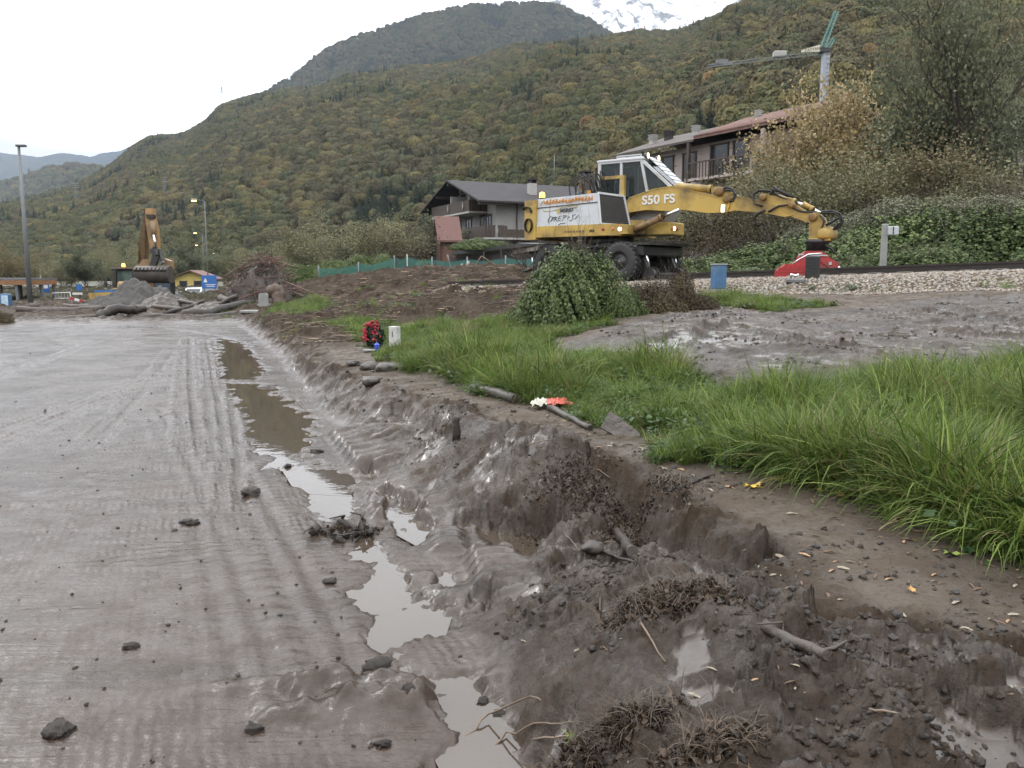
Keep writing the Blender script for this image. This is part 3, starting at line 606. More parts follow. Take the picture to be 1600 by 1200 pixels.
hill('snowy_mountain_terrain', [(760,40),(830,12),(870,-4),(930,-22),(1000,-14),(1060,6),(1100,-8),(1180,-30),(1300,-30)], [(-1,2500),(1,2500)], [(-1,3800),(1,3800)], axy(740), axy(1320), 160, 110, 1.1, .07, mt=snow_mat(), seed=5.0, nfreq=40, jag=.004)

# crowns for the far woods
def quads_from(c, n, s, asp=1.0, twist=None, bend=0.0):
    k = len(c); n = n/np.linalg.norm(n, axis=1, keepdims=True)
    r = rng.normal(size=(k, 3)); t1 = np.cross(n, r); t1 /= np.linalg.norm(t1, axis=1, keepdims=True); t2 = np.cross(n, t1)
    s = np.asarray(s).reshape(-1, 1) if np.ndim(s) else s
    a = t1*s*.5; b = t2*s*.5*asp
    v = np.stack([c-a-b*.6, c+a*.9-b, c+a+b*.8, c-a*.8+b], 1)
    return v.reshape(-1, 3), np.arange(k*4).reshape(-1, 4)
def crown_mesh(name, seed, conifer=False, nq=620):
    r_ = np.random.default_rng(seed)
    if conifer:
        h = r_.random(nq)**1.3; ang = r_.random(nq)*6.28; rad = (1-h)*.24*(.65+.35*((h*9) % 1))+.015
        c = np.stack([np.cos(ang)*rad, np.sin(ang)*rad, .06+h*.94], 1); n = np.stack([np.cos(ang), np.sin(ang), .8+0*h], 1)+r_.normal(size=(nq, 3))*.3
        v, f = quads_from(c, n, .075*(1.15-h))
        iv = np.array([(math.cos(i*1.0472)*.17, math.sin(i*1.0472)*.17, .05) for i in range(6)]+[(0, 0, .93)]); fi = np.array([(i, (i+1) % 6, 6, 6) for i in range(6)])
    else:
        lob = r_.normal(size=(7, 3)); lob /= np.linalg.norm(lob, axis=1, keepdims=True); lob[:, 2] = np.abs(lob[:, 2])*.8
        d = r_.normal(size=(nq, 3)); d /= np.linalg.norm(d, axis=1, keepdims=True); d[:, 2] = np.where(d[:, 2] < -.45, -d[:, 2], d[:, 2])
        bumpy = 1+.45*np.max(np.maximum(0, d@lob.T)**6, axis=1)-.12*r_.random(nq)
        c = d*np.array([.42, .42, .40])*bumpy[:, None]+np.array([0, 0, .5]); n = d+r_.normal(size=(nq, 3))*.35
        v, f = quads_from(c, n, .05+.045*r_.random(nq))
        # inner dark body
        import bmesh
        bm = bmesh.new(); bmesh.ops.create_icosphere(bm, subdivisions=2, radius=1); bm.verts.ensure_lookup_table()
        iv = np.array([tuple(p.co) for p in bm.verts]); fi = np.array([[q.index for q in p.verts]+[p.verts[2].index] for p in bm.faces]); bm.free()
        bb = 1+.38*np.max(np.maximum(0, iv@lob.T)**6, axis=1); iv = iv*np.array([.37, .37, .36])*bb[:, None]+np.array([0, 0, .5])
    nv = len(v); me = bpy.data.meshes.new(name)
    fl = [tuple(q_) for q_ in f]+[tuple(dict.fromkeys([int(i)+nv for i in q_])) for q_ in fi]
    me.from_pydata([tuple(p) for p in np.concatenate([v, iv])], [], fl); me.update(); return me
def wood_leaf_mat():
    m, nt, N, L, b = newmat('far_crown_leaves'); a = N.new('ShaderNodeAttribute'); a.attribute_type = 'INSTANCER'; a.attribute_name = 'tint'
    g = N.new('ShaderNodeNewGeometry'); mr = N.new('ShaderNodeMapRange'); mr.inputs[3].default_value = .75; mr.inputs[4].default_value = 1.28; L.new(g.outputs['Random Per Island'], mr.inputs[0])
    vm = N.new('ShaderNodeVectorMath'); vm.operation = 'SCALE'; L.new(a.outputs['Color'], vm.inputs[0]); L.new(mr.outputs[0], vm.inputs['Scale'])
    L.new(vm.outputs[0], b.inputs['Base Color']); b.inputs['Roughness'].default_value = .8; b.inputs['Specular IOR Level'].default_value = .15
    t = N.new('ShaderNodeBsdfTranslucent'); L.new(vm.outputs[0], t.inputs[0]); mx = N.new('ShaderNodeMixShader'); mx.inputs[0].default_value = .2
    L.new(b.outputs[0], mx.inputs[1]); L.new(t.outputs[0], mx.inputs[2]); L.new(mx.outputs[0], nt.nodes['Material Output'].inputs[0])
    return m
WLM = wood_leaf_mat()
def scatter(name, protos, pts, scl, rotz, var, tint=None, tilt=None, kind='stuff', label=None, aniso=None):
    """instances of hidden prototype meshes on the given points, as one object"""
    col = bpy.data.collections.new(name+'_kinds')
    for i, me in enumerate(protos):
        o = bpy.data.objects.new(name+'_kind_%02d' % i, me); col.objects.link(o)
    me = bpy.data.meshes.new(name); pts = np.asarray(pts, np.float32); me.vertices.add(len(pts)); me.vertices.foreach_set('co', pts.ravel())
    attr(me, 'scl', scl); attr(me, 'rotz', rotz)
    attr(me, 'zs', aniso if aniso is not None else np.ones(len(pts))); attr(me, 'tilt', tilt if tilt is not None else np.zeros(len(pts)))
    a = me.attributes.new('var', 'INT', 'POINT'); a.data.foreach_set('value', np.asarray(var, np.int32))
    if tint is not None: cattr(me, 'tint', tint)
    o = bpy.data.objects.new(name, me); link(o); o['kind'] = kind
    if label: o['label'] = label
    ng = bpy.data.node_groups.new(name+'_nodes', 'GeometryNodeTree')
    ng.interface.new_socket('Geometry', in_out='INPUT', socket_type='NodeSocketGeometry'); ng.interface.new_socket('Geometry', in_out='OUTPUT', socket_type='NodeSocketGeometry')
    n = ng.nodes; l = ng.links; gi = n.new('NodeGroupInput'); go = n.new('NodeGroupOutput'); ip = n.new('GeometryNodeInstanceOnPoints'); ci = n.new('GeometryNodeCollectionInfo')
    ci.inputs['Collection'].default_value = col; ci.inputs['Separate Children'].default_value = True; ci.inputs['Reset Children'].default_value = True
    def na(nm, tp='FLOAT'): q_ = n.new('GeometryNodeInputNamedAttribute'); q_.data_type = tp; q_.inputs['Name'].default_value = nm; return q_.outputs['Attribute']
    cx = n.new('ShaderNodeCombineXYZ'); l.new(na('tilt'), cx.inputs[0]); l.new(na('rotz'), cx.inputs[2])
    sx = n.new('ShaderNodeCombineXYZ'); s_ = na('scl'); l.new(s_, sx.inputs[0]); l.new(s_, sx.inputs[1])
    mu = n.new('ShaderNodeMath'); mu.operation = 'MULTIPLY'; l.new(s_, mu.inputs[0]); l.new(na('zs'), mu.inputs[1]); l.new(mu.outputs[0], sx.inputs[2])
    mtp = n.new('GeometryNodeMeshToPoints'); l.new(gi.outputs[0], mtp.inputs[0]); l.new(mtp.outputs[0], ip.inputs['Points']); l.new(ci.outputs[0], ip.inputs['Instance'])
    ip.inputs['Pick Instance'].default_value = True; l.new(na('var', 'INT'), ip.inputs['Instance Index'])
    l.new(cx.outputs[0], ip.inputs['Rotation']); l.new(sx.outputs[0], ip.inputs['Scale']); l.new(ip.outputs[0], go.inputs[0])
    md = o.modifiers.new('scatter', 'NODES'); md.node_group = ng
    return o
crowns = [crown_mesh('crown_%d' % i, i) for i in range(6)]+[crown_mesh('conifer_%d' % i, 50+i, True, 380) for i in range(3)]
for me in crowns: me.materials.append(WLM)
PAL = np.array([1.32,1.24,.92])*np.array([(.066,.070,.030),(.056,.064,.030),(.084,.082,.034),(.078,.066,.036),(.088,.076,.036),(.060,.056,.034),(.100,.088,.036),(.125,.080,.036),(.052,.062,.034),(.074,.070,.040)])
PAL = PAL*.9+.14*PAL.mean(1, keepdims=True)*1.35
CONC = np.array([(.020,.028,.015),(.026,.034,.017)])
def wood(name, f, n, amin, amax, t0, t1, size, confrac, tscale=1.0, label=None, density_d=True, dark=1.0):
    a = rng.uniform(amin, amax, n*2); t = rng.uniform(t0, t1, n*2)
    X_, Y_, Z_ = f(a, t); w = Y_/Y_.max(); keep = rng.random(len(w)) < w; X_, Y_, Z_, a, t = X_[keep][:n], Y_[keep][:n], Z_[keep][:n], a[keep][:n], t[keep][:n]
    k = len(X_); patch = fbm(X_/110, Y_/140, 3, s=4); con = (fbm(X_/70, Y_/90, 2, s=31)+rng.normal(size=k)*.22) > (.74-confrac*2)
    pi = np.clip(((patch*1.5+.5)*6+rng.normal(size=k)*1.6), 0, 5.99).astype(int); odd = rng.random(k); pi = np.where(odd < .11, 6, pi); pi = np.where(odd < .012, 7, pi); pi = np.where(odd > .85, 8, pi)
    tint = PAL[pi]*(.84+.32*rng.random((k, 1)))*(1+.22*patch[:, None])*dark; tint = np.where(con[:, None], CONC[rng.integers(0, 2, k)]*(.8+.4*rng.random((k, 1))), tint)
    var = np.where(con, rng.integers(6, 9, k), rng.integers(0, 6, k)); s_ = size*(.6+.75*rng.random(k)**1.3); s_ = np.where(con, s_*1.45, s_)
    Z_ = Z_-s_*.22
    return scatter(name, crowns, np.stack([X_, Y_, Z_], 1), s_, rng.random(k)*6.28, var, tint, label=label, aniso=.85+.4*rng.random(k))
# ------------------------------------------------------------------ grass, weeds, shrubs, trees
def ribbons(base, az, ln, lean, wd, seg=4, curl=1.0, r_=None):
    """arching blades: base (k,3), azimuth, length, lean (0 upright..1 flat)"""
    k = len(ln); wd = np.ones(k)*wd
    d = np.stack([np.cos(az), np.sin(az), 0*az], 1); side = np.stack([-np.sin(az), np.cos(az), 0*az], 1)
    V = []; p = base.copy(); th = .12+lean*.5
    for i in range(seg+1):
        w = wd*(1-(i/seg)**1.6)*.5
        V.append(p-side*w[:, None]); V.append(p+side*w[:, None])
        a = th+(i/seg)*curl*lean*2.2
        p = p+(d*np.sin(a)[:, None]+np.array([0, 0, 1])*np.cos(a)[:, None])*(ln/seg)[:, None]
    V = np.stack(V, 1); n = V.shape[1]; f = np.array([(2*i, 2*i+1, 2*i+3, 2*i+2) for i in range(seg)])
    return V.reshape(-1, 3), (f[None]+np.arange(k)[:, None, None]*n).reshape(-1, 4)
GR = [leafmat('grass_blade_leaves', [(.034,.062,.010),(.066,.106,.018),(.106,.156,.032),(.19,.23,.065)], .6, .35, .22, .2),
      leafmat('grass_blade_yellowish', [(.075,.100,.022),(.13,.14,.04),(.20,.18,.07),(.21,.16,.08)], .45, .3, .12)]
def clump(i, nb, r, ln, mt, lean=(.25, .9), wd=.008):
    r_ = np.random.default_rng(i); rr = r*np.sqrt(r_.random(nb)); an = r_.random(nb)*6.28
    base = np.stack([np.cos(an)*rr, np.sin(an)*rr, -.02+0*rr], 1); L_ = ln*(.45+.75*r_.random(nb))
    az = an+r_.normal(size=nb)*.7
    v, f = ribbons(base, az, L_, r_.uniform(*lean, nb), wd*(.6+.8*r_.random(nb)), 5, 1.0, r_)
    me = np_mesh('grass_clump_%d' % i, v, f); me.materials.append(mt); return me
GCL = [clump(i, 80, .15, .40, GR[0]) for i in range(4)]+[clump(4+i, 60, .12, .55, GR[0], (.3, 1.0), .010) for i in range(2)]+[clump(6, 60, .13, .45, GR[1]), clump(7, 40, .1, .62, GR[0], (.5, 1.1), .012)]
WEED = leafmat('broad_weed_leaves', [(.022,.050,.012),(.040,.080,.020),(.07,.11,.03)], .5, .2, .15, .35)
def weed(i, n, r, s):
    r_ = np.random.default_rng(i+90); c = r_.normal(size=(n, 3))*np.array([r, r, r*.35])+np.array([0, 0, r*.7]); nn = r_.normal(size=(n, 3))*.5+np.array([0, 0, 1])
    v, f = quads_from(c, nn, s*(.5+r_.random(n)), 1.3); me = np_mesh('broad_weed_%d' % i, v, f); me.materials.append(WEED); return me
GCL += [weed(i, 90, .13, .034) for i in range(2)]
DEAD = leafmat('dead_grass_blades', [(.16,.12,.06),(.24,.19,.10),(.10,.075,.04)], .7, .3, .1, .15)
GCL += [clump(20, 26, .14, .42, DEAD, (.6, 1.3), .006)]
ZG = z.reshape(NR, NC)
def hgt_v(x_, y_):
    r = np.clip(np.interp(y_, yy, np.arange(NR)), 0, NR-1.01); c = np.clip(np.interp(x_/(y_+3.0), aa, np.arange(NC)), 0, NC-1.01)
    return ZG[r.astype(int), c.astype(int)]
def mask_v(k, x_, y_):
    r = np.clip(np.interp(y_, yy, np.arange(NR)), 0, NR-1.01); c = np.clip(np.interp(x_/(y_+3.0), aa, np.arange(NC)), 0, NC-1.01)
    return MK[k].reshape(NR, NC)[r.astype(int), c.astype(int)]
def grass_points():
    n = 185000; y_ = 2.4*(34/2.4)**rng.random(n); x_ = rng.uniform(-.40, .73, n)*(y_+3.0)
    g = mask_v('grass', x_, y_)
    dens = np.clip(.62*(y_/8)**.35, 0, 1)*np.clip(.75+.9*fbm(x_*.9, y_*.9, 2, s=61), .15, 1)
    k = (g > .45) & (rng.random(n) < dens*g)
    return x_[k], y_[k]
gx, gy = grass_points()
keep = rng.permutation(len(gx))[:23000]; gx, gy = gx[keep], gy[keep]; gz = hgt_v(gx, gy); k = len(gx)
pt = fbm(gx*.6, gy*.6, 3, s=5)
gv = rng.integers(0, 6, k); gv = np.where((pt > .2) & (rng.random(k) < .22), 6, gv); gv = np.where(rng.random(k) < .07, 6, gv); gv = np.where((pt < -.1) & (rng.random(k) < .4), rng.integers(8, 10, k), gv); gv = np.where(rng.random(k) < .06, 7, gv); gv = np.where(rng.random(k) < .05, 10, gv); gv = np.where(rng.random(k) < .07, rng.integers(8, 10, k), gv)
gs_ = .86*(.36+.62*rng.random(k)**1.3)*np.clip(1+.8*pt, .5, 1.5)*np.where(gy > 11, .62, 1.0)*np.where((gx > 1.2) & (gy < 7), 1.12, 1)
scatter('grass', GCL, np.stack([gx, gy, gz], 1), gs_, rng.random(k)*6.28, gv, tilt=rng.normal(size=k)*.32, label='long wet green grass lying over on the verge')
# sparse weeds in the trackside and the torn field
n = 9000; y_ = rng.uniform(12, 34, n); x_ = rng.uniform(-.35, .68, n)*y_; db = mask_v('debris', x_, y_); gvl = mask_v('gravel', x_, y_)
kk = ((db > .5) & (fbm(x_*.4, y_*.4, 3, s=15) > .28) & (rng.random(n) < .5)) | ((gvl > .2) & (gvl < .9) & (rng.random(n) < .35)); x_, y_ = x_[kk], y_[kk]
scatter('field_weeds', GCL, np.stack([x_, y_, hgt_v(x_, y_)], 1), .3+.35*rng.random(len(x_)), rng.random(len(x_))*6.28, rng.choice([0, 1, 6, 8, 9, 6], len(x_)), tilt=rng.normal(size=len(x_))*.3, label='thin weeds in the torn field and along the railway')

BARK = mat('wet_bark', (.060, .047, .036), .8, var=.4, scale=5, bump=.8, bscale=30)
TWIG = mat('thin_twig_bark', (.085, .070, .055), .8, var=.3, scale=5, bump=0)
IVY = leafmat('ivy_leaves', [(.038,.062,.018),(.066,.098,.028),(.100,.135,.040),(.16,.19,.07)], .55, .2, .12, .3)
IVYD = leafmat('dark_ivy_leaves', [(.034,.058,.018),(.056,.088,.026),(.085,.120,.036),(.14,.17,.06)], .6, .15, .14, .25)
IVYP = leafmat('old_clematis_leaves', [(.05,.06,.025),(.08,.085,.04),(.12,.12,.07),(.24,.23,.17)], .6, .15, .12, .3)
BRN = leafmat('withered_leaves', [(.045,.032,.020),(.075,.050,.030),(.055,.052,.024),(.10,.075,.04)], .7, .15, .14, .2)
WILLOW = leafmat('dull_green_shrub_leaves', [(.105,.108,.055),(.140,.142,.072),(.18,.175,.095),(.155,.13,.08)], .6, .25, .12, .25)
HAZEG = leafmat('pale_hazy_tree_leaves', [(.10,.115,.07),(.13,.145,.09),(.16,.165,.10),(.18,.17,.11)], .7, .3, .08, .1)  # milky haze before the tree is mixed into these leaf colours
TAN = leafmat('tan_scrub_leaves', [(.095,.080,.045),(.14,.115,.065),(.11,.105,.055),(.17,.125,.07)], .7, .25, .12, .15)
GOLD = leafmat('golden_autumn_leaves', [(.22,.17,.085),(.30,.23,.11),(.36,.28,.15),(.17,.145,.08)], .55, .3, .1, .25)
DGREEN = leafmat('dark_tree_leaves', [(.060,.072,.042),(.085,.10,.056),(.11,.125,.07),(.13,.13,.078)], .55, .25, .1, .3)
def lumpy(d, lob, p=5, a=.35): return 1+a*np.max(np.maximum(0, d@lob.T)**p, axis=1)
def bush_mesh(name, seed, n, leaf, mt, flat=1.0, lobes=9, depth=.35):
    """foliage of unit radius: a lumpy dome of small leaves, dense outside with gaps"""
    r_ = np.random.default_rng(seed); lob = r_.normal(size=(lobes, 3)); lob[:, 2] = np.abs(lob[:, 2]); lob /= np.linalg.norm(lob, axis=1, keepdims=True)
    d = r_.normal(size=(n*2, 3)); d /= np.linalg.norm(d, axis=1, keepdims=True); d[:, 2] = np.abs(d[:, 2])*1.0-.12*r_.random(n*2)
    u = d[:, 0]*7+d[:, 2]*3; w = d[:, 1]*7-d[:, 2]*4
    hole = fbm(u, w, 3, s=seed); d = d[hole > -.42][:n]; h = hole[hole > -.42][:n]; m = len(d)
    rad = lumpy(d, lob)*(1-depth*r_.random(m)**2.2)*(.86+.14*h); c = d*rad[:, None]*np.array([.78, .78, .78*flat]); c[:, :2] *= (1.12-.30*d[:, 2:3]**2)*(1+.10*fbm(d[:, 0]*3+seed, d[:, 1]*3, 2)[:, None]); nn = d+r_.normal(size=(m, 3))*.55+np.array([0, 0, .35])
    v, f = quads_from(c, nn, leaf*(.6+.8*r_.random(m)), 1.15)
    me = np_mesh(name, v, f); me.materials.append(mt); me['flat'] = flat; return me
def stems_mesh(name, seed, n, h, spread, r0, forks=2, lean=.5, sides=4):
    r_ = random.Random(seed); mb = MB()
    def grow(p, d, l, r, lev):
        pts = [p]; q = p.copy(); dd = d.copy()
        for i in range(4):
            dd = (dd+Vector((r_.gauss(0, .16), r_.gauss(0, .16), .04))).normalized(); q = q+dd*l/4; pts.append(q.copy())
        mb.tube(pts, [r*(1-.75*i/4) for i in range(5)], sides, cap=False)
        if lev > 0:
            for j in range(3):
                i = r_.choice((1, 2, 3, 4)); nd = (dd+Vector((r_.gauss(0, .6), r_.gauss(0, .6), r_.uniform(-.1, .5)))).normalized(); grow(pts[i], nd, l*r_.uniform(.45, .7), r*.5, lev-1)
    for i in range(n):
        a = r_.random()*6.28; b = spread*r_.random()
        grow(Vector((math.cos(a)*b*.4, math.sin(a)*b*.4, 0)), Vector((math.cos(a)*lean*r_.random(), math.sin(a)*lean*r_.random(), 1)).normalized(), h*r_.uniform(.6, 1), r0, forks)
    me = mb.mesh(name); me.materials.append(TWIG); return me
def shrub(name, label, cat, loc, sx, sy, sz, fol, stem, rz=0, group=None, fname='foliage'):
    t = thing(name, label, cat, loc, rz, group); f = mobj(fname, fol, None, t); fz = sz/max(sx, .1); f.scale = (sx, sy, sz/fol['flat'])
    if stem: s_ = mobj('stem', stem, None, t); s_.scale = (sx*.8, sy*.8, sz*.8)
    return t
ivy_fol = [bush_mesh('foliage', 200+i, 17000, .036, IVYD, 1.7, 14) for i in range(2)]
big_ivy = bush_mesh('foliage', 222, 22000, .031, IVY, 1.35, 9)
pale_ivy = [bush_mesh('foliage', 230, 7000, .036, IVYP, 1.0, 12, .6)]
brown_fol = bush_mesh('foliage', 240, 6500, .040, BRN, 1.3, 8, .5)
stems = [stems_mesh('stem', 60+i, 22, 1.0, .8, .012, 2, .9) for i in range(2)]
def treeish(name, seed, nst, mt, n, leaf, forks=3, lean=.55, r0=.012, sp=.35, clus=.10):
    """stems as one mesh and leaves near the branch ends as another, about unit height"""
    r_ = random.Random(seed); mb = MB(); tips = []
    def grow(p, d, l, r, lev):
        pts = [p]; q = p.copy(); dd = d.copy()
        for i in range(5):
            dd = (dd+Vector((r_.gauss(0, .13), r_.gauss(0, .13), .03))).normalized(); q = q+dd*l/5; pts.append(q.copy())
            if lev < 2: tips.append(tuple(q))
        mb.tube(pts, [max(.0009, r*(1-.7*i/5)) for i in range(6)], 5 if lev > 1 else 3, cap=False)
        if lev > 0:
            for j in range(4 if lev > 1 else 3):
                i = r_.choice((2, 3, 4, 5)); nd = (dd+Vector((r_.gauss(0, .55), r_.gauss(0, .55), r_.uniform(-.15, .35)))).normalized(); grow(pts[i], nd, l*r_.uniform(.5, .75), r*.52, lev-1)
    for i in range(nst):
        a = r_.random()*6.28; grow(Vector((math.cos(a)*.02*nst, math.sin(a)*.02*nst, -.02)), Vector((math.cos(a)*lean*r_.random(), math.sin(a)*lean*r_.random(), 1)).normalized(), r_.uniform(.38, .55), r0, forks)
    wood_me = mb.mesh('trunk'); wood_me.materials.append(BARK if nst < 3 else TWIG)
    tp = np.array(tips); rr = np.random.default_rng(seed); c = tp[rr.integers(0, len(tp), n)]+rr.normal(size=(n, 3))*clus*.45
    v, f = quads_from(c, rr.normal(size=(n, 3))+np.array([0, 0, .5]), leaf*(.5+rr.random(n)), 1.25)
    fm_ = np_mesh('crown', v, f); fm_.materials.append(mt); return wood_me, fm_
def tree(name, label, cat, loc, h, kind, rz=0, sx=1.0, group=None, fname='crown', sname='trunk'):
    t = thing(name, label, cat, loc, rz, group); a = mobj(sname, kind[0], None, t); b = mobj(fname, kind[1], None, t)
    for o in (a, b): o.scale = (h*sx, h*sx, h)
    return t
TK = {'grey': treeish('g', 1, 9, WILLOW, 13000, .0095, 2, .8, .008), 'willow': treeish('w', 2, 10, WILLOW, 18000, .0100, 2, .75, .008), 'gold': treeish('o', 3, 4, GOLD, 11000, .011, 3, .6, .012, clus=.09),
  'tall': treeish('t', 4, 2, HAZEG, 12000, .0085, 4, .35, .020, clus=.11), 'bare': treeish('b', 5, 8, BRN, 3000, .011, 2, .7, .007), 'brown': treeish('r', 6, 8, TAN, 12000, .011, 2, .7, .008), 'dark': treeish('d', 8, 3, DGREEN, 22000, .012, 3, .6, .014), 'small': treeish('s', 9, 6, WILLOW, 8000, .018, 2, .7, .009)}
# the ivy-covered bush in the middle and its withered neighbour
b0 = ground_px(890, 500)
shrub('ivy_bush', 'big round ivy-covered bush between the grass and the yellow rail excavator', 'bush', (P(900, 498, 14.6).x, 14.6, hgt(1.15, 14.6)-.05), 1.02, .95, 1.70, big_ivy, stems[0], .4)
for i, (px, py, d, sx, sz, fol, lb) in enumerate([(1015, 500, 14.7, .62, .78, brown_fol, 'withered brown bush against the right side of the ivy bush'), (1062, 505, 15.2, .46, .98, brown_fol, 'narrow dark withered bush with upright shoots nearer the blue post'), (1095, 500, 14.9, .42, .42, brown_fol, 'lowest withered bush at the edge of the mud flow'), (970, 498, 14.2, .5, .75, big_ivy, 'leafy skirt bush at the right foot of the big ivy bush'), (1040, 500, 14.4, .45, .45, brown_fol, 'low brown bush in front of the narrow withered bush'),
   (840, 495, 15.3, .62, .85, big_ivy, 'low leafy bush leaning on the left foot of the big ivy bush')]):
    q = P(px, py, d); shrub('bush', lb, 'bush', (q.x, d, hgt(q.x, d)-.05), sx, sx*.9, sz, fol, stems[1], i*1.7)
# ivy thicket behind the track
hed = [(1085,26.5,1.5,2.2),(1120,27,1.7,2.7),(1165,27.5,1.8,2.9),(1210,27.5,2.0,3.3),(1255,28,2.0,3.7),(1305,28.5,2.2,4.0),(1345,27,2.0,4.0),(1395,27.5,2.2,4.2),(1445,27,2.1,4.2),(1490,26,2.0,4.0),(1540,25,2.0,3.9),(1590,25,2.0,3.8),(1640,24,2.0,3.7),(1700,23,2.1,3.6),
       (1130,24.6,1.1,1.5),(1185,24.0,1.1,1.6),(1400,23.3,1.3,2.3),(1460,22.6,1.3,2.2),(1345,23.8,1.1,1.9)]
places = ['beside the rail excavator', 'below the middle of the long yellow boom', 'left of the red grab', 'behind the red grab', 'right of the red grab', 'behind the grey relay box post', 'right of the relay box post', 'at the right end of the track', ]
HT = [398,392,384,368,356,350,346,322,314,318,310,308,306,306,425,415,392,378,400]
HL = ['ivy-grown shrub right beside the wheels of the rail excavator', 'ivy-grown shrub under the S50 FS boom, second from the machine', 'ivy-grown shrub below the boom lamp', 'ivy-grown shrub left of the red grab head', 'ivy-grown shrub directly behind the red grab head', 'tall ivy-grown shrub behind the rotator hoses', 'ivy-grown shrub between red grab and relay post', 'ivy-grown shrub directly behind the grey relay post', 'ivy-grown shrub just right of the relay post', 'ivy-grown shrub second to the right of the relay post', 'ivy-grown shrub below the brownish scrub near the right border', 'ivy-grown shrub at the right border of the view', 'ivy-grown shrub cut by the right border', 'last ivy-grown shrub outside the right border',
 'low ivy clump behind the blue marker post', 'low ivy clump between blue post and red grab', 'low ivy clump at the foot of the relay post', 'low ivy clump right of the relay post near the rail', 'low ivy clump between the red grab and the relay post foot']
for i, (px, d, sx, sz) in enumerate(hed):
    q = P(px, 430, d); shrub('ivy_thicket', HL[i], 'shrub', (q.x, d, 1.3), sx*1.05, sx*.95, max(.5, P(px, HT[i], d).z-1.3)*1.12, (ivy_fol[i % 2] if i % 3 else big_ivy), stems[i % 2], i*1.3, 'ivy-grown shrubs behind the railway')
for i, (px, d, sx, sz, zz) in enumerate([(1330,28.2,1.2,.9,3.0),(1400,28.2,1.4,.9,3.5),(1470,28.0,1.5,.8,3.6),(1550,26.6,1.5,.8,3.5),(1250,28.6,1.0,.8,2.6)]):
    q = P(px, 430, d); shrub('clematis', ['pale climber trailing over the thicket right of the grab','pale climber over the thicket above the relay post','pale climber over the thicket right of the relay post','pale climber near the right border of the thicket','pale climber above the hoses of the boom end'][i], 'climber', (q.x, d, zz), sx, sx*.9, sz, pale_ivy[0], None, i, 'pale climbers over the ivy thicket')
# scrub and trees further back
def back(kind, px, d, ptop, lb, name='shrub', cat='shrub', sx=1.0, group=None, zb=1.2, fn='foliage', sn='stem'):
    q = P(px, 430, d); top = P(px, ptop, d).z; zb = zb if zb < top-1 else 1.0
    return tree(name, lb, cat, (q.x, d, zb), (top-zb)*1.05, TK[kind], px*.37, sx, group, fn, sn)
def WHERE(px, pt_, d_=0):
    n_ = ['beside the cab', 'over the boom base', 'under the long house', 'at the middle of the boom', 'under the golden trees', 'over the red grab', 'left of the relay post', 'over the relay post', 'under the tall tree', 'right of the tall tree', 'near the right border', 'at the right border']
    return ', '+('low clump ' if pt_ >= 258 else 'tall clump ')+n_[int(min(11, max(0, (px-1010)/54)))]+(' behind' if d_ > 33.5 else '')
for px, d, pt_, k_ in [(1075,34,250,'grey'),(1110,36,245,'bare'),(1150,35,262,'grey'),(1190,35,268,'willow'),(1230,34,262,'willow'),(1270,34,265,'willow'),(1310,33,255,'willow'),(1350,34,235,'grey'),(1400,34,225,'willow'),(1450,33,225,'brown'),(1500,33,235,'brown'),(1550,32,240,'brown'),(1600,31,250,'brown'),(1650,31,250,'willow'),
                     (1040,37,275,'bare'),(1090,31,300,'bare'),(1140,31,305,'bare'),(1430,31,260,'grey'),(1560,30,262,'willow'),(1010,40,290,'grey')]:
    back(k_, px, d, pt_, {'grey':'grey-green twiggy scrub','bare':'nearly leafless scrub of thin twigs behind the boom','willow':['dull green bushy scrub above the ivy','dull olive scrub above the ivy'][int(px+d) % 3 == 0],'brown':['brownish autumn scrub above the ivy','rusty autumn scrub above the ivy'][int(px) % 4 == 0]}[k_]+WHERE(px, pt_, d), 'scrub', 'scrub', 1.15, 'scrub behind the railway thicket')
for px, d, pt_, sx in [(1235,40,150,.8),(1290,39,128,.85),(1345,40,140,.8)]:
    back('gold', px, d, pt_, ['golden-leaved tree at the gable end of the long pink house', 'golden-leaved tree in front of the crane mast', 'golden-leaved tree next to the tall green tree'][int((px-1235)/55)], 'autumn_tree', 'tree', sx, fn='crown', sn='trunk')
back('tall', 1470, 36, -25, 'tall dusky green tree rising over the scrub at the right', 'tall_tree', 'tree', .62, fn='crown', sn='trunk')
back('tall', 1600, 46, 90, 'second tall green tree at the right edge behind the small roof', 'tall_tree', 'tree', .55, fn='crown', sn='trunk')
back('dark', 1420, 38, 120, 'darker round tree at the foot of the tall green tree', 'tree', 'tree', .8, fn='crown', sn='trunk')
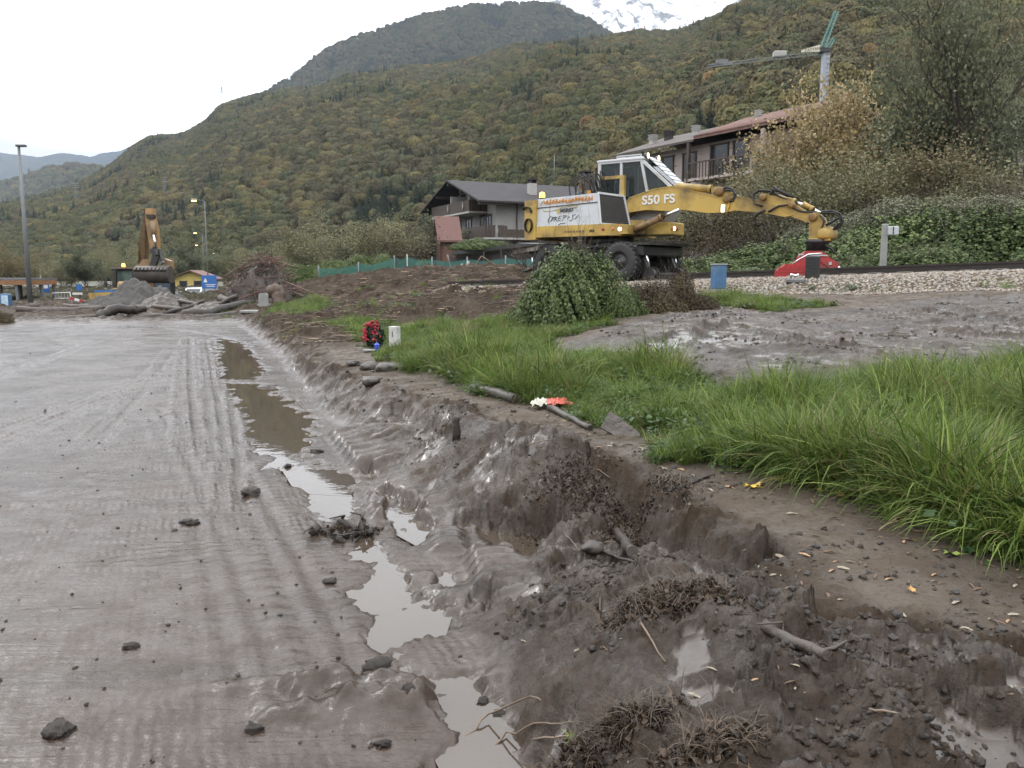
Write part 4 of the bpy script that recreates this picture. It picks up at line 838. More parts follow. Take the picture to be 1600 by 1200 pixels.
# left of the chalet
back('grey', 560, 62, 318, 'large grey-brown leafy bush left of the chalet', 'large_shrub', 'shrub', 1.5)
back('bare', 620, 60, 335, 'half-bare twiggy bush against the chalet', 'large_shrub', 'shrub', 1.3)
back('grey', 515, 64, 340, 'left flank bush of the grey-brown group beside the chalet', 'large_shrub', 'shrub', 1.3)
for i, (px, d, pt_, k_) in enumerate([(460,90,370,'willow'),(420,95,375,'dark'),(385,100,385,'willow'),(140,80,395,'dark'),(110,85,405,'willow'),(5,75,372,'brown'),(-35,75,375,'brown'),(350,105,388,'dark'),(480,75,385,'willow'),(60,95,395,'grey'),(655,80,345,'dark'),(240,120,385,'grey'),(290,130,385,'dark'),(180,110,380,'willow')]):
    back(k_, px, d, pt_, {'willow':'dull green roadside tree behind the excavators','dark':'dark green tree behind the excavators and the yellow house','brown':'rusty-leaved tree behind the bus shelter','grey':'grey-green tree at the valley floor'}[k_]+['',', right of the lamps',', left of the brush pile',', at the loader cab',', left of the loader',', right one',', left one at the border',', above the brush pile',', next to the fence end','',', at the chalet corner',', behind the raised boom',', behind the lamps',', behind the dumper'][i], 'roadside_tree', 'tree', 1.1, 'trees beyond the end of the road', 0.0, 'crown', 'trunk')
# ------------------------------------------------------------------ materials of the machines
YEL = mat('worn_yellow_paint', (.53, .355, .085), .5, var=.18, scale=1.2, bump=.1, bscale=14, dirt=(.12, .085, .045), dirtamt=.75, spec=.4)
WHT = mat('grimy_white_paint', (.55, .565, .585), .4, var=.08, scale=1.5, bump=.06, bscale=10, dirt=(.30, .29, .27), dirtamt=.35)
BLKM = mat('greasy_black_steel', (.018, .017, .017), .42, var=.4, scale=3, bump=.4, bscale=18, dirt=(.06, .052, .045), dirtamt=.4)
RUB = mat('black_rubber_tyre', (.022, .022, .022), .7, var=.3, scale=3, bump=.3, bscale=25, dirt=(.05, .042, .035), dirtamt=.3)
GRIM = mat('dusty_grey_steel', (.16, .16, .165), .5, metal=.2, var=.25, scale=3, bump=.2)
CHROME = mat('polished_ram_rod', (.80, .80, .82), .18, metal=1.0, var=.05, bump=0)
REDP = mat('scratched_red_paint', (.42, .028, .032), .4, var=.2, scale=2, bump=.15, dirt=(.12, .07, .05), dirtamt=.5)
ORA = mat('tan_orange_machine_paint', (.36, .22, .095), .45, var=.18, scale=1.4, bump=.1, dirt=(.14, .09, .05), dirtamt=.6)
def glassmat(name, col, rough=.08, alpha=.62):
    m, nt, N, L, b = newmat(name); b.inputs['Base Color'].default_value = (*col, 1); b.inputs['Roughness'].default_value = rough; b.inputs['Alpha'].default_value = alpha; b.inputs['IOR'].default_value = 1.5; return m
GLASS = glassmat('tinted_cab_glass', (.02, .03, .032), .06, .78)
DGLASS = glassmat('dark_window_glass', (.025, .03, .035), .1, 1.0)
AMB = mat('lit_amber_beacon', (.8, .3, .04), .3, var=0, bump=0, emit=(1, .42, .08), es=5)
LAMPW = mat('lit_headlamp', (.9, .8, .6), .3, var=0, bump=0, emit=(1, .82, .50), es=5)
LAMPR = mat('red_reflector_lens', (.35, .02, .02), .25, var=0, bump=0)
LAMPO = mat('orange_reflector_lens', (.55, .16, .03), .25, var=0, bump=0)
BLUEP = mat('faded_blue_paint', (.05, .14, .27), .5, var=.2, scale=6, bump=.1, dirt=(.20, .21, .20), dirtamt=.35)
DARKY = mat('greasy_ochre_pin', (.22,.12,.03), .5, var=.4, scale=6, dirt=(.04,.03,.02), dirtamt=.6)
INKW = mat('white_lettering', (.75, .74, .72), .5, var=.06, bump=0)
INKO = mat('orange_spray_paint', (.62, .25, .03), .5, var=.15, bump=0)
INKB = mat('black_spray_paint', (.012, .012, .014), .5, var=.1, bump=0)
INKY = mat('yellow_spray_paint', (.55, .42, .05), .5, var=.15, bump=0)
# ------------------------------------------------------------------ yellow road-rail excavator
OX, OY, OZ = 2.84, 25.0, 1.41; UA = R(-35); cu, su = math.cos(UA), math.sin(UA)
def loc(px, py, yl):
    """pixel -> (x, z) in the slewing body's own frame on its plane y = yl"""
    r_ = ray(px, py); n = np.array((-su, cu, 0)); t = (n[0]*OX+n[1]*OY+yl)/(r_[0]*n[0]+r_[1]*n[1])
    p = r_*t; dx, dy = p[0]-OX, p[1]-OY; return (dx*cu+dy*su, p[2]+EYE-OZ)
rx = thing('rail_excavator', 'yellow and white road-rail excavator with raised cab and long boom standing on the track', 'excavator', (OX, OY, OZ), UA)
# --- slewing platform
pl = MB(); pl.prism([(-1.95,-1.22),(.62,-1.22),(.95,-.95),(1.0,1.22),(-1.95,1.22),(-2.05,.6),(-2.05,-.6)], 1.30, 1.62, 'z')
pl.prism([(.3,-.42),(1.35,-.30),(1.35,.42),(.3,.5)], 1.36, 1.75, 'z'); pl.build('platform', YEL, rx)
sw = MB(); sw.lathe([(0,1.06),(.72,1.06),(.78,1.1),(.78,1.28),(.72,1.31),(0,1.31)], (0,0,0), 28); sw.build('slew_ring', BLKM, rx)
cw = MB(); cwp = [(-2.22,-1.12),(-1.78,-1.25),(-1.74,-1.25),(-1.74,1.25),(-1.78,1.25),(-2.22,1.12)]; cw.prism(cwp, 1.24, 2.40, 'z'); cwo = cw.build('counterweight', YEL, rx)
sixm = MB()
def arc(cx, cz, r0, a0, a1, yv, w, n=14, sx=1.0):
    for i in range(n):
        p = [(cx+math.cos(R(a0+(a1-a0)*(i+k)/n))*r_*sx, yv, cz+math.sin(R(a0+(a1-a0)*(i+k)/n))*r_) for k, r_ in ((0, r0-w/2), (1, r0-w/2), (1, r0+w/2), (0, r0+w/2))]
        sixm.add(p, [(0, 1, 2, 3)])
# a big sprayed 6 on the flat side of the counterweight
def six_side():
    q = MB()
    def band(pts, w):
        for a, b_ in zip(pts[:-1], pts[1:]):
            A, B_ = Vector(a), Vector(b_); q.bar(A, B_+(B_-A)*.2, w, .012)
    # side face runs from (-2.22,-1.12) to (-1.78,-1.25)
    def s(u, v): t = (u+.5); return (-2.22+.44*t, -1.128-.13*t, 1.82+v)
    c1 = [s(.33*math.cos(R(a)), -.16+.20*math.sin(R(a))) for a in range(95, 460, 15)]; band(c1, .15); q1 = q; q = MB()
    c2 = [s(-.18+.44*math.cos(R(a)), .22+.17*math.sin(R(a))) for a in range(-5, 150, 15)]; band(c2, .16)
    return q1, q
for q_ in six_side(): q_.build('graffiti', INKB, cwo)
# --- engine hood: white side, sloping mesh front
hd = MB(); hz = 2.42
hd.add([(-1.74,-1.20,1.62),(.42,-1.20,1.62),(.28,-1.12,2.5),(-1.74,-1.12,2.42),(-1.74,.02,1.62),(.42,.02,1.62),(.28,.02,2.5),(-1.74,.02,2.42)], [(0,1,2,3),(4,7,6,5),(3,2,6,7),(0,4,5,1),(0,3,7,4)])
hood = hd.build('engine_hood', WHT, rx)
gp0, gp1 = Vector((.42,-1.20,1.62)), Vector((1.0,-.42,1.58))   # slanted front corner panel
fr = MB(); A, B_, C_, D_ = Vector((.42,-1.20,1.63)), Vector((.92,-.36,1.60)), Vector((.70,-.36,2.44)), Vector((.28,-1.12,2.5))
for a, b_ in ((A, B_), (B_, C_), (C_, D_), (D_, A)): fr.bar(a, b_, .055)
fr.build('grille_frame', WHT, rx)
gm = MB(); gm.add([A+(B_-A)*.03, B_, C_, D_], [(0,1,2,3)]); 
for i in range(1, 14):
    t = i/14; gm.bar(A.lerp(D_, t)+Vector((.012,-.006,0)), B_.lerp(C_, t)+Vector((.012,-.006,0)), .012)
gm.build('radiator_grille', mat('dark_grille_mesh', (.035, .033, .03), .6, bump=.5, bscale=120), rx)
ht = MB(); ht.add([(.28,-1.12,2.498),(.70,-.36,2.438),(.70,.02,2.44),(.28,.02,2.498)], [(0,1,2,3)]); ht.add([(.42,.02,1.62),(.92,.02,1.60),(.70,.02,2.44),(.28,.02,2.498)], [(0,1,2,3)]); ht.build('hood_top', WHT, rx)
seam = MB(); seam.bar((-1.74,-1.166,2.16), (.30,-1.158,2.24), .012, .022); seam.bar((-1.30,-1.20,1.66), (-1.30,-1.13,2.42), .006, .01); seam.build('panel_joint', BLKM, hood)
# writing on the hood
def hoodpt(u, v): # u along 0..1, v height 0..1 on the tilted side
    x_ = -1.74+u*2.1; y_ = -1.20+.08*v-.008; return Vector((x_, y_, 1.62+v*(.80+.06*u)))
def strokes(name, lines, w, m_):
    q = MB()
    for ln in lines:
        for a, b_ in zip(ln[:-1], ln[1:]): q.bar(hoodpt(*a), hoodpt(*b_), w, .008)
    return q.build(name, m_, hood)
rr_ = random.Random(3)
ln = []
for i in range(15):
    u0 = .10+i*.052; ln.append([(u0+rr_.uniform(0,.01), .74+rr_.uniform(0,.04)), (u0+.012, .92+rr_.uniform(-.03,.04)), (u0+.034, .77+rr_.uniform(-.02,.06)), (u0+.05, .93+rr_.uniform(-.06,.03)), (u0+.062, .80)])
strokes('orange_graffiti', ln+[[(.08,.74),(.05,.80),(.10,.93)]], .030, INKO)
strokes('yellow_graffiti', [[(.10,.60),(.12,.55),(.24,.54),(.36,.58),(.40,.63),(.52,.66),(.66,.69),(.64,.60),(.60,.62)], [(.34,.43),(.34,.58)], [(.355,.43),(.355,.58)], [(.37,.44),(.37,.58)]], .020, INKY)
ln = [[(.20,.14),(.19,.24),(.23,.34),(.27,.32)], [(.23,.15),(.27,.31),(.30,.31),(.25,.20)], [(.29,.17),(.31,.33),(.34,.29),(.31,.24),(.34,.16)], [(.35,.17),(.37,.33),(.41,.34)], [(.36,.25),(.40,.26)], [(.36,.18),(.41,.17)], [(.43,.16),(.44,.36),(.49,.33),(.45,.27)], [(.50,.24),(.54,.28),(.51,.34)], [(.53,.18),(.56,.15),(.60,.24),(.58,.34),(.63,.36)], [(.40,.08),(.36,.02)], [(.40,.07),(.48,.09)], [(.62,.20),(.68,.33)]]
strokes('black_graffiti', ln, .020, INKB)
def text(s, size, M4, m_, parent, name='lettering', ext=.004, bold=.0, align='LEFT'):
    cu_ = bpy.data.curves.new(name, 'FONT'); cu_.body = s; cu_.size = size; cu_.extrude = ext; cu_.offset = bold; cu_.align_x = align; cu_.materials.append(m_)
    o = bpy.data.objects.new(name, cu_); link(o); bpy.context.view_layer.update()
    me = bpy.data.meshes.new_from_object(o.evaluated_get(bpy.context.evaluated_depsgraph_get())); bpy.data.objects.remove(o)
    if not me.materials: me.materials.append(m_)
    o = bpy.data.objects.new(name, me); link(o); o.parent = parent; o.matrix_local = M4; return o
def side_matrix(p, tilt=0.0, rise=0.0): # text reading towards +x on a face looking to -y
    return Matrix.Translation(p) @ Matrix.Rotation(-rise, 4, 'Y') @ Matrix.Rotation(R(90)-tilt, 4, 'X')
text('MSR07', .155, side_matrix(hoodpt(.385, .46)+Vector((0,-.008,0)), .09, .03), INKB, hood, bold=.003)

BST = mat('brown_stencil_print', (.20,.10,.03), .5, bump=0)
for i in range(7): strip = MB(); strip.box((-.72+i*.10, -1.228, 1.44), (.065, .006, .05)); strip.build('stencil_mark', BST, rx)
v_ = MB()
for i in range(3): v_.box((.10+i*.055, -1.226, 1.44), (.035, .012, .07))
v_.build('side_vent', BLKM, rx)
ctr = MB(); ctr.box((-.05,-1.06,2.53), (.08,.08,.12)); ctr.build('filler_cap', mat('orange_cap', (.62,.27,.03), .5, bump=0), rx)
# front step box and lamp clusters
fb = MB(); fb.prism([(.62,-1.16),(1.12,-.90),(1.10,-.30),(.62,-.30)], 1.34, 1.60, 'z'); fb.build('front_step_box', YEL, rx)
fb2 = MB(); fb2.box((1.62,-.05+.35,1.50), (.95,.95,.36), bev=.03); fb2.build('fuel_box', YEL, rx)
for (c, m_) in (((.52,-1.215,1.475), LAMPR), ((.745,-1.10,1.475), LAMPO), ((.92,-1.005,1.475), LAMPW)):
    q = MB(); q.lathe([(0,-.02),(.045,-.018),(.055,0),(.055,.05),(0,.05)], c, 14, 'y'); q.build('lamp', m_, rx)
for (c, m_) in (((2.11,-.10,1.50), LAMPO), ((2.11,.06,1.50), LAMPW), ((2.11,.22,1.50), LAMPR)):
    q = MB(); q.lathe([(.055,-.05),(.055,.0),(.045,.02),(0,.024)], c, 14, 'x'); q.build('lamp', m_, rx)
fs = MB(); fs.add([(1.05,-.35,1.20),(2.35,-.55,1.14),(2.45,.75,1.14),(1.2,.9,1.22),(1.05,-.35,1.17),(2.35,-.55,1.11),(2.45,.75,1.11),(1.2,.9,1.19)], [(0,1,2,3),(7,6,5,4),(0,4,5,1),(1,5,6,2),(2,6,7,3),(3,7,4,0)]); fs.build('front_mudguard', BLKM, rx)
rs = MB(); rs.add([(-2.55,-1.15,1.16),(-1.55,-1.25,1.10),(-1.5,0,1.12),(-2.55,0,1.20)], [(0,1,2,3)]); rs.build('rear_mudguard', GRIM, rx)
# beacon
bz = MB(); bz.lathe([(0,0),(.10,0),(.10,.03),(.09,.05),(.0,.05)], (-1.66,-1.02,2.42), 16); bz.build('beacon_foot', BLKM, rx)
be = MB(); be.lathe([(.085,0),(.09,.07),(.075,.14),(.03,.165),(0,.168)], (-1.66,-1.02,2.47), 16); be.build('beacon', AMB, rx)
# --- cab
y0, y1 = .18, 1.18; zb, zt = 1.75, 3.50; xr, xf = -.38, .98
def pane(name, pts, m_=GLASS, parent=None): q = MB(); q.add(pts, [tuple(range(len(pts)))]); return q.build(name, m_, parent)
cab = MB()
for yv in (y0, y1):
    cab.bar((xr,yv,1.7), (xr,yv,zt), .09); cab.bar((.34,yv,2.3), (.34,yv,zt), .08); cab.bar((xf,yv,zt), (xf+.24,yv,2.45), .08)
    cab.bar((xr,yv,zt), (xf+.04,yv,zt), .10, .09); cab.bar((xr,yv,2.42), (xf+.2,yv,2.42), .08)
    cab.bar((xf,yv,zt), (1.98,yv,2.62), .075)                      # raked front edge
    cab.prism([(xr,1.72),(1.55,1.72),(1.98,2.3),(1.98,2.62),(xf+.24,2.45),(xr,2.42)], yv-.02, yv+.02)
cab.bar((xr,y0,zt), (xr,y1,zt), .09); cab.bar((xf,y0,zt), (xf,y1,zt), .09); cab.bar((1.98,y0,2.62), (1.98,y1,2.62), .08); cab.box((xr,(y0+y1)/2,2.05), (.05,y1-y0,.75))
cabo = cab.build('cab_frame', WHT, rx)
rf = MB(); rf.box(((xr+xf)/2,(y0+y1)/2,zt+.035), (xf-xr+.16,y1-y0+.14,.07), bev=.02); rf.box((.52,(y0+y1)/2,zt+.10), (.75,y1-y0-.2,.06), bev=.015); rf.build('cab_roof', WHT, rx)
rk = MB()
for yv in (y0+.12, y1-.12): rk.bar((.12,yv,zt+.17), (.90,yv,zt+.17), .03); rk.bar((.12,yv,zt+.08), (.12,yv,zt+.18), .03); rk.bar((.90,yv,zt+.08), (.90,yv,zt+.18), .03)
rk.build('roof_rail', WHT, rx)
for pts in ([(xr+.06,y0,2.47),(.29,y0,2.47),(.29,y0,zt-.06),(xr+.06,y0,zt-.06)], [(.39,y0,2.47),(1.12,y0,2.47),(.94,y0,zt-.06),(.39,y0,zt-.06)], [(1.20,y0,2.47),(1.90,y0,2.62),(1.05,y0,3.38)],
            [(xr+.06,y1,2.47),(.29,y1,2.47),(.29,y1,zt-.06),(xr+.06,y1,zt-.06)], [(.39,y1,2.47),(1.12,y1,2.47),(.94,y1,zt-.06),(.39,y1,zt-.06)], [(1.20,y1,2.47),(1.90,y1,2.62),(1.05,y1,3.38)],
            [(xr,y0+.06,2.47),(xr,y1-.06,2.47),(xr,y1-.06,zt-.06),(xr,y0+.06,zt-.06)], [(xf+.05,y0+.05,zt-.05),(xf+.05,y1-.05,zt-.05),(1.93,y1-.05,2.66),(1.93,y0+.05,2.66)]):
    pane('cab_window', pts, GLASS, rx)
vs = MB()   # white slatted visor over the raked screen
for k_ in range(6):
    t = k_/6; a = Vector((1.06+.95*t, y0+.40, 3.60-.86*t)); vs.box(a+Vector((.06,.2,-.05)), (.17,.68,.02), m=Matrix.Rotation(R(42), 3, 'Y'))
vs.build('screen_visor', WHT, rx)
gv_ = MB()
for k_ in range(7): gv_.bar((1.32+k_*.1, y0-.03, 2.02), (1.40+k_*.1, y0-.03, 2.34), .03)
gv_.build('cab_grille', WHT, rx)
seat = MB(); seat.box((.28,.68,2.32), (.5,.5,.14), bev=.04); seat.box((.05,.68,2.66), (.14,.48,.6), bev=.04); seat.box((.05,.68,3.03), (.1,.26,.18), bev=.03); seat.build('driver_seat', mat('dark_seat_cloth', (.03,.03,.035), .8), rx)
mt_ = MB(); mt_.tube([(1.5,y1-.35,2.6),(1.35,y1-.4,3.0)], .012, 5); mt_.build('wiper', BLKM, rx)
for (c) in ((1.10,.30,3.62), (1.10,1.02,3.62)):
    q = MB(); q.lathe([(0,-.09),(.06,-.07),(.085,0),(.085,.03)], c, 16, 'x'); h_ = q.build('work_lamp', BLKM, rx); q = MB(); q.lathe([(.078,.028),(.05,.04),(0,.044)], c, 16, 'x'); q.build('lens', LAMPW, h_)
lb = MB(); lb.tube([(1.04,.2,3.55),(1.04,1.1,3.55)], .02, 6); lb.tube([(1.04,.5,3.55),(1.18,.5,3.42),(1.25,.8,3.40),(1.04,.85,3.55)], .018, 6); lb.build('lamp_bar', BLKM, rx)
# yellow guard rail between hood and cab
gr_ = MB(); gr_.bar((-.20,-.10,3.02), (.56,-.10,3.02), .09); gr_.bar((.54,-.10,1.5), (.54,-.10,3.06), .12); gr_.bar((-.15,-.1,2.3), (-.15,-.1,2.62), .09); gr_.bar((.30,.08,1.5), (.30,.08,2.3), .12); gr_.build('boom_stop_frame', YEL, rx)
hs_ = MB()
for i in range(9):
    a = rr_.uniform(-.06,.06); hs_.tube([(-1.05+a+.10*i,-.25+a,2.45),(-1.15+.12*i+a,-.25,2.9+.04*i),(-.85+.10*i,-.2+a,3.20-.02*i+a),(-.55+.06*i,-.15,2.95+a),(-.42+.06*i,-.1,2.42)], .022, 6)
hs_.build('hydraulic_hose', RUB, rx)
ex = MB(); ex.tube([(-.65,-.55,2.45),(-.65,-.55,2.62)], .09, 12); ex.build('exhaust_stub', BLKM, rx)
# --- boom group, outlines measured in the boom's own vertical plane
YB = -.12
def OL(pts, yl=YB): return [loc(a, b_, yl) for a, b_ in pts]
def plate(name, pts, hw, m_=YEL, yc=YB, parent=rx, fl=True):
    q = MB(); o = OL(pts, yc-hw); q.prism(o, yc-hw, yc+hw)
    if fl:
        n = len(o)
        for i in range(n): a, b_ = o[i], o[(i+1) % n]; q.bar((a[0], yc-hw-.004, a[1]), (b_[0], yc-hw-.004, b_[1]), .018, .03)
    return q.build(name, m_, parent)
boom = plate('boom', [(972,324),(985,309),(1020,296),(1052,291),(1085,299),(1125,308),(1140,318),(1136,331),(1105,332),(1070,327),(1045,329),(1010,327),(984,331),(974,343)], .20)
b0_ = loc(1003, 318, YB-.21); b1_ = loc(1036, 315.5, YB-.21)
text('S50 FS', .34, side_matrix(Vector((b0_[0], YB-.216, b0_[1]-.03)), 0, math.atan2(b1_[1]-b0_[1], b1_[0]-b0_[0])*.5), INKW, boom, bold=.008).scale = (1.12, 1, 1)
arm1 = plate('middle_arm', [(1122,303),(1146,303),(1152,307),(1202,317),(1222,326),(1238,336),(1226,338),(1190,331),(1150,328),(1130,331),(1118,322)], .16)
arm2 = plate('dipper_arm', [(1190,305),(1196,303),(1236,316),(1262,333),(1280,338),(1281,345),(1262,347),(1230,335),(1203,325),(1188,320)], .14, yc=YB)
kn = plate('arm_knuckle', [(1266,335),(1276,332),(1286,341),(1288,352),(1290,372),(1284,377),(1266,377),(1265,355)], .17)
def L3(px, py, yl=YB): q_ = loc(px, py, yl); return Vector((q_[0], yl, q_[1]))
def ram(a, b_, r1, r2, split, yl=YB, parent=rx, m_=YEL):
    A, B_ = L3(*a, yl), L3(*b_, yl); M_ = A.lerp(B_, split); q = MB(); q.cyl(A, M_, r1, 14); q.cyl(M_-(M_-A).normalized()*.08, M_, r1*1.15, 14); o = q.build('ram', m_, parent)
    q = MB(); q.cyl(M_, B_, r2, 10); q.build('ram_rod', CHROME, o)
ram((1056,291), (1128,297), .10, .05, .78); ram((1052,300), (1080,300), .02, .02, .5)
for yv in (YB-.30, YB+.34): ram((962,372), (1062,327), .095, .05, .74, yv, m_=mat('brown_dirty_ram', (.24,.14,.05), .5, dirt=(.08,.05,.03), dirtamt=.6) if yv < 0 else YEL)
ram((1212,308), (1262,322), .085, .045, .62); ram((1255,318), (1282,333), .06, .04, .6, YB-.05)
for (a, r_) in (((1128,300), .13), ((1140,312), .10), ((1196,309), .09), ((1274,340), .10), ((1240,321), .08), ((978,330), .14)):
    q = MB(); c = L3(*a); q.lathe([(0,-.26),(r_*.7,-.26),(r_,-.25),(r_,.25),(r_*.7,.26),(0,.26)], c, 16, 'y'); q.build('pivot_pin', DARKY, rx)
bk = MB(); bk.box(L3(1134,300), (.30,.34,.22)); bk.box(L3(1118,297), (.12,.30,.16)); bk.build('ram_bracket', YEL, rx)
q = MB(); c = L3(1129,326,YB-.30); q.box(c, (.12,.10,.22), bev=.03); wl = q.build('boom_work_lamp', BLKM, rx); q = MB(); q.box(c+Vector((.03,-.055,0)), (.10,.014,.19)); q.build('lens', LAMPW, wl)
hz_ = MB()
for pts in ([(1120,300),(1135,292),(1146,296),(1148,307),(1140,316),(1128,312)], [(1128,297),(1143,297),(1150,304),(1146,314),(1136,318)], [(1191,322),(1178,318),(1176,303),(1186,297),(1202,298),(1222,309),(1236,318)],
            [(1206,296),(1216,298),(1228,305),(1240,307)], [(1208,292),(1222,300),(1234,306)], [(1195,328),(1182,334),(1178,344),(1184,352),(1192,347)], [(1200,331),(1216,322),(1230,320),(1250,330),(1275,333),(1286,340),(1288,352)],
            [(1283,331),(1300,329),(1313,334),(1317,345),(1310,355),(1296,362)], [(1284,333),(1302,332),(1312,338),(1314,347),(1302,358)], [(1281,336),(1288,345),(1284,357),(1278,366)], [(1290,352),(1300,346),(1310,340)], [(1290,383),(1300,389),(1303,396)], [(1210,291),(1206,300),(1203,304)]):
    for k_, yv in enumerate((YB-.22, YB-.15)): hz_.tube([L3(a+k_*.8, b_+k_*1.1, yv+.02*i) for i, (a, b_) in enumerate(pts)], .024, 6)
hz_.build('hydraulic_hose', RUB, rx)
rt = MB(); c = L3(1291,364); rt.lathe([(0,-.16),(.24,-.16),(.27,-.1),(.26,.06),(.18,.14),(0,.16)], c, 18); rt.box(c+Vector((-.12,0,-.17)), (.55,.42,.08), bev=.02); rt.build('rotator', YEL, rx)
rt = MB(); c = L3(1277,383); rt.lathe([(0,.14),(.30,.14),(.30,.04),(.26,.02),(.28,-.14),(0,-.14)], c, 22); rt.build('tool_coupling', BLKM, rx)
# red tool at the end: domed shell with side jaws
rt = thing('red_grab_head', 'scratched red grab attachment hanging from the end of the long yellow boom', 'grab', (0,0,0))
g0 = P(1266, 430, 20.6); rt.location = (g0.x, g0.y, 1.44); rt.rotation_euler = (0, 0, R(-14))
q = MB(); q.prism([(-.30,.62),(-.16,.74),(.20,.74),(.38,.62),(.38,.50),(-.30,.50)], -.32, .32); q.build('head_plate', REDP, rt)
q = MB(); q.prism([(-.86,.08),(-.84,.26),(-.62,.42),(-.34,.46),(-.30,.62),(-.16,.62),(-.06,.36),(-.06,.10)], -.42, .42); q.build('jaw', REDP, rt)
q = MB(); q.prism([(.88,.04),(.80,.22),(.64,.30),(.62,.44),(.40,.56),(.12,.60),(.04,.36),(.10,.10),(.34,.02)], -.40, .40); q.build('jaw', REDP, rt)
q = MB()
for i in range(7): q.bar((-.78+.11*i,-.43,.30), (-.74+.11*i,-.43,.38+.01*i), .03)
q.bar((-.84,-.425,.24), (-.10,-.425,.24), .02); q.bar((-.45,-.38,.46), (-.15,-.38,.66), .05); q.bar((.2,-.42,.5), (.56,-.42,.22), .04); q.build('rib', REDP, rt)
q = MB(); q.bar((-.34,-.36,.66), (.34,-.36,.63), .035); q.tube([(-.5,-.4,.40),(-.3,-.42,.55),(-.1,-.42,.66),(.2,-.42,.68)], .02, 6); q.build('guard_bar', CHROME, rt)
q = MB(); q.prism([(-.88,0),(.88,-.04),(.8,.1),(-.84,.12)], -.43, .43); q.build('base_skirt', mat('mud_stained_red_steel', (.14,.06,.05), .6), rt)
q = MB(); q.tube([(.55,-.45,.3),(.62,-.46,.36)], .03, 8); q.build('bolt', CHROME, rt); q = MB(); q.box((.40,-.425,.44), (.07,.02,.07)); q.build('plate_tab', CHROME, rt)
# --- undercarriage along the track
gq = MB(); gq.bar((-.86,-.1,2.3), (-.86,-.1,2.9), .09); gq.build('upright_post', YEL, rx)
UC = math.atan2(TRKD.y, TRKD.x)-UA
uc = bpy.data.objects.new('undercarriage', None)
def U(mb, name, m_): o = mb.build(name, m_, rx); o.rotation_euler = (0, 0, UC); return o
q = MB(); q.box((0,0,.86), (2.6,.9,.42), bev=.05); q.box((1.35,0,.92), (.7,1.5,.35), bev=.05); q.box((-1.35,0,.92), (.7,1.5,.35), bev=.05); q.box((0,0,1.05), (1.2,1.4,.12)); q.box((1.75,0,.86), (.35,2.2,.3), bev=.04); q.box((1.95,0,1.04), (.5,2.35,.06)); U(q, 'chassis', BLKM)
q = MB()
for xx in (-1.25, 1.25): q.tube([(xx,-1.1,.55),(xx,1.1,.55)], .12, 12)
U(q, 'axle', BLKM)
def wheel(xx, yy_):
    q = MB(); r_ = .55; q.lathe([(.30,-.13),(.46,-.14),(.53,-.11),(r_,-.06),(r_,.06),(.53,.11),(.46,.14),(.30,.13)], (0,0,0), 32, 'y')
    for i in range(26):
        a = 2*math.pi*i/26
        for s_ in (-1, 1): q.box((math.cos(a+s_*.05)*r_, s_*.065, math.sin(a+s_*.05)*r_), (.04,.10,.075), m=Matrix.Rotation(-a, 3, 'Y') @ Matrix.Rotation(s_*.35, 3, 'X'))
    o = U(q, 'wheel', RUB); c = Matrix.Rotation(UC, 3, 'Z') @ Vector((xx, yy_, .55)); o.location = c
    q = MB(); q.lathe([(0,-.07),(.12,-.08),(.13,-.04),(.28,-.04),(.31,-.12),(.31,.12),(.28,.04),(0,.04)], (0,0,0), 24, 'y'); p_ = q.build('rim', BLKM, o)
for xx in (-1.25, 1.25):
    for yy_ in (-1.12, -.80, .80, 1.12): wheel(xx, yy_)
for s_ in (-.75, .75):
    for e_ in (1, -1):
        q = MB(); q.tube([(e_*1.98,s_-.14,.20),(e_*1.98,s_+.06,.20)], .20, 20); q.tube([(e_*1.98,s_+.06,.20),(e_*1.98,s_+.10,.20)], .235, 20); w_ = U(q, 'rail_wheel', BLKM)
        q = MB(); q.tube([(e_*1.98,s_+.10,.20),(e_*1.98,s_+.115,.20)], .19, 20); o = q.build('wheel_face', CHROME if s_ > 0 else GRIM, w_)
        q = MB(); q.bar((e_*1.7,s_-.1,.8), (e_*1.98,s_-.1,.22), .11); U(q, 'rail_wheel_arm', BLKM)
        q = MB(); q.cyl((e_*2.02,s_-.30*1,.72), (e_*2.08,s_-.22,.38), .028, 10); U(q, 'guide_ram_rod', CHROME)
q = MB()
for e_ in (1, -1): q.tube([(e_*1.98,-.75,.2),(e_*1.98,.75,.2)], .07, 10)
U(q, 'rail_axle', BLKM)
# ------------------------------------------------------------------ railway
RAILM = mat('rusty_dark_rail', (.035, .026, .022), .55, metal=.3, var=.3, scale=8, bump=.2)
RAILT = mat('worn_rail_head', (.20, .19, .18), .35, metal=.8, var=.2, bump=0)
SLP = mat('weathered_sleeper', (.10, .085, .07), .85, var=.3, scale=6, bump=.5)
def tp(t, n, z_=0): v = TRK0+TRKD*t+TRKN*n; return Vector((v.x, v.y, float(trk_z(t))+z_))
track = thing('railway_track', 'single railway track with dark rails on pale ballast in front of the ivy thicket', 'railway', (0,0,0))
for nn in (-.75, .75):
    q = MB()
    for i in range(-3, 14):
        t0, t1 = i*2.0, i*2.0+2.0
        q.bar(tp(t0, nn, .07), tp(t1, nn, .07), .13, .02); q.bar(tp(t0, nn, .13), tp(t1, nn, .13), .018, .12); q.bar(tp(t0, nn, .20), tp(t1, nn, .20), .07, .045)
    q.build('rail', RAILM, track)
sm = MB(); sm.box((0,0,0), (.25,2.5,.14), bev=.02); sme = sm.mesh('sleeper'); sme.materials.append(SLP)
for i in range(-8, 44):
    o = mobj('sleeper', sme, None, track); o.location = tp(i*.62, 0, .0); o.rotation_euler = (0, -math.atan(.031) if i*.62 < 14 else 0, math.atan2(TRKD.y, TRKD.x))
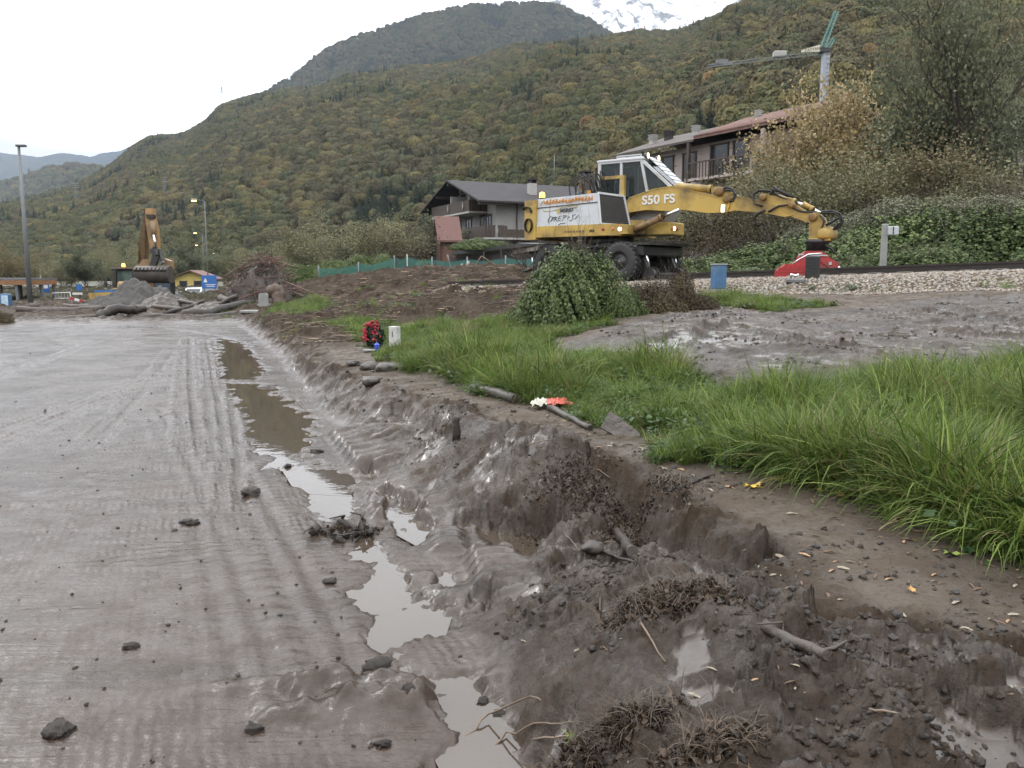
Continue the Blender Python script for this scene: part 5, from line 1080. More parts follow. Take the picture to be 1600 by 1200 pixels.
# ballast stones as a loose bed
def stone_mesh(i, mt, s=1.0):
    import bmesh
    bm = bmesh.new(); bmesh.ops.create_icosphere(bm, subdivisions=1, radius=.5); r_ = random.Random(i)
    for v in bm.verts: v.co = Vector((v.co.x*r_.uniform(.6,1.15), v.co.y*r_.uniform(.6,1.15), v.co.z*r_.uniform(.45,.9)))*s
    me = bpy.data.meshes.new('stone_%d' % i); bm.to_mesh(me); bm.free(); me.materials.append(mt); return me
STM = [mat('pale_ballast_stone', (.34,.29,.235), .8, var=.3, scale=3, bump=.3), mat('brown_ballast_stone', (.17,.125,.09), .8, var=.3, scale=3, bump=.3), mat('grey_ballast_stone', (.27,.26,.25), .8, var=.3, scale=3, bump=.3)]
stones = [stone_mesh(i, STM[(0,1,0,2,0,1)[i]]) for i in range(6)]
n = 22000; t_ = rng.uniform(-5, 17, n); nn = rng.uniform(-3.5, -.85, n); nn = np.where(rng.random(n) < .22, rng.uniform(-.7, 2.5, n), nn)
px_ = TRK0.x+TRKD.x*t_+TRKN.x*nn; py_ = TRK0.y+TRKD.y*t_+TRKN.y*nn
scatter('ballast_gravel', stones, np.stack([px_, py_, hgt_v(px_, py_)+.01], 1), .035+.07*rng.random(n)**1.5, rng.random(n)*6.28, rng.integers(0, 6, n), tilt=rng.random(n)*3, label='pale broken ballast stones along the near rail')
# trackside things
def at(px, py, d): return P(px, py, d)
c = at(1122, 455, 19.5); t = thing('marker_post', 'short faded blue square trackside post with grey foot', 'post', (c.x, c.y, c.z-.05), R(18))
q = MB(); q.box((0,0,.38), (.30,.22,.56), bev=.015); q.build('post_body', BLUEP, t); q = MB(); q.box((0,0,.67), (.33,.25,.03), bev=.012); q.box((0,0,.05), (.28,.20,.18)); q.build('post_cap', mat('pale_concrete', (.33,.33,.31), .8), t)
c = at(1379, 425, 19.3); t = thing('relay_post', 'grey trackside post carrying a small grey relay box', 'post', (c.x, c.y, c.z-.05), R(-10))
CONC_ = mat('grey_concrete', (.27,.275,.26), .85, var=.15, scale=5, bump=.3)
q = MB(); q.box((0,0,.54), (.13,.12,1.2), bev=.015); q.build('post_body', CONC_, t)
q = MB(); q.box((.16,-.02,.98), (.24,.2,.20), bev=.02); bx = q.build('relay_box', mat('light_grey_enamel', (.42,.44,.46), .4), t); q = MB(); q.box((.285,-.02,.98), (.016,.17,.16)); q.box((.15,-.125,.99), (.02,.012,.16)); q.build('box_door', BLKM, bx)
c = at(1269, 437, 18.9); t = thing('rail_signal_box', 'black ribbed upright box standing on the near rail in front of the red grab', 'equipment box', (c.x, c.y, c.z), R(-30))
q = MB(); q.box((0,0,.27), (.30,.16,.52), bev=.02); q.build('box_body', BLKM, t)
for i in range(7): q = MB(); q.box((0,-.085,.07+i*.068), (.27,.012,.04)); q.build('rib', BLKM, t)
c = at(1243, 443, 18.7); t = thing('rail_clamp', 'small silver and black clamp device lying on the near rail left of the ribbed box', 'clamp', (c.x, c.y, c.z), R(-38))
q = MB(); q.box((0,0,.06), (.42,.16,.10), bev=.03); q.build('clamp_base', GRIM, t); q = MB(); q.tube([(-.12,0,.11),(-.10,0,.20),(.0,0,.17),(.06,.02,.2)], .03, 8); q.build('clamp_lever', CHROME, t)
# ------------------------------------------------------------------ buildings
PLA = mat('pale_grey_render', (.33, .325, .31), .85, var=.10, scale=.8, bump=.15, bscale=20, dirt=(.30,.29,.27), dirtamt=.3)
PINK = mat('pinkish_render', (.42, .36, .34), .85, var=.08, scale=.6, bump=.1, dirt=(.30,.26,.24), dirtamt=.3)
SLATE = mat('dark_grey_roof_sheet', (.060, .057, .060), .85, spec=.15, var=.2, scale=1.2, bump=.2)
TIMB = mat('dark_brown_timber', (.060, .040, .030), .7, var=.3, scale=3, bump=.3)
TILER = mat('red_clay_tile', (.16, .085, .068), .8, var=.35, scale=2.5, bump=.4)
BRICKO = mat('orange_brick_wall', (.17, .095, .07), .85, var=.2, scale=2, bump=.3)
CONW = mat('light_concrete_edge', (.40, .39, .37), .8, var=.1, bump=.1)
def house_roof(mb, x0, x1, y0, y1, ze, zr, th=.16):
    ym = (y0+y1)/2
    for (ya, yb) in ((y0, ym), (y1, ym)):
        mb.add([(x0,ya,ze),(x1,ya,ze),(x1,yb,zr),(x0,yb,zr),(x0,ya,ze+th),(x1,ya,ze+th),(x1,yb,zr+th),(x0,yb,zr+th)], [(0,1,2,3),(7,6,5,4),(0,4,5,1),(3,2,6,7),(0,3,7,4),(1,5,6,2)])
def gable(mb, x, y0, y1, zb, ze, zr, t=.25):
    mb.prism([(y0,zb),(y1,zb),(y1,ze),((y0+y1)/2,zr),(y0,ze)], x, x+t, 'x')
# chalet
dC = 78.0; Cc = P(775, 385, dC); H0 = .6
ch = thing('chalet_house', 'three-storey grey chalet with dark roof and brown wooden balconies left of the rail excavator', 'house', (Cc.x, dC, H0), R(25))
zE = P(775,311,dC).z-H0; zR = P(712,286,85).z-H0-.1; zL = P(775,374,dC).z-H0; zU = P(722,336,83).z-H0; LX, LY = 15.0, 13.0
q = MB(); q.box((LX/2,LY/2,zE/2), (LX,LY,zE)); wl_ = q.build('wall', PLA, ch)
q = MB(); gable(q, .0, .0, LY, zE-.02, zE+.0, zR-.1, .3); gable(q, LX-.3, .0, LY, zE-.02, zE, zR-.1, .3); q.build('gable_wall', PLA, ch)
q = MB(); house_roof(q, -2.4, LX+1, -1.6, LY+1.6, zE-.45, zR); ro = q.build('roof', SLATE, ch)
q = MB()
for yv in (-1.3, LY*.25, LY*.5, LY*.75, LY+1.3): zz_ = zE-.35+(zR-zE+.3)*(1-abs(yv-LY/2)/(LY/2+1.6)); q.bar((-2.3,yv,zz_-.25), (.2,yv,zz_-.25), .18, .25)
q.build('roof_beam', TIMB, ch)
for (cx_, cy_, h_, w_) in ((4.6,1.8,1.5,.7), (12.5,5.2,1.9,.9), (14.6,2.0,1.7,.8)):
    zb_ = zE+(zR-zE)*(1-abs(cy_-LY/2)/(LY/2)); q = MB(); q.box((cx_,cy_,zb_+h_/2-.3), (w_,w_,h_)); c_ = q.build('chimney', CONW if w_ < .75 else TIMB, ro)
    q = MB()
    for s_ in (-1,1): q.box((cx_+s_*w_*.4,cy_,zb_+h_-.15), (.08,w_,.3))
    q.box((cx_,cy_,zb_+h_+.08), (w_*1.35,w_*1.35,.12)); q.build('chimney_cap', SLATE, ro)
q = MB(); q.tube([(9.5,LY/2,zR),(9.5,LY/2,zR+3.2)], .04, 5); q.build('antenna', GRIM, ro)
def win(x_, y_, zc, w, h, face, par=ch, shutter=False):
    q = MB(); d_ = .08
    if face == '-y':
        q.box((x_,-.012,zc), (w,.05,h)); o = q.build('window', DGLASS, par)
        f_ = MB()
        for s_ in (-1,1): f_.box((x_+s_*w/2,-.04,zc), (.10,.10,h+.1))
        f_.box((x_,-.04,zc+h/2), (w+.2,.10,.10)); f_.box((x_,-.05,zc-h/2), (w+.3,.16,.08)); f_.box((x_,-.045,zc), (.06,.06,h))
    else:
        q.box((-.012,y_,zc), (.05,w,h)); o = q.build('window', DGLASS, par)
        f_ = MB()
        for s_ in (-1,1): f_.box((-.04,y_+s_*w/2,zc), (.10,.10,h+.1))
        f_.box((-.04,y_,zc+h/2), (.10,w+.2,.10)); f_.box((-.05,y_,zc-h/2), (.16,w+.3,.08)); f_.box((-.045,y_,zc), (.06,.06,h))
    f_.build('frame', TIMB, o)
for (x_, zc, w, h) in ((1.0, zL+1.3, 1.3, 2.3),): pass
for (y_, zc, w, h) in ((1.6, zL+1.25, 1.3, 2.2), (3.2, zL+1.25, .9, 2.2), (6.6, zL+1.2, 1.4, 2.1), (9.3, zL+1.2, 1.2, 2.0), (11.6, zL+1.3, 1.1, 1.5), (4.6, zU+1.15, 1.1, 2.0), (8.0, zU+1.15, 1.2, 2.0), (4.0, 1.6, 1.4, 1.4), (9, 1.6, 1.4, 1.4)): win(0, y_, zc, w, h, '-x')
for (x_, zc, w, h) in ((13.6, zL+1.3, 1.3, 2.0), (8.8, 1.7, 1.3, 1.3)): win(x_, 0, zc, w, h, '-y')
q = MB(); q.tube([(2.1,-.12,zE-.2),(2.1,-.12,.2)], .07, 8); q.tube([(-.3,-.9,zE-.2),(2.1,-.15,zE-.35)], .06, 6); q.build('downpipe', TIMB, ch)
def balcony(z_, x0, y0, x1, y1, side_x, name='balcony'):
    q = MB()
    if side_x: q.box(((x0+.0)/2,(y0+y1)/2,z_), (abs(x0),y1-y0,.16))
    else: q.box(((x0+x1)/2, y0/2, z_-.001), (x1-x0, abs(y0), .155))
    o = q.build(name, CONW, ch); return o
b1 = balcony(zL, -1.9, -1.9, 0, LY, True); b2 = balcony(zL, .0, -1.9, LX, 0, False); b3 = balcony(zU, -1.9, 1.9, 0, LY-.6, True)
def rail_boards(par, a, b_, z_, wave=False):
    a, b_ = Vector(a), Vector(b_); n_ = int((b_-a).length/.24); d = (b_-a).normalized(); nrm = Vector((-d.y, d.x, 0))
    for i in range(n_):
        p = a.lerp(b_, (i+.5)/n_); h = 1.0
        if wave: h = .72+.34*sstep(-.2,.3,math.sin(i*2*math.pi/17)).item()
        if wave and i % 17 == 4: continue
        m_ = Matrix(((d.x, nrm.x, 0), (d.y, nrm.y, 0), (0, 0, 1))); q = MB(); q.box(p+Vector((0,0,z_+.12+h/2)), (.21,.05,h), m=m_); q.build('board', TIMB, par)
rail_boards(b1, (-1.85,-1.85,0), (-1.85,LY,0), zL); rail_boards(b2, (-1.85,-1.85,0), (LX,-1.85,0), zL, True); rail_boards(b3, (-1.85,2.0,0), (-1.85,LY-.6,0), zU); rail_boards(b3, (-1.85,2.0,0), (0,2.0,0), zU)
for i in range(4):
    p = Vector((-1.85,-1.98,0)).lerp(Vector((LX,-1.98,0)), ((4.5+17*i)/int((LX+1.85)/.24))); q = MB(); q.prism([(p.x,zL+.25),(p.x+.14,zL+.70),(p.x,zL+1.15),(p.x-.14,zL+.70)], -1.97, -1.90); q.build('diamond_ornament', PLA, b2)
for y_ in (3.4, 7.4): q = MB(); q.prism([(y_,zU+.3),(y_+.14,zU+.65),(y_,zU+1.05),(y_-.14,zU+.65)], -1.97, -1.90, 'x'); q.build('diamond_ornament', PLA, b3)
for (x_, y_) in ((-1.7,-1.7), (-1.7,5.6), (-1.7,12.2), (6,-1.7), (12,-1.7)): q = MB(); q.box((x_,y_,zL/2), (.3,.3,zL-.1)); q.build('pillar', CONW, ch)
for y_ in (2.4, 7.2): q = MB(); q.box((-.9,y_,(zU+zE)/2+.3), (1.6,.22,zE-zU+.9)); q.build('partition_wall', PLA, ch)
# outbuilding with the red roof left of it
c = P(688, 395, 74); sh = thing('brick_outbuilding', 'small orange brick outbuilding with rust-red roof at the left corner of the chalet', 'outbuilding', (c.x, 74, 1.0), R(12))
zt_ = P(700,357,74).z-1; zt_ -= .9; q = MB(); q.box((.7,1.5,zt_/2), (1.4,3,zt_)); gable(q, 0, 0, 3, 0, zt_, zt_+.9, .2); q.build('wall', BRICKO, sh)
q = MB(); house_roof(q, -.3, 1.9, -.6, 3.6, zt_-.3, zt_+1.9); q.build('roof', mat('dull_red_roof', (.15,.075,.062), .8, var=.2, bump=.3), sh)
q = MB(); q.box((.4,-.08,1.0), (.8,.05,1.6)); q.build('door', TIMB, sh)
# long lean-to (pergola) below the chalet
a, b_ = P(705, 399, 52), P(842, 383, 46); pg = thing('lean_to_roof', 'long dark flat lean-to roof with pale edge and ivy on top below the chalet', 'lean-to', (a.x, a.y, 0))
A_, B2 = Vector((0,0,a.z)), b_-a+Vector((0,0,a.z)); back_ = Vector((1.2,3.2,0))
q = MB(); q.add([A_, B2, B2+back_, A_+back_, A_+Vector((0,0,.22)), B2+Vector((0,0,.22)), B2+back_+Vector((0,0,.3)), A_+back_+Vector((0,0,.3))], [(3,2,1,0),(4,5,6,7),(0,1,5,4),(2,3,7,6),(0,4,7,3),(1,2,6,5)]); q.build('roof', BLKM, pg)
q = MB(); q.bar(A_+Vector((1.6,-.05,-.16)), B2+Vector((0,-.05,-.16)), .06, .22); q.build('fascia', mat('weathered_pale_board', (.26,.23,.19), .8, dirt=(.1,.08,.06), dirtamt=.5), pg)
q = MB(); q.add([A_+Vector((0,.6,-.1)), B2+Vector((0,.6,-.1)), B2*1.0+Vector((0,.6,-2.2)), A_+Vector((0,.6,-2.2))], [(0,1,2,3)]); q.add([A_+Vector((0,.62,-.1)), B2+Vector((0,.62,-.1)), B2*1.0+Vector((0,.62,-2.2)), A_+Vector((0,.62,-2.2))], [(3,2,1,0)]); q.build('shed_wall', mat('dark_shed_boards', (.045,.038,.035), .8, var=.3, scale=1.2), pg)
for i in range(6): p = A_.lerp(B2, i/5); q = MB(); q.bar(p+Vector((0,-.02,-.02)), p+Vector((0,-.02,-2.2)), .10); q.build('post', TIMB, pg)
gp = (P(770, 384, 50)); shrub('climbing_ivy', 'bright green leafy climber growing on top of the lean-to roof', 'climber', (gp.x-.6, 50.5, gp.z-.2), 2.2, 1.0, .75, big_ivy, None, .3)
shrub('climbing_ivy', 'taller sprig of green climber in front of the chalet balcony', 'climber', (P(748,380,51).x, 51.5, P(748,385,51).z-.3), .9, .7, 1.1, big_ivy, None, 1.3)
# long pink house on the slope
a, b_ = P(1236, 187, 48), P(972, 246, 61); dv = (b_-a); ang = math.atan2(dv.y, dv.x); Lh = math.hypot(dv.x, dv.y)
hz2 = 1.0; h2 = thing('long_house', 'long pinkish house with half red-tiled roof high behind the scrub on the right', 'house', (a.x, a.y, hz2), ang)
ze2 = (a.z+b_.z)/2-hz2; slope2 = (b_.z-a.z)/Lh; WY = 7.0
q = MB(); q.box((Lh/2,-WY/2-.9,(ze2-.1)/2), (Lh-.6,WY,ze2-.1)); q.build('wall', PINK, h2)
def roofseg(x0, x1, name, m_, dz=0.0):
    q = MB(); pts = [(x0,.25,ze2-.05+dz),(x1,.25,ze2-.05+dz),(x1,-WY/2-.9,ze2+1.5+dz),(x0,-WY/2-.9,ze2+1.5+dz)]; q.add(pts+[(p[0],p[1],p[2]+.14) for p in pts], [(3,2,1,0),(4,5,6,7),(0,1,5,4),(2,3,7,6),(0,4,7,3),(1,2,6,5)])
    pts = [(x0,-WY-2,ze2-.05+dz),(x1,-WY-2,ze2-.05+dz),(x1,-WY/2-.9,ze2+1.5+dz),(x0,-WY/2-.9,ze2+1.5+dz)]; q.add(pts+[(p[0],p[1],p[2]+.14) for p in pts], [(0,1,2,3),(7,6,5,4),(4,5,1,0),(6,7,3,2),(3,7,4,0),(5,6,2,1)])
    return q.build(name, m_, h2)
r1 = roofseg(-.6, Lh*.50, 'roof', TILER, .12); r2 = roofseg(Lh*.50, Lh+.8, 'roof', mat('dark_roof_tiles', (.085,.070,.062), .85, var=.3, scale=2, bump=.4))  # darker tiles on the far half of the roof
q = MB()
for i in range(46):
    x_ = -.6+(Lh*.5+.6)*(i+.5)/46; q.tube([(x_,.27,ze2+.22),(x_,-WY/2-.9,ze2+1.78)], .075, 6)
q.build('roof_tiles', TILER, r1, kind='stuff')
for i, (x_, y_, s_, m_) in enumerate(((Lh*.95,-2.2,.42,CONW), (Lh*.87,-2.6,.46,SLATE), (Lh*.66,-2.2,.38,CONW), (Lh*.36,-3.2,.3,CONW))):
    zb_ = ze2+.34*abs(y_)-.1; q = MB(); q.box((x_,y_,zb_+.35), (s_,s_,1.0)); c_ = q.build('chimney', m_, r1 if i > 2 else r2)
    q = MB()
    for k_ in range(3): q.box((x_,y_,zb_+.55+.14*k_), (s_*1.25,s_*1.25,.05))
    q.build('chimney_slats', m_, r1 if i > 2 else r2)
for (x_, zz_, w, h) in ((Lh*.42,ze2-1.25,1.5,1.9), (Lh*.60,ze2-1.3,1.2,1.6), (Lh*.74,ze2-1.3,1.1,1.6), (Lh*.86,ze2-1.2,1.1,1.2), (Lh*.1,ze2-1.6,1.0,1.5), (Lh*.3,ze2-1.25,1.2,1.9)):
    q = MB(); q.box((x_,-.88,zz_), (w,.05,h)); o = q.build('window', DGLASS, h2); f_ = MB()
    for s_ in (-1,1): f_.box((x_+s_*w/2,-.85,zz_), (.1,.1,h+.1)); 
    f_.box((x_,-.85,zz_+h/2), (w+.2,.1,.1)); f_.build('frame', TIMB, o)
q = MB(); q.box((Lh*.32,-.35,ze2-2.45), (Lh*.42,1.3,.16)); bl = q.build('balcony', PINK, h2)
for i in range(24): q = MB(); q.bar((Lh*.11+Lh*.42*i/23,.27,ze2-2.4), (Lh*.11+Lh*.42*i/23,.27,ze2-1.4), .05); q.build('baluster', TIMB, bl)
q = MB(); q.bar((Lh*.11,.27,ze2-1.4), (Lh*.53,.27,ze2-1.4), .08); q.build('handrail', TIMB, bl)
for x_ in (Lh*.12, Lh*.53): q = MB(); q.bar((x_,.2,ze2-.1), (x_,.2,ze2-3.2), .2); q.build('pillar', TIMB if x_ > 6 else PINK, h2)
# small grey-roofed house at the right border
c = P(1605, 240, 55); h3 = thing('grey_roof_house', 'partly hidden white house with grey roof at the right border above the scrub', 'house', (c.x, 55, 1.0), R(110))
zt_ = P(1600,215,55).z-1; q = MB(); q.box((1,-3,zt_/2), (10,6,zt_)); q.build('wall', PLA, h3); q = MB(); house_roof(q, -4.8, 6.8, -6.8, .8, zt_-.2, zt_+1.5); q.build('roof', mat('grey_roof_tiles', (.15,.15,.145), .8, var=.2, bump=.3), h3)
q = MB(); q.box((2,-.02,zt_-1.4), (1.3,.08,1.5)); q.build('window', DGLASS, h3)
# yellow house at the end of the road
YH = mat('yellow_render', (.62,.50,.17), .85, var=.1, scale=.5, bump=.1)
c = P(274, 460, 120); yh = thing('yellow_house', 'small yellow house with red-brown gable roof at the end of the road', 'house', (c.x, 120, -.6), R(6))
zt_ = P(300,434,120).z+.6; q = MB(); q.box((2.3,3,zt_/2), (4.6,6,zt_)); q.prism([(0,zt_),(4.6,zt_),(2.3,zt_+.85)], 0, .25); q.build('wall', YH, yh)
q = MB()
for (xa, xb) in ((-.7, 2.3), (5.3, 2.3)):
    za, zb_ = zt_-.28, zt_+.95; q.add([(xa,-.7,za),(xb,-.7,zb_),(xb,6.6,zb_),(xa,6.6,za),(xa,-.7,za+.15),(xb,-.7,zb_+.15),(xb,6.6,zb_+.15),(xa,6.6,za+.15)], [(0,1,2,3),(7,6,5,4),(0,4,5,1),(1,5,6,2),(2,6,7,3),(3,7,4,0)])
q.build('roof', TILER, yh)
for (x_, z_) in ((1.2, zt_-1.0), (3.2, zt_-1.0), (1.2, zt_-3.4), (3.2, zt_-3.2)):
    q = MB(); q.box((x_,-.02,z_), (.75,.06,1.1)); o = q.build('window', DGLASS, yh); f_ = MB(); f_.box((x_-.46,-.05,z_), (.16,.06,1.2)); f_.box((x_+.46,-.05,z_), (.16,.06,1.2)); f_.build('shutter', TIMB, o)
# ------------------------------------------------------------------ crane, lamps, pylons, signs
dk = 110; c = P(1287, 150, dk); cr_ = thing('tower_crane', 'tower crane with grey mast, folded green jib and pale lettered banner above the golden tree', 'crane', (c.x, dk, 0))
GRN = mat('green_crane_lattice', (.13,.32,.28), .5, var=.15, bump=0)
def CL(px, py, dd=dk): v = P(px, py, dd); return Vector((v.x-c.x, v.y-dk, v.z))
top = CL(1287, 82); q = MB(); q.box((0,0,top.z/2), (.80,.80,top.z)); q.build('mast', mat('mist_grey_mast', (.33,.36,.42), .5, var=.08), cr_)
q = MB()
for i in range(26): q.box((.15,-.48,top.z-14+i*.55), (.34,.05,.08))
q.build('ladder', CONW, cr_)
q = MB(); q.box(top+Vector((0,0,.2)), (1.3,1.3,.5)); q.build('slewing_ring', BLKM, cr_)
def lattice(a, b_, w, n_, r_=.045):
    q = MB(); a, b_ = Vector(a), Vector(b_); d = (b_-a).normalized(); s_ = d.cross(Vector((0,1,0))).normalized()*w/2; t_ = Vector((0,w/2,0))
    cs = [s_+t_, s_-t_, -s_-t_, -s_+t_]
    for k_ in cs: q.bar(a+k_, b_+k_*.6, r_*2)
    for i in range(n_):
        p0, p1 = a.lerp(b_, i/n_), a.lerp(b_, (i+1)/n_)
        for k_ in range(4): q.bar(p0+cs[k_], p1+cs[(k_+1) % 4], r_)
    return q
lattice(CL(1283,80), CL(1307,18), .6, 14, .035).build('folded_jib', GRN, cr_); lattice(CL(1290,80), CL(1303,60), .45, 5, .035).build('jib_foot', GRN, cr_)
lattice(CL(1284,82), CL(1108,103,125), .45, 30, .018).build('counter_jib', mat('grey_green_lattice', (.20,.23,.23), .5), cr_)
q = MB(); a = CL(1218,85,118); q.box(a, (1.7,1.0,.8), bev=.1); q.build('ballast_box', CONW, cr_)
a0_, a1_ = CL(1252,80,dk-.7), CL(1281,75,dk-.7); u_ = (a1_-a0_); bm_ = MB(); bm_.add([a0_+Vector((0,0,-.12)), a1_+Vector((0,0,-.42)), a1_+Vector((0,0,.42)), a0_+Vector((0,0,.12))], [(0,1,2,3)]); bm_.add([a0_+Vector((0,.05,-.12)), a1_+Vector((0,.05,-.42)), a1_+Vector((0,.05,.42)), a0_+Vector((0,.05,.12))], [(3,2,1,0)]); bn = bm_.build('banner', mat('cream_banner', (.66,.62,.48), .6, var=.05, bump=0), cr_)
text('CATTANEO', .48, Matrix.Translation(a0_+Vector((.45,-.03,-.10))) @ Matrix.Rotation(-math.atan2(u_.z, u_.x), 4, 'Y') @ Matrix.Rotation(R(90), 4, 'X'), INKB, bn)
q = MB(); q.bar(CL(1113,103,125), CL(1144,99,123), .5, .5); q.box(CL(1128,96,124), (1.6,.6,.5)); q.build('winch_platform', GRIM, cr_)
for (p0, p1) in (((1284,80,dk),(960,132,170)), ((1110,100,125),(960,130,170))):
    pass
LMP = mat('sodium_lamp_glow', (.9,.6,.2), .3, var=0, bump=0, emit=(1, .62, .16), es=14)
PGREY = mat('galvanised_pole', (.17,.18,.19), .5, metal=.2, var=.1, bump=0)
def lampx(px, head_y, d, poleh, arm, label, lit=True, tw=.06):
    hz_ = P(px, head_y, d); t = thing('street_lamp', label, 'street lamp', (hz_.x+arm, d, 0), 0, 'street lamps along the road')
    q = MB(); q.tube([(0,0,-.4),(0,0,hz_.z*.5),(0,0,hz_.z-.1)], [tw,tw*.8,tw*.55], 10); q.build('pole', PGREY, t)
    q = MB(); q.tube([(0,0,hz_.z-.12),(-arm*.5,0,hz_.z+.05),(-arm*.9,0,hz_.z+.08)], tw*.4, 6); q.build('arm', PGREY, t)
    q = MB(); q.lathe([(0,-.32),(.09,-.25),(.13,0),(.10,.28),(0,.34)], (-arm,0,hz_.z+.06), 10, 'x'); h_ = q.build('lamp_head', PGREY, t)
    q = MB(); q.box((-arm,0,hz_.z-.04), (.42,.2,.08), bev=.03); q.build('lamp_glass', LMP if lit else GLASS, t)
# the tall unlit one on the left
h_ = P(33, 229, 43); b_ = P(48, 478, 43); t = thing('street_lamp', 'tall grey unlit street lamp standing left of the road behind the logs', 'street lamp', (b_.x, 43, 0), 0, 'street lamps along the road')
q = MB(); q.tube([(0,0,-.3),(0,0,4),(0,0,h_.z+.02)], [.13,.10,.065], 14); q.build('pole', PGREY, t); q = MB(); q.box((.12,-.0,h_.z+.04), (.50,.22,.11), bev=.035); q.build('lamp_head', mat('dark_lamp_head', (.10,.10,.105), .5), t)
lampx(303, 313, 81, 9, 1.0, 'nearest lit yellow street lamp, highest of the row above the yellow house'); lampx(305, 364, 143, 9, 1.2, 'second lit street lamp of the row, below the highest one'); lampx(307, 383, 204, 9, 1.3, 'third lit street lamp, lowest of the left row'); lampx(333, 396, 250, 8, 1.3, 'lit street lamp standing apart to the right, over the blue sign')
def pylon(px, pyb, h, d, label):
    b_ = P(px, pyb, d); t = thing('power_pylon', label, 'pylon', (b_.x, d, b_.z-h*.3)); q = MB(); H = h*1.3
    for sx_ in (-1,1):
        for sy_ in (-1,1): q.bar((sx_*H*.10,sy_*H*.10,0), (sx_*H*.02,sy_*H*.02,H), H*.012)
    for i in range(7): z0_, z1_ = H*i/7, H*(i+1)/7; w0, w1 = H*(.10-.08*i/7), H*(.10-.08*(i+1)/7); q.bar((-w0,-w0,z0_), (w1,-w1,z1_), H*.009); q.bar((w0,-w0,z0_), (-w1,-w1,z1_), H*.009)
    q.build('lattice_tower', PGREY, t)
    for k_ in (.72, .86, .98): q = MB(); q.bar((-H*.2,0,H*k_), (H*.2,0,H*k_), H*.018); q.build('cross_arm', CONW, t)
pylon(347, 158, 18, 1100, 'thin lattice power pylon on the ridge against the white sky'); pylon(119, 305, 7, 500, 'small power pylon with pale insulators on the left slope above the logs'); pylon(258, 296, 7, 480, 'small power pylon with pale insulators above the raised excavator boom')
# blue road sign and bits
SB = mat('blue_sign_sheet', (.03,.14,.42), .4, var=.03, bump=0)
c = P(328, 465, 62); t = thing('road_sign', 'large blue road sign with white triangle beside the yellow house', 'sign', (c.x, 62, 0)); za, zb_ = P(328,430,62).z, P(328,451,62).z
q = MB(); q.box((0,0,(za+zb_)/2), (1.12,.04,za-zb_), bev=.01); pn = q.build('sign_panel', SB, t); q = MB(); q.prism([(-.42,za-.52),(-.12,za-.52),(-.27,za-.2)], -.03, -.024); q.build('white_triangle', INKW, pn)
q = MB(); q.box((.1,-.028,za-.70), (.75,.006,.05)); q.box((.1,-.028,za-.82), (.6,.006,.05)); q.build('sign_line', INKW, pn)
for s_ in (-.4,.4): q = MB(); q.tube([(s_,.03,-.3),(s_,.03,za)], .035, 8); q.build('post', PGREY, t)
c = P(69, 470, 50); t = thing('bus_stop_sign', 'slim leaning pole with a blue bus stop plate right of the tall lamp', 'sign', (c.x, 50, 0), 0, rot=(0, R(-4), 0)); zt_ = P(69,430,50).z
q = MB(); q.tube([(0,0,-.2),(0,0,zt_)], .035, 8); q.build('pole', PGREY, t); q = MB(); q.box((.26,-.05,zt_-.75), (.38,.03,.55), bev=.01); pn = q.build('sign_plate', SB, t); q = MB(); q.box((.26,-.07,zt_-.70), (.24,.008,.2)); q.build('white_field', INKW, pn); q = MB(); q.box((.40,-.05,zt_-1.75), (.16,.03,.35)); q.build('timetable', INKW, t)
c = P(126, 473, 48); t = thing('direction_sign', 'small dark post with a blue plate and white arrow board behind the logs', 'sign', (c.x, 48, 0)); zt_ = P(126,449,48).z
q = MB(); q.tube([(0,0,-.2),(0,0,zt_+.2)], .04, 8); q.build('post', TIMB, t); q = MB(); q.box((0,-.05,zt_), (.32,.03,.35)); q.build('blue_plate', SB, t); q = MB(); q.box((-.12,-.05,zt_-.36), (.56,.03,.12)); q.build('arrow_board', INKW, t)
# bus shelter
WOODO = mat('orange_brown_timber', (.26,.13,.06), .6, var=.25, scale=4, bump=.2)
c = P(33, 480, 46); t = thing('bus_shelter', 'open wooden-roofed shelter on dark posts at the left edge of the road', 'shelter', (c.x, 46, 0)); zt_ = P(33,436,46).z
q = MB(); q.box((-1.6,1.2,zt_+.0), (4.5,3.0,.10)); q.build('roof', GRIM, t); q = MB(); q.box((-1.6,-.24,zt_-.19), (4.3,.1,.26)); q.build('front_beam', WOODO, t); q = MB(); q.box((.6,1.2,zt_-.19), (.1,2.8,.26)); q.build('side_beam', WOODO, t)
for x_, y_ in ((-.08,-.1),(.52,1.2),(-1.0,-.1),(-1.25,2.2),(-2.9,-.1),(.52,2.5)): q = MB(); q.box((x_,y_,zt_/2-.3), (.14,.14,zt_+.2)); q.build('post', PGREY if x_ > -.5 else BLKM, t)
c = P(11, 485, 38); t = thing('poster_column', 'waist-high blue cabinet with a pale coloured poster beside the shelter', 'cabinet', (c.x, 38, 0)); zt_ = P(11,459,38).z
q = MB(); q.box((0,0,zt_/2), (.40,.3,zt_), bev=.03); q.box((-.32,.1,zt_/2), (.2,.3,zt_*.9)); q.build('cabinet_body', BLUEP, t); q = MB(); q.box((.02,-.155,zt_*.55), (.30,.012,zt_*.72)); q.build('poster', mat('pale_blue_pink_poster', (.45,.60,.72), .5, var=.35, scale=5, bump=0, dirt=(.60,.22,.25), dirtamt=.3), t)
c = P(97, 482, 41); t = thing('metal_barrier', 'low silver tube barrier standing on the mud behind the logs', 'barrier', (c.x, 41, .1), R(-12))
q = MB(); q.tube([(-.55,0,.0),(-.5,0,.62),(.5,0,.66),(.6,0,.0)], .03, 8); q.tube([(-.4,0,.35),(.5,0,.38)], .02, 6); q.build('barrier_frame', mat('silver_tube', (.45,.46,.46), .3, metal=.6), t)
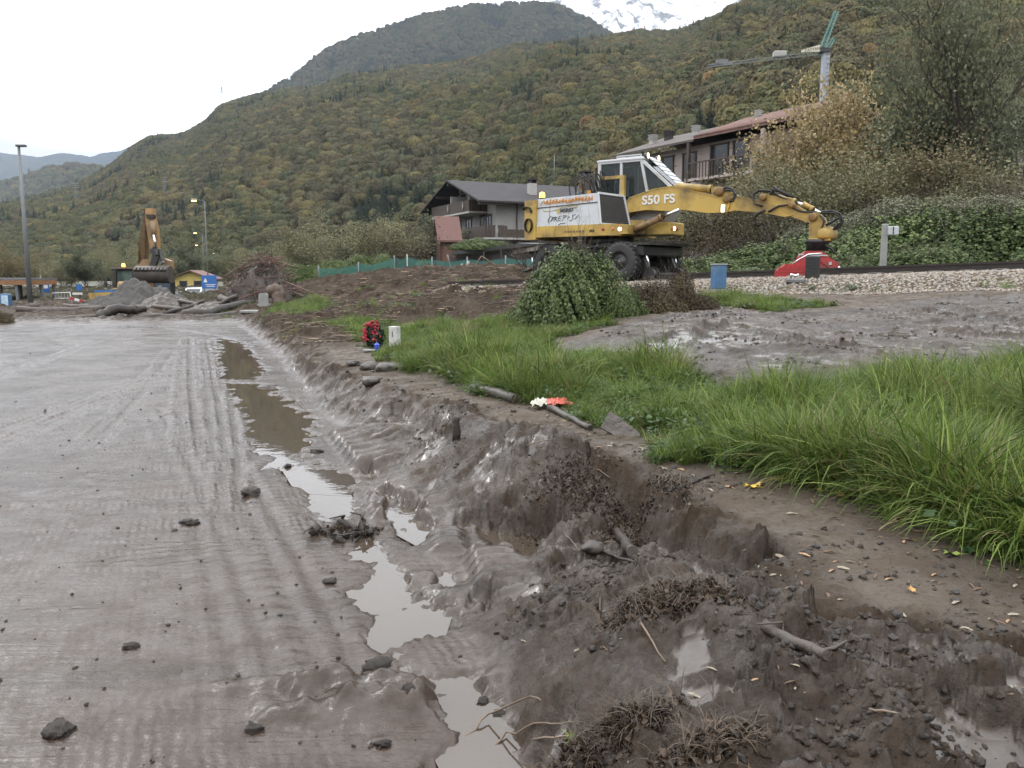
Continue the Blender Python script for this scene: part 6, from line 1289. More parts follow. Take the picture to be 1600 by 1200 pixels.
for k_ in range(5): q = MB(); q.tube([(-.35+.18*k_,0,.0),(-.35+.18*k_,0,.64)], .014, 6); q.build('bar', PGREY, t)
c = P(127, 478, 40); t = thing('striped_plank', 'fallen red and white barrier plank lying tilted behind the logs', 'plank', (c.x, 40, .25), 0, rot=(0, R(16), R(8)))
q = MB(); 
for k_ in range(5): q = MB(); q.box((-.44+.22*k_,0,.12), (.215,.03,.12)); q.build('stripe', INKW if k_ % 2 else REDP, t)
# white van
VW = mat('van_white_paint', (.62,.64,.66), .3, var=.05, bump=0)
c = P(298, 468, 62); t = thing('white_van', 'small white van parked behind the mud heap, seen from the front', 'van', (c.x, 62, -.35), 0); zt_ = P(298,450,62).z+.35
q = MB(); q.prism([(-.2,.25),(4.2,.25),(4.2,zt_),(.9,zt_),(.15,zt_-.62),(-.3,zt_-.75),(-.35,.5)], -.62, .62, 'x')
vb = MB(); prof = [(-.35,.3),(-.38,.75),(-.05,zt_-.82),(.75,zt_-.04),(1.1,zt_),(4.0,zt_),(4.1,.3)]; vb.prism([(p[0],p[1]) for p in prof], -.63, .63, 'x'); vb.build('body', VW, t)
q = MB(); q.add([(-.56,.03,zt_-.76),(.56,.03,zt_-.76),(.50,.72,zt_-.10),(-.50,.72,zt_-.10)], [(0,1,2,3)]); q.v = [(p[0],p[1]-.02,p[2]+.02) for p in q.v]; q.build('windscreen', DGLASS, t)
for s_ in (-1,1): q = MB(); q.box((s_*.45,-.385,.62), (.24,.04,.14), bev=.015); q.build('headlight', mat('clear_headlight', (.6,.6,.6), .15), t); q = MB(); q.tube([(s_*.5,.5,.3),(s_*.66,.5,.3)], .3, 16); q.build('wheel', RUB, t); q = MB(); q.box((s_*.72,.25,zt_-.62), (.12,.08,.18)); q.build('mirror', BLKM, t)
q = MB(); q.box((0,-.40,.5), (.5,.03,.12)); q.build('grille', BLKM, t)
# ------------------------------------------------------------------ big tan excavator at the end of the road
ex2 = thing('tracked_excavator', 'tan excavator with folded boom high over the gravel pile and its ribbed bucket towards us', 'excavator', (0, 0, 0)); E = lambda px, py, d: P(px, py, d)
ORD = mat('shaded_brown_machine_steel', (.20,.12,.05), .5, var=.2, dirt=(.08,.06,.04), dirtamt=.5)  # darker copy of the tan paint, the boom's shade put into its colour
def bars(name, pts, w, h, m_, par=ex2):
    q = MB()
    for a, b_ in zip(pts[:-1], pts[1:]): q.bar(a, b_, w, h)
    return q.build(name, m_, par)
q = MB(); q.add([E(214,455,46),E(226,455,46),E(234,330,42),E(226,326,42),E(217,378,44), E(214,455,46.5)+Vector((0,.5,0)),E(226,455,46.5)+Vector((0,.5,0)),E(234,330,42.6),E(226,326,42.6),E(217,378,45.2)], [(0,1,2,3,4),(9,8,7,6,5),(0,5,6,1),(1,6,7,2),(2,7,8,3),(3,8,9,4),(4,9,5,0)]); q.build('boom', ORD, ex2)
q = MB()
def quadbox(pts, d): # pixel outline at depth d with .4 m thickness
    q = MB(); a_ = [E(x_, y_, d) for x_, y_ in pts]; b_ = [v+Vector((0,.4,0)) for v in a_]; n = len(a_); q.add(a_+b_, [tuple(range(n)), tuple(range(2*n-1,n-1,-1))]+[(i,i+n,(i+1)%n+n,(i+1)%n) for i in range(n)]); return q
quadbox([(227,325),(238,325),(239,338),(244,360),(246,392),(236,396),(231,370),(227,345)], 41.2).build('arm', ORA, ex2)
quadbox([(228,335),(238,335),(238,341),(229,341)], 41.0).build('pin_housing', BLKM, ex2)
quadbox([(214,418),(222,405),(236,405),(232,420),(216,424)], 41.1).build('bucket_cheek', ORA, ex2); quadbox([(256,404),(266,408),(268,420),(258,420)], 41.1).build('bucket_cheek', ORA, ex2)
q = MB(); q.tube([E(238,345,41),E(241,372,41)], .11, 10); q.build('arm_ram', ORA, ex2); q = MB(); q.tube([E(240,367,40.9),E(244,388,40.9)], .05, 10); q.build('ram_rod', CHROME, ex2)
bars('linkage', [E(240,388,41),E(245,400,40.9),E(238,418,40.9)], .22, .3, BLKM); bars('linkage', [E(249,390,41),E(252,408,40.9)], .12, .2, BLKM); bars('linkage', [E(243,398,41),E(254,412,40.9)], .14, .2, GRIM)
q = MB(); a, b_ = E(214,429,40.6), E(267,429,40.6)
for i in range(8): pass
q.tube([a, b_], .42, 20); bk_ = q.build('bucket', mat('mud_dark_bucket_steel', (.055,.045,.038), .6, var=.4, scale=4, bump=.5), ex2)
for i in range(9): p = a.lerp(b_, (i+.5)/9); q = MB(); q.box(p+Vector((0,-.36,.24)), (.10,.22,.14), m=Matrix.Rotation(R(35),3,'X')); q.build('bucket_tooth', bk_.data.materials[0], bk_)
quadbox([(240,440),(269,440),(269,460),(240,460)], 44).build('cab', BLKM, ex2); quadbox([(243,442),(266,442),(266,458),(243,458)], 43.95).build('cab_window', mat('bluish_dark_glass', (.06,.08,.11), .1, var=.1, bump=0), ex2)
q = MB(); q.box(P(228,468,46)+Vector((0,0,-.1)), (2.6,3,1.0), bev=.1); q.build('undercarriage', BLKM, ex2); q = MB(); q.box(P(222,452,47)+Vector((0,.6,0)), (2.3,2.4,.9), bev=.1); q.build('house_body', ORA, ex2)
# wheel loader on its left
t = thing('wheel_loader', 'yellow loader with dark glazed cab and lit orange beacon left of the excavator boom', 'loader', (0,0,0))
def pb(name, pts, d, m_, th=1.0, par=t): q = MB(); a_ = [E(x_, y_, d) for x_, y_ in pts]; b_ = [v+Vector((0,th,0)) for v in a_]; n = len(a_); q.add(a_+b_, [tuple(range(n)), tuple(range(2*n-1,n-1,-1))]+[(i,i+n,(i+1)%n+n,(i+1)%n) for i in range(n)]); return q.build(name, m_, par)
pb('cab_frame', [(174,419),(212,419),(212,423),(209,424),(209,450),(176,450),(176,424),(174,423)], 47, BLKM, 1.3); pb('cab_window', [(180,424),(206,424),(207,440),(180,444)], 46.96, mat('greenish_cab_glass', (.10,.16,.15), .1, var=.5, scale=2, bump=0), .03)
pb('cab_roof', [(173,417),(213,417),(213,420),(173,420)], 46.7, mat('dull_roof_plastic', (.14,.12,.09), .6), 1.8); pb('side_pillar', [(176,421),(181,421),(181,462),(177,462)], 46.5, BLKM, .2); pb('side_pillar', [(206,421),(210,421),(210,440),(206,440)], 46.5, BLKM, .2)
pb('hood', [(190,443),(208,439),(212,442),(212,457),(188,457)], 45.6, YEL, 1.8); q = MB(); a = E(191,449,45.3); q.lathe([(0,-.05),(.26,-.05),(.30,0),(.30,.4)], a, 16, 'y'); q.build('air_cleaner', YEL, t); pb('grille', [(196,443),(208,441),(208,447),(197,448)], 45.55, BLKM, .05)
q = MB(); a = E(193,417,46.5); q.lathe([(.09,0),(.10,.07),(.08,.17),(.03,.2),(0,.2)], a, 12); q.build('beacon', AMB, t); pb('fender', [(176,450),(190,452),(190,466),(177,466)], 46, YEL, .8)
q = MB(); q.tube([E(176,447,46.3),E(167,443,46.2)], .03, 6); q.box(E(165,444,46.2), (.14,.1,.3)); q.build('mirror', BLKM, t)
for px_ in (182, 208): q = MB(); a = E(px_, 470, 46); q.tube([a+Vector((-.25,0,0)), a+Vector((.25,0,0))], .65, 20); q.build('wheel', RUB, t)
t = thing('compact_dumper', 'small yellow dumper body with blue cover beside the loader', 'dumper', (0,0,0)); pb('tipper_body', [(138,458),(176,456),(176,464),(142,468),(139,466)], 44, YEL, 1.2, t); pb('blue_cover', [(146,454),(174,453),(175,456),(147,457)], 44.1, SB, 1.0, t); pb('chassis', [(140,468),(172,464),(172,474),(142,474)], 44.2, BLKM, 1.0, t)
# ------------------------------------------------------------------ heaps and logs
def heap_mesh(name, rx_, ry_, h, seed, m_, n=70, sharp=1.2, rough_=.12):
    g_ = np.linspace(-1, 1, n); X_, Y_ = np.meshgrid(g_, g_); r_ = np.sqrt(X_**2+Y_**2); rr = r_*(1+.25*fbm(X_*1.5+seed, Y_*1.5, 2))
    Z_ = np.maximum(0, 1-rr**sharp)*(1+.3*fbm(X_*2+seed, Y_*2, 3))+rough_*fbm(X_*7, Y_*7, 4, s=seed)*(rr < 1)
    ix = np.arange(n*n).reshape(n, n); me = np_mesh(name, np.stack([X_.ravel()*rx_, Y_.ravel()*ry_, Z_.ravel()*h-.05-.3*np.maximum(0,r_.ravel()-1)], 1), np.stack([ix[:-1,:-1],ix[:-1,1:],ix[1:,1:],ix[1:,:-1]],-1).reshape(-1,4), True); me.materials.append(m_); return me
GRV = mat('grey_crushed_gravel', (.075,.070,.066), .9, var=.35, scale=5, bump=1.0, bscale=25, dist=.04); MUDO = mat('dark_heaped_mud', (.060,.046,.036), .5, var=.4, scale=4, bump=1.0, bscale=14, dist=.04)
c = P(222, 488, 38); o = mobj('gravel_pile', heap_mesh('gravel_pile', 2.7, 2.2, 1.35, 3, GRV), None); o.location = (c.x, 38, .05); tag(o, 'broad grey gravel pile in front of the tan excavator', 'gravel pile')
c = P(268, 486, 37); o = mobj('mud_heap', heap_mesh('mud_heap', 1.8, 1.5, .85, 8, MUDO), None); o.location = (c.x, 36.5, .05); tag(o, 'lower dark mud heap at the right foot of the gravel pile', 'mud heap')
WLOG = mat('wet_grey_log_bark', (.055,.042,.032), .6, var=.4, scale=4, bump=.8, bscale=18, dist=.02, dirt=(.08,.065,.052), dirtamt=.5); CUT = mat('sawn_log_end', (.42,.27,.16), .7, var=.2, scale=8); DLOG = mat('dark_wet_log_bark', (.026,.019,.015), .6, var=.4, scale=4, bump=.8, bscale=18, dist=.02)
def log(pts, r_, label, m_=WLOG, name='log', cat='log', cut=False, n=12, group=None, taper=.7, jit=.06):
    """pts: (px,py,d) along its length"""
    V_ = [P(*p) for p in pts]; R_ = random.Random(int(pts[0][0]*7+pts[0][1])); full = []
    for a, b_ in zip(V_[:-1], V_[1:]):
        for k_ in range(4): full.append(a.lerp(b_, k_/4)+Vector((R_.gauss(0,1), R_.gauss(0,1), R_.gauss(0,1)))*r_*jit*2)
    full.append(V_[-1]); o0 = V_[0].copy(); t = thing(name, label, cat, o0, 0, group); full = [v-o0 for v in full]; m = len(full)
    q = MB(); q.tube(full, [r_*(1-(1-taper)*i/m)*(1+R_.uniform(-.12,.12)) for i in range(m)], n); o = q.build('bark', m_, t)
    if cut: q = MB(); d_ = (full[0]-full[1]).normalized(); q.tube([full[0]+d_*.004, full[0]+d_*.012], [r_*.92, r_*.90], n); q.build('cut_end', CUT, t)
    return t
log([(28,484,33),(100,486,33.5),(160,482,34)], .15, 'long grey trunk lying across the road at the far left'); log([(95,501,29.3),(150,494,30),(205,482,32)], .13, 'second trunk slanting up from the road left of the root stump'); log([(100,478,36),(170,480,35.5)], .10, 'thin pale trunk behind the long grey trunk')
log([(150,498,29.6),(165,488,30),(205,484,30.5),(228,482,31)], .24, 'thick dark root stump end lying on the road in the middle of the log line', DLOG, 'stump_log', 'stump', taper=.45, jit=.10)
log([(290,492,32),(330,488,32),(365,478,33),(395,473,34)], .20, 'dark trunk rising to the right towards the brush pile', DLOG); log([(300,500,30),(350,494,31),(372,490,31)], .15, 'flat dark trunk half sunk in mud at the end of the road', DLOG); log([(240,478,34),(290,484,33),(300,486,33)], .10, 'slender trunk behind the mud heap'); log([(345,466,35),(365,472,34)], .16, 'short trunk stub under the brush pile with brown bark', WLOG, cut=True); log([(280,470,36),(320,478,35),(345,482,34)], .09, 'broken branch lying between mud heap and brush pile')
for i, (pts_, r_, lb) in enumerate([([(60,492,32),(120,497,31.5),(150,500,31)], .11, 'thin wet trunk in front of the long grey trunk at the left'), ([(205,500,30),(250,494,30.5),(292,497,30)], .12, 'crooked trunk right of the root stump on the road'), ([(310,480,34),(345,474,34),(372,462,34)], .12, 'dark trunk leaning into the left foot of the brush pile'), ([(255,490,32),(300,478,33),(318,470,34)], .08, 'broken branch crossing behind the crooked trunk')]): log(pts_, r_, lb, DLOG if i % 2 else WLOG)
c = P(200, 498, 31); o = mobj('root_mud_heap', heap_mesh('root_mud_heap', 1.5, .9, .42, 14, MUDO), None); o.location = (c.x, 31, .05); tag(o, 'low dark heap of mud and roots around the stump on the road', 'mud heap')
c = P(330, 492, 33); o = mobj('root_mud_heap', heap_mesh('root_mud_heap', 1.7, 1.0, .5, 17, MUDO), None); o.location = (c.x, 33, .05); tag(o, 'dark mud heap under the trunks left of the stone marker', 'mud heap')
c = P(6, 505, 27.5); shrub('red_leaf_bush', 'small dark red-brown bush at the left border beside the road', 'bush', (c.x, 27.5, 0), .38, .35, .5, brown_fol, None)
# brush pile
c = P(410, 478, 36); bp_ = thing('brush_pile', 'tall pile of red-brown branches and roots at the right side of the road end', 'brush pile', (c.x, 36, .1))
o = mobj('pile_core', heap_mesh('pile_core', 1.7, 1.6, 1.9, 5, MUDO, 40, 2.2, .2), None, bp_)
BR = [mat('reddish_branch_bark', (.12,.068,.046), .75, var=.3, bump=.2), mat('pale_brown_branch', (.17,.125,.088), .75, var=.3, bump=.2), mat('dark_branch', (.06,.045,.035), .75, var=.3, bump=.2), mat('maroon_twig', (.13,.055,.05), .7, var=.3)]
bms = []
for i in range(10):
    R_ = random.Random(i); q = MB(); pts = [Vector((0,0,0))]; d = Vector((1,0,0))
    for k_ in range(5): d = (d+Vector((0, R_.gauss(0,.18), R_.gauss(0,.18)))).normalized(); pts.append(pts[-1]+d*.2)
    q.tube([p-Vector((.5,0,0)) for p in pts], [.022,.021,.018,.015,.012,.006], 5); 
    q.tube([pts[2]-Vector((.5,0,0)), pts[2]+Vector((-.35,.12,.06)), pts[2]+Vector((-.2,.16,.16))], [.012,.009,.004], 4); me = q.mesh('branch'); me.materials.append(BR[i % 4]); bms.append(me)
for i in range(290):
    a = rnd.random()*6.28; b_ = rnd.random()**.6; o = mobj('branch', bms[rnd.randrange(10)], None, bp_); rr = b_*1.72; zt_ = 2.2*(1-b_**2.4)*rnd.uniform(.75,1.08)
    o.location = (math.cos(a)*rr, math.sin(a)*rr*.95, max(.05, zt_)); o.rotation_euler = (rnd.gauss(0,.5), rnd.gauss(0,.33)+.35*b_*(1 if math.cos(a) > 0 else -1)*0+rnd.gauss(0,.2), rnd.random()*6.28); s_ = rnd.uniform(.6,1.5); o.scale = (s_*1.15, s_*.9, s_*.9)
log([(427,452,34.3),(436,462,34.0),(438,478,33.9)], .28, 'bulky root stump with pale torn wood under the right side of the brush pile', mat('torn_pale_root_wood', (.10,.065,.045), .7, var=.6, scale=5, bump=.6, dirt=(.04,.03,.025), dirtamt=.6), 'root_stump', 'stump', taper=.9, jit=.12)
for i, (x_, y_, x2, y2, lb) in enumerate([(440,438,500,462,'thin pole sticking out to the right of the brush pile'), (352,432,384,410,'bare stick poking out at the upper left of the brush pile'), (368,425,395,402,'second stick leaning on the top of the brush pile'), (455,455,520,480,'branch lying on the mud right of the brush pile')]): log([(x_,y_,35.5),(x2,y2,35)], .028, lb, BR[1], 'branch', 'branch', n=6)
# stone marker and slab wall end
c = P(412, 474, 32.5); t = thing('stone_marker', 'small grey round-topped stone marker at the foot of the brush pile', 'stone', (c.x, 32.5, c.z-.1)); q = MB(); q.prism([(-.17,0),(.17,0),(.17,.42),(.12,.50),(-.12,.50),(-.17,.42)], -.09, .09); q.build('stone_body', CONC_, t); q = MB(); q.box((0,0,.03), (.44,.3,.1)); q.build('base', CONC_, t)
c = ground_px(395, 488); t = thing('kerb_slab', 'flat concrete slab on the end of the bank at the road side', 'slab', (c.x, c.y, c.z), R(-15)); q = MB(); q.box((0,0,-.02), (.8,.45,.10), bev=.02); q.build('slab_body', CONC_, t)
# ------------------------------------------------------------------ net fence, hedge and garden things
NETM, nt_, N_, L_, b_s = newmat('green_garden_net'); b_s.inputs['Base Color'].default_value = (.03,.13,.11,1); b_s.inputs['Roughness'].default_value = .7
tc_ = N_.new('ShaderNodeTexCoord'); w1 = N_.new('ShaderNodeTexWave'); w1.inputs['Scale'].default_value = 9; w2 = N_.new('ShaderNodeTexWave'); w2.bands_direction = 'Z'; w2.inputs['Scale'].default_value = 9; mx_ = N_.new('ShaderNodeMath'); mx_.operation = 'MAXIMUM'; L_.new(tc_.outputs['Object'], w1.inputs[0]); L_.new(tc_.outputs['Object'], w2.inputs[0]); L_.new(w1.outputs['Fac'], mx_.inputs[0]); L_.new(w2.outputs['Fac'], mx_.inputs[1])
mr_ = N_.new('ShaderNodeMapRange'); mr_.inputs[1].default_value = .45; mr_.inputs[2].default_value = .8; mr_.inputs[3].default_value = .25; mr_.inputs[4].default_value = .9; L_.new(mx_.outputs[0], mr_.inputs[0]); L_.new(mr_.outputs[0], b_s.inputs['Alpha'])
nf = thing('net_fence', 'sagging green net fence on thin posts in front of the chalet garden', 'fence', (0,0,0)); fpx = [(498,418,442,44),(560,412,436,43),(616,402,432,42),(636,400,430,42),(675,404,428,42),(730,404,428,41),(790,402,427,40),(845,400,427,38)]
for (x_, y0_, y1_, d) in fpx: a, b_ = P(x_,y1_,d), P(x_,y0_-3,d); q = MB(); q.tube([Vector((b_.x,d,.6)), b_], .035, 6); q.build('post', PGREY if x_ != 636 else CONW, nf)
for f0, f1 in zip(fpx[:-1], fpx[1:]):
    q = MB(); nn_ = 10; vs = []
    for i in range(nn_+1):
        t_ = i/nn_; tp_, bt_ = P(f0[0],f0[1],f0[3]).lerp(P(f1[0],f1[1],f1[3]), t_), P(f0[0],f0[2],f0[3]).lerp(P(f1[0],f1[2],f1[3]), t_); tp_.z -= .12*math.sin(math.pi*t_)+rnd.uniform(0,.05); off = Vector((0,rnd.uniform(-.06,.06),0)); vs += [bt_+off, tp_+off]
    q.add(vs, [(2*i,2*i+2,2*i+3,2*i+1) for i in range(nn_)]); q.build('net', NETM, nf)
t = thing('metal_gate', 'low silver tube gate leaning on the net fence', 'gate', (0,0,0))
q = MB(); A_, B_ = P(562,433,41), P(616,422,41); q.tube([A_, B_], .03, 6); q.tube([A_+Vector((0,0,-.3)), B_+Vector((0,0,-.3))], .02, 6); q.build('gate_rail', PGREY, t)
for i in range(9): p = A_.lerp(B_, i/8); q = MB(); q.tube([p, p+Vector((0,0,-.45))], .018, 5); q.build('gate_bar', PGREY, t)
for i, (px_, d, sx_, sz_, lb) in enumerate([(525,45,1.3,1.0,'ivy hedge piece at the left end of the net fence'), (565,44.5,1.3,1.15,'ivy hedge piece behind the silver gate'), (600,44,1.0,1.1,'ivy hedge piece right of the silver gate'), (475,60,1.8,1.6,'green bush right of the brush pile'), (505,52,1.4,1.3,'round green bush behind the left fence post'), (660,46,1.4,.9,'dark low bush under the brick outbuilding')]):
    c = P(px_, 430, d); shrub('hedge', lb, 'hedge', (c.x, d, hgt(c.x, d)-.1 if d < 60 else .9), sx_, sx_*.7, sz_*1.2, ivy_fol[i % 2] if i > 2 else big_ivy, None, i)
log([(742,455,30),(780,452,30),(832,450,29.5)], .07, 'long thin dark trunk lying on the torn field left of the ivy bush', DLOG); log([(775,434,33),(800,432,33),(835,418,32)], .08, 'dark branch rising to the rail excavator wheel', DLOG)
for i, (p0, p1, r_, lb, m_) in enumerate([((699,398,41),(707,430,41),.035,'leaning silver fence pole below the outbuilding',PGREY), ((735,428,38),(752,400,38),.03,'bent bare cane in the garden below the lean-to',BR[1]), ((752,400,38),(800,430,38),.022,'arched cane bending down to the right',BR[1]), ((718,430,39),(722,412,39),.05,'short pale broken stump post',CONW), ((728,428,38.5),(732,408,38.5),.07,'grey leaning plank in the torn garden',CONW), ((700,426,39),(716,418,39),.025,'crossing thin stick under the lean-to',BR[1]),
      ((640,458,30),(700,470,29),.025,'stick lying on the mounded soil',BR[1]), ((560,462,32),(600,452,32),.03,'brown stick at the left of the torn field',BR[0])]): log([p0, p1], r_, lb, m_, 'pole' if i in (0,) else 'branch', 'pole' if i == 0 else 'branch', n=6, taper=.8)
q_ = treeish('z', 21, 3, BRN, 60, .012, 3, .5, .010); tree('bare_sapling', 'leafless sapling in front of the chalet wall beside the counterweight', 'tree', (P(828,430,33).x, 33, 1.0), 3.9, q_, 0, .8, fname='buds', sname='trunk')
# loose debris over the torn field
sl_ = []
for i in range(7):
    R_ = random.Random(i+5); q = MB(); q.tube([(-.5,0,0),(-.1,R_.uniform(-.08,.08),.03),(.2,R_.uniform(-.1,.1),.02),(.5,0,0)], [.03,.035,.03,.015], 5); me = q.mesh('stick_%d' % i); me.materials.append((BR[1],BR[0],BR[2],BR[1],mat('pale_splinter', (.42,.31,.19), .8),BR[2],BR[0])[i]); sl_.append(me)
n = 26000; y_ = 15*(36/15)**rng.random(n); x_ = rng.uniform(-.28, .14, n)*y_; db = mask_v('debris', x_, y_); kk = (db > .35) & (fbm(x_*.35, y_*.3, 3, s=25)+.5*(y_/25) > rng.random(n)*.8); x_, y_ = x_[kk], y_[kk]; k = len(x_)
scatter('field_debris', sl_, np.stack([x_, y_, hgt_v(x_, y_)+.03], 1), .08+.35*rng.random(k)**2.2, rng.random(k)*6.28, rng.choice([0,1,2,3,4,5,6], k, p=[.22,.16,.2,.18,.06,.1,.08]), tilt=rng.normal(size=k)*.4, label='broken sticks, chips and roots strewn over the torn field')
# ------------------------------------------------------------------ roadside memorial and litter
c = ground_px(586, 546); mem = (c.x, c.y)
t = thing('flower_wreath', 'round wreath of red flowers and dark green leaves leaning beside the white stone', 'wreath', (c.x, c.y, c.z), 0, rot=(R(-20), 0, R(15)))
FLR = mat('deep_red_petals', (.36,.012,.03), .55, var=.4, scale=20, bump=.2); DG = leafmat('dark_wreath_leaves', [(.010,.022,.012),(.02,.045,.02)], .5, .1)
d_ = rng.normal(size=(900,3)); d_ /= np.linalg.norm(d_, axis=1, keepdims=True); v, f = quads_from(d_*np.array([.17,.10,.20])*(.7+.4*rng.random((900,1)))+np.array([0,0,.22]), d_+rng.normal(size=(900,3))*.4, .035); me = np_mesh('leaves', v, f); me.materials.append(DG); mobj('leaves', me, None, t)
q = MB()
for i in range(1): q.lathe([(0,0),(.013,.004),(.021,.012),(.016,.02),(.006,.014),(0,.016)], (0,0,0), 8)
fme = q.mesh('flower'); fme.materials.append(FLR)
for i in range(75):
    a = R(rnd.uniform(70, 215)) if i < 58 else R(rnd.uniform(0, 360)); rr = rnd.uniform(.15,.215) if i < 58 else rnd.uniform(.02,.12); o = mobj('flower', fme, None, t); o.location = (math.cos(a)*rr*.95, -.06-rnd.random()*.06, .22+math.sin(a)*rr*1.08); o.rotation_euler = (R(70)+rnd.gauss(0,.4), rnd.gauss(0,.4), rnd.random()*6); s_ = rnd.uniform(.8,1.4); o.scale = (s_, s_, s_)
c = ground_px(617, 545); t = thing('white_memorial_stone', 'upright white marble block with a small dark slot in the grass', 'memorial stone', (c.x, c.y, c.z-.03), R(-28)); MARB = mat('white_veined_marble', (.55,.54,.52), .5, var=.15, scale=12, bump=.1, dirt=(.30,.29,.28), dirtamt=.5)
q = MB(); q.box((0,0,.19), (.15,.12,.40), bev=.006); q.build('stone_block', MARB, t); q = MB(); q.box((.0,-.061,.27), (.012,.008,.09)); q.build('slot', BLKM, t)
c = ground_px(590, 549); t = thing('blue_grave_lantern', 'small bright blue grave lantern in front of the red wreath', 'lantern', (c.x, c.y-.05, c.z)); BLU = mat('blue_plastic', (.02,.06,.55), .3, var=.05, bump=0)
q = MB(); q.lathe([(0,0),(.032,0),(.036,.02),(.040,.08),(.036,.09),(0,.09)], (0,0,.0), 14); q.build('glass_jar', BLU, t); q = MB(); q.lathe([(.048,.09),(.05,.10),(.03,.115),(.012,.125),(.012,.14),(0,.142)], (0,0,0), 14); q.build('lid', BLU, t)
q = MB(); q.box((0,0,0), (.2,.14,.025), bev=.008); o = q.build('paving_piece', CONC_, None); o.location = (c.x-.12, c.y-.02, c.z+.01); tag(o, 'small pale flat stone under the blue lantern', 'stone')
# rounded muddy stones near the memorial
SMUD = mat('muddy_round_stone', (.042,.032,.024), .45, var=.25, scale=8, bump=.3)
def rock(px, py, s, label, m_=SMUD, seed=0, name='stone', cat='stone', fl=.6, lift=.3):
    import bmesh
    bm = bmesh.new(); bmesh.ops.create_icosphere(bm, subdivisions=3, radius=1)
    arr = np.array([tuple(v.co) for v in bm.verts]); n_ = fbm(arr[:,0]*1.3+seed, arr[:,1]*1.3+arr[:,2]*1.1, 3)*(.8 if 'stone' in name else 1.0)+(0 if 'stone' in name else 1)*(.8*fbm(arr[:,0]*4+seed, arr[:,1]*4+arr[:,2]*3, 3))
    for v, k_ in zip(bm.verts, n_): v.co = v.co*(1+.34*k_); v.co.z *= fl
    me = bpy.data.meshes.new(name); bm.to_mesh(me); bm.free(); me.polygons.foreach_set('use_smooth', np.ones(len(me.polygons), bool)); me.materials.append(m_)
    o = mobj(name, me, None); c = ground_px(px, py); o.location = (c.x, c.y, c.z+s*fl*lift); o.scale = (s*1.25, s, s); o.rotation_euler = (0, 0, seed*1.7); return tag(o, label, cat)
rock(577, 578, .13, 'rounded muddy stone on the bank edge below the memorial', seed=1); rock(604, 579, .12, 'second rounded stone right of the first one below the memorial', seed=2); rock(579, 600, .10, 'brown stone stuck in the dug mud left of the mound', seed=3); rock(418, 606, .12, 'flat dark stone lying in the slurry beside the far brown puddle', seed=4, fl=.35); rock(556, 570, .12, 'dark flat slab of bank soil left of the round stones', MUDO, 5, 'soil_block', 'soil block', .4)
rock(925, 862, .055, 'smooth grey stone at the right end of the small brown puddle', SMUD, 8, fl=.55, lift=.1)
# litter bag
c = ground_px(861, 637); t = thing('crumpled_plastic_bag', 'crumpled red and white plastic bag at the edge of the grass', 'bag', (c.x, c.y, c.z+.02), .3)
def crumple(w, d, h, seed, m_, nm, off=(0,0,0)):
    g_ = np.linspace(-1,1,16); X_, Y_ = np.meshgrid(g_, g_); Z_ = h*(np.maximum(0,1-np.maximum(abs(X_),abs(Y_))**3))+h*.7*fbm(X_*2.5+seed, Y_*2.5, 3); ix = np.arange(256).reshape(16,16)
    me = np_mesh(nm, np.stack([X_.ravel()*w+.02*np.sin(Y_.ravel()*4)+off[0], Y_.ravel()*d+off[1], Z_.ravel()+off[2]],1), np.stack([ix[:-1,:-1],ix[:-1,1:],ix[1:,1:],ix[1:,:-1]],-1).reshape(-1,4)); me.materials.append(m_); return me
mobj('red_panel', crumple(.12,.08,.04,1,mat('glossy_red_plastic', (.60,.10,.07), .3, var=.3, scale=14, bump=0),'red_panel',(.05,0,.01)), None, t); mobj('white_panel', crumple(.07,.07,.04,4,mat('glossy_white_plastic', (.62,.60,.50), .3, var=.2, bump=0),'white_panel',(-.10,0,.012)), None, t)
# branches, stake and board in the mud (two ends on the ground, in photo pixels)
def gstick(pts, r_, label, m_=WLOG, name='branch', cat='branch', lift=.6, n=8, taper=.6, jit=.1, tw=0):
    V_ = [ground_px(*p[:2])+Vector((0,0,r_*lift+(p[2] if len(p) > 2 else 0))) for p in pts]; R_ = random.Random(int(pts[0][0])); full = []
    for a, b_ in zip(V_[:-1], V_[1:]):
        for k_ in range(4): full.append(a.lerp(b_, k_/4)+Vector((R_.gauss(0,1), R_.gauss(0,1), R_.gauss(0,1)))*r_*jit*2)
    full.append(V_[-1]); o0 = full[0].copy(); t = thing(name, label, cat, o0); full = [v-o0 for v in full]; m = len(full); q = MB(); q.tube(full, [r_*(1-(1-taper)*i/m)*(1+R_.uniform(-.12,.12)) for i in range(m)], n); q.build('bark', m_, t)
    if tw:
        q = MB()
        for i in range(tw): p = full[R_.randrange(1, m-1)]; q.tube([p, p+Vector((R_.gauss(0,.03), R_.gauss(0,.03), .03)), p+Vector((R_.gauss(0,.07), R_.gauss(0,.07), .045))], [r_*.4, r_*.3, r_*.15], 4)
        q.build('twig', m_, t, kind='stuff')
    return t
gstick([(1192,992),(1235,1010),(1292,1030)], .021, 'thick mud-coated branch on the right-hand foreground heap', WLOG, taper=.9, tw=2, jit=.04)
gstick([(1045,772),(1075,760),(1108,747)], .014, 'dark forked branch sticking out of the bank rim', DLOG, tw=3); gstick([(962,836),(975,852),(988,872)], .030, 'pale mud-coated root beside the round stone', SMUD, taper=.9, jit=.05); gstick([(925,866),(960,872),(990,882)], .010, 'thin dark stick in front of the round stone', DLOG)
gstick([(742,614),(770,620),(806,632)], .058, 'muddy grey log half buried between dug mud and grass', SMUD, 'log', 'log', n=12, taper=.9, jit=.05); gstick([(858,642),(890,657),(922,674)], .030, 'muddy root along the rim below the plastic bag', SMUD, taper=.8)
gstick([(712,690),(713,672,.05)], .03, 'stub', DLOG) if False else None
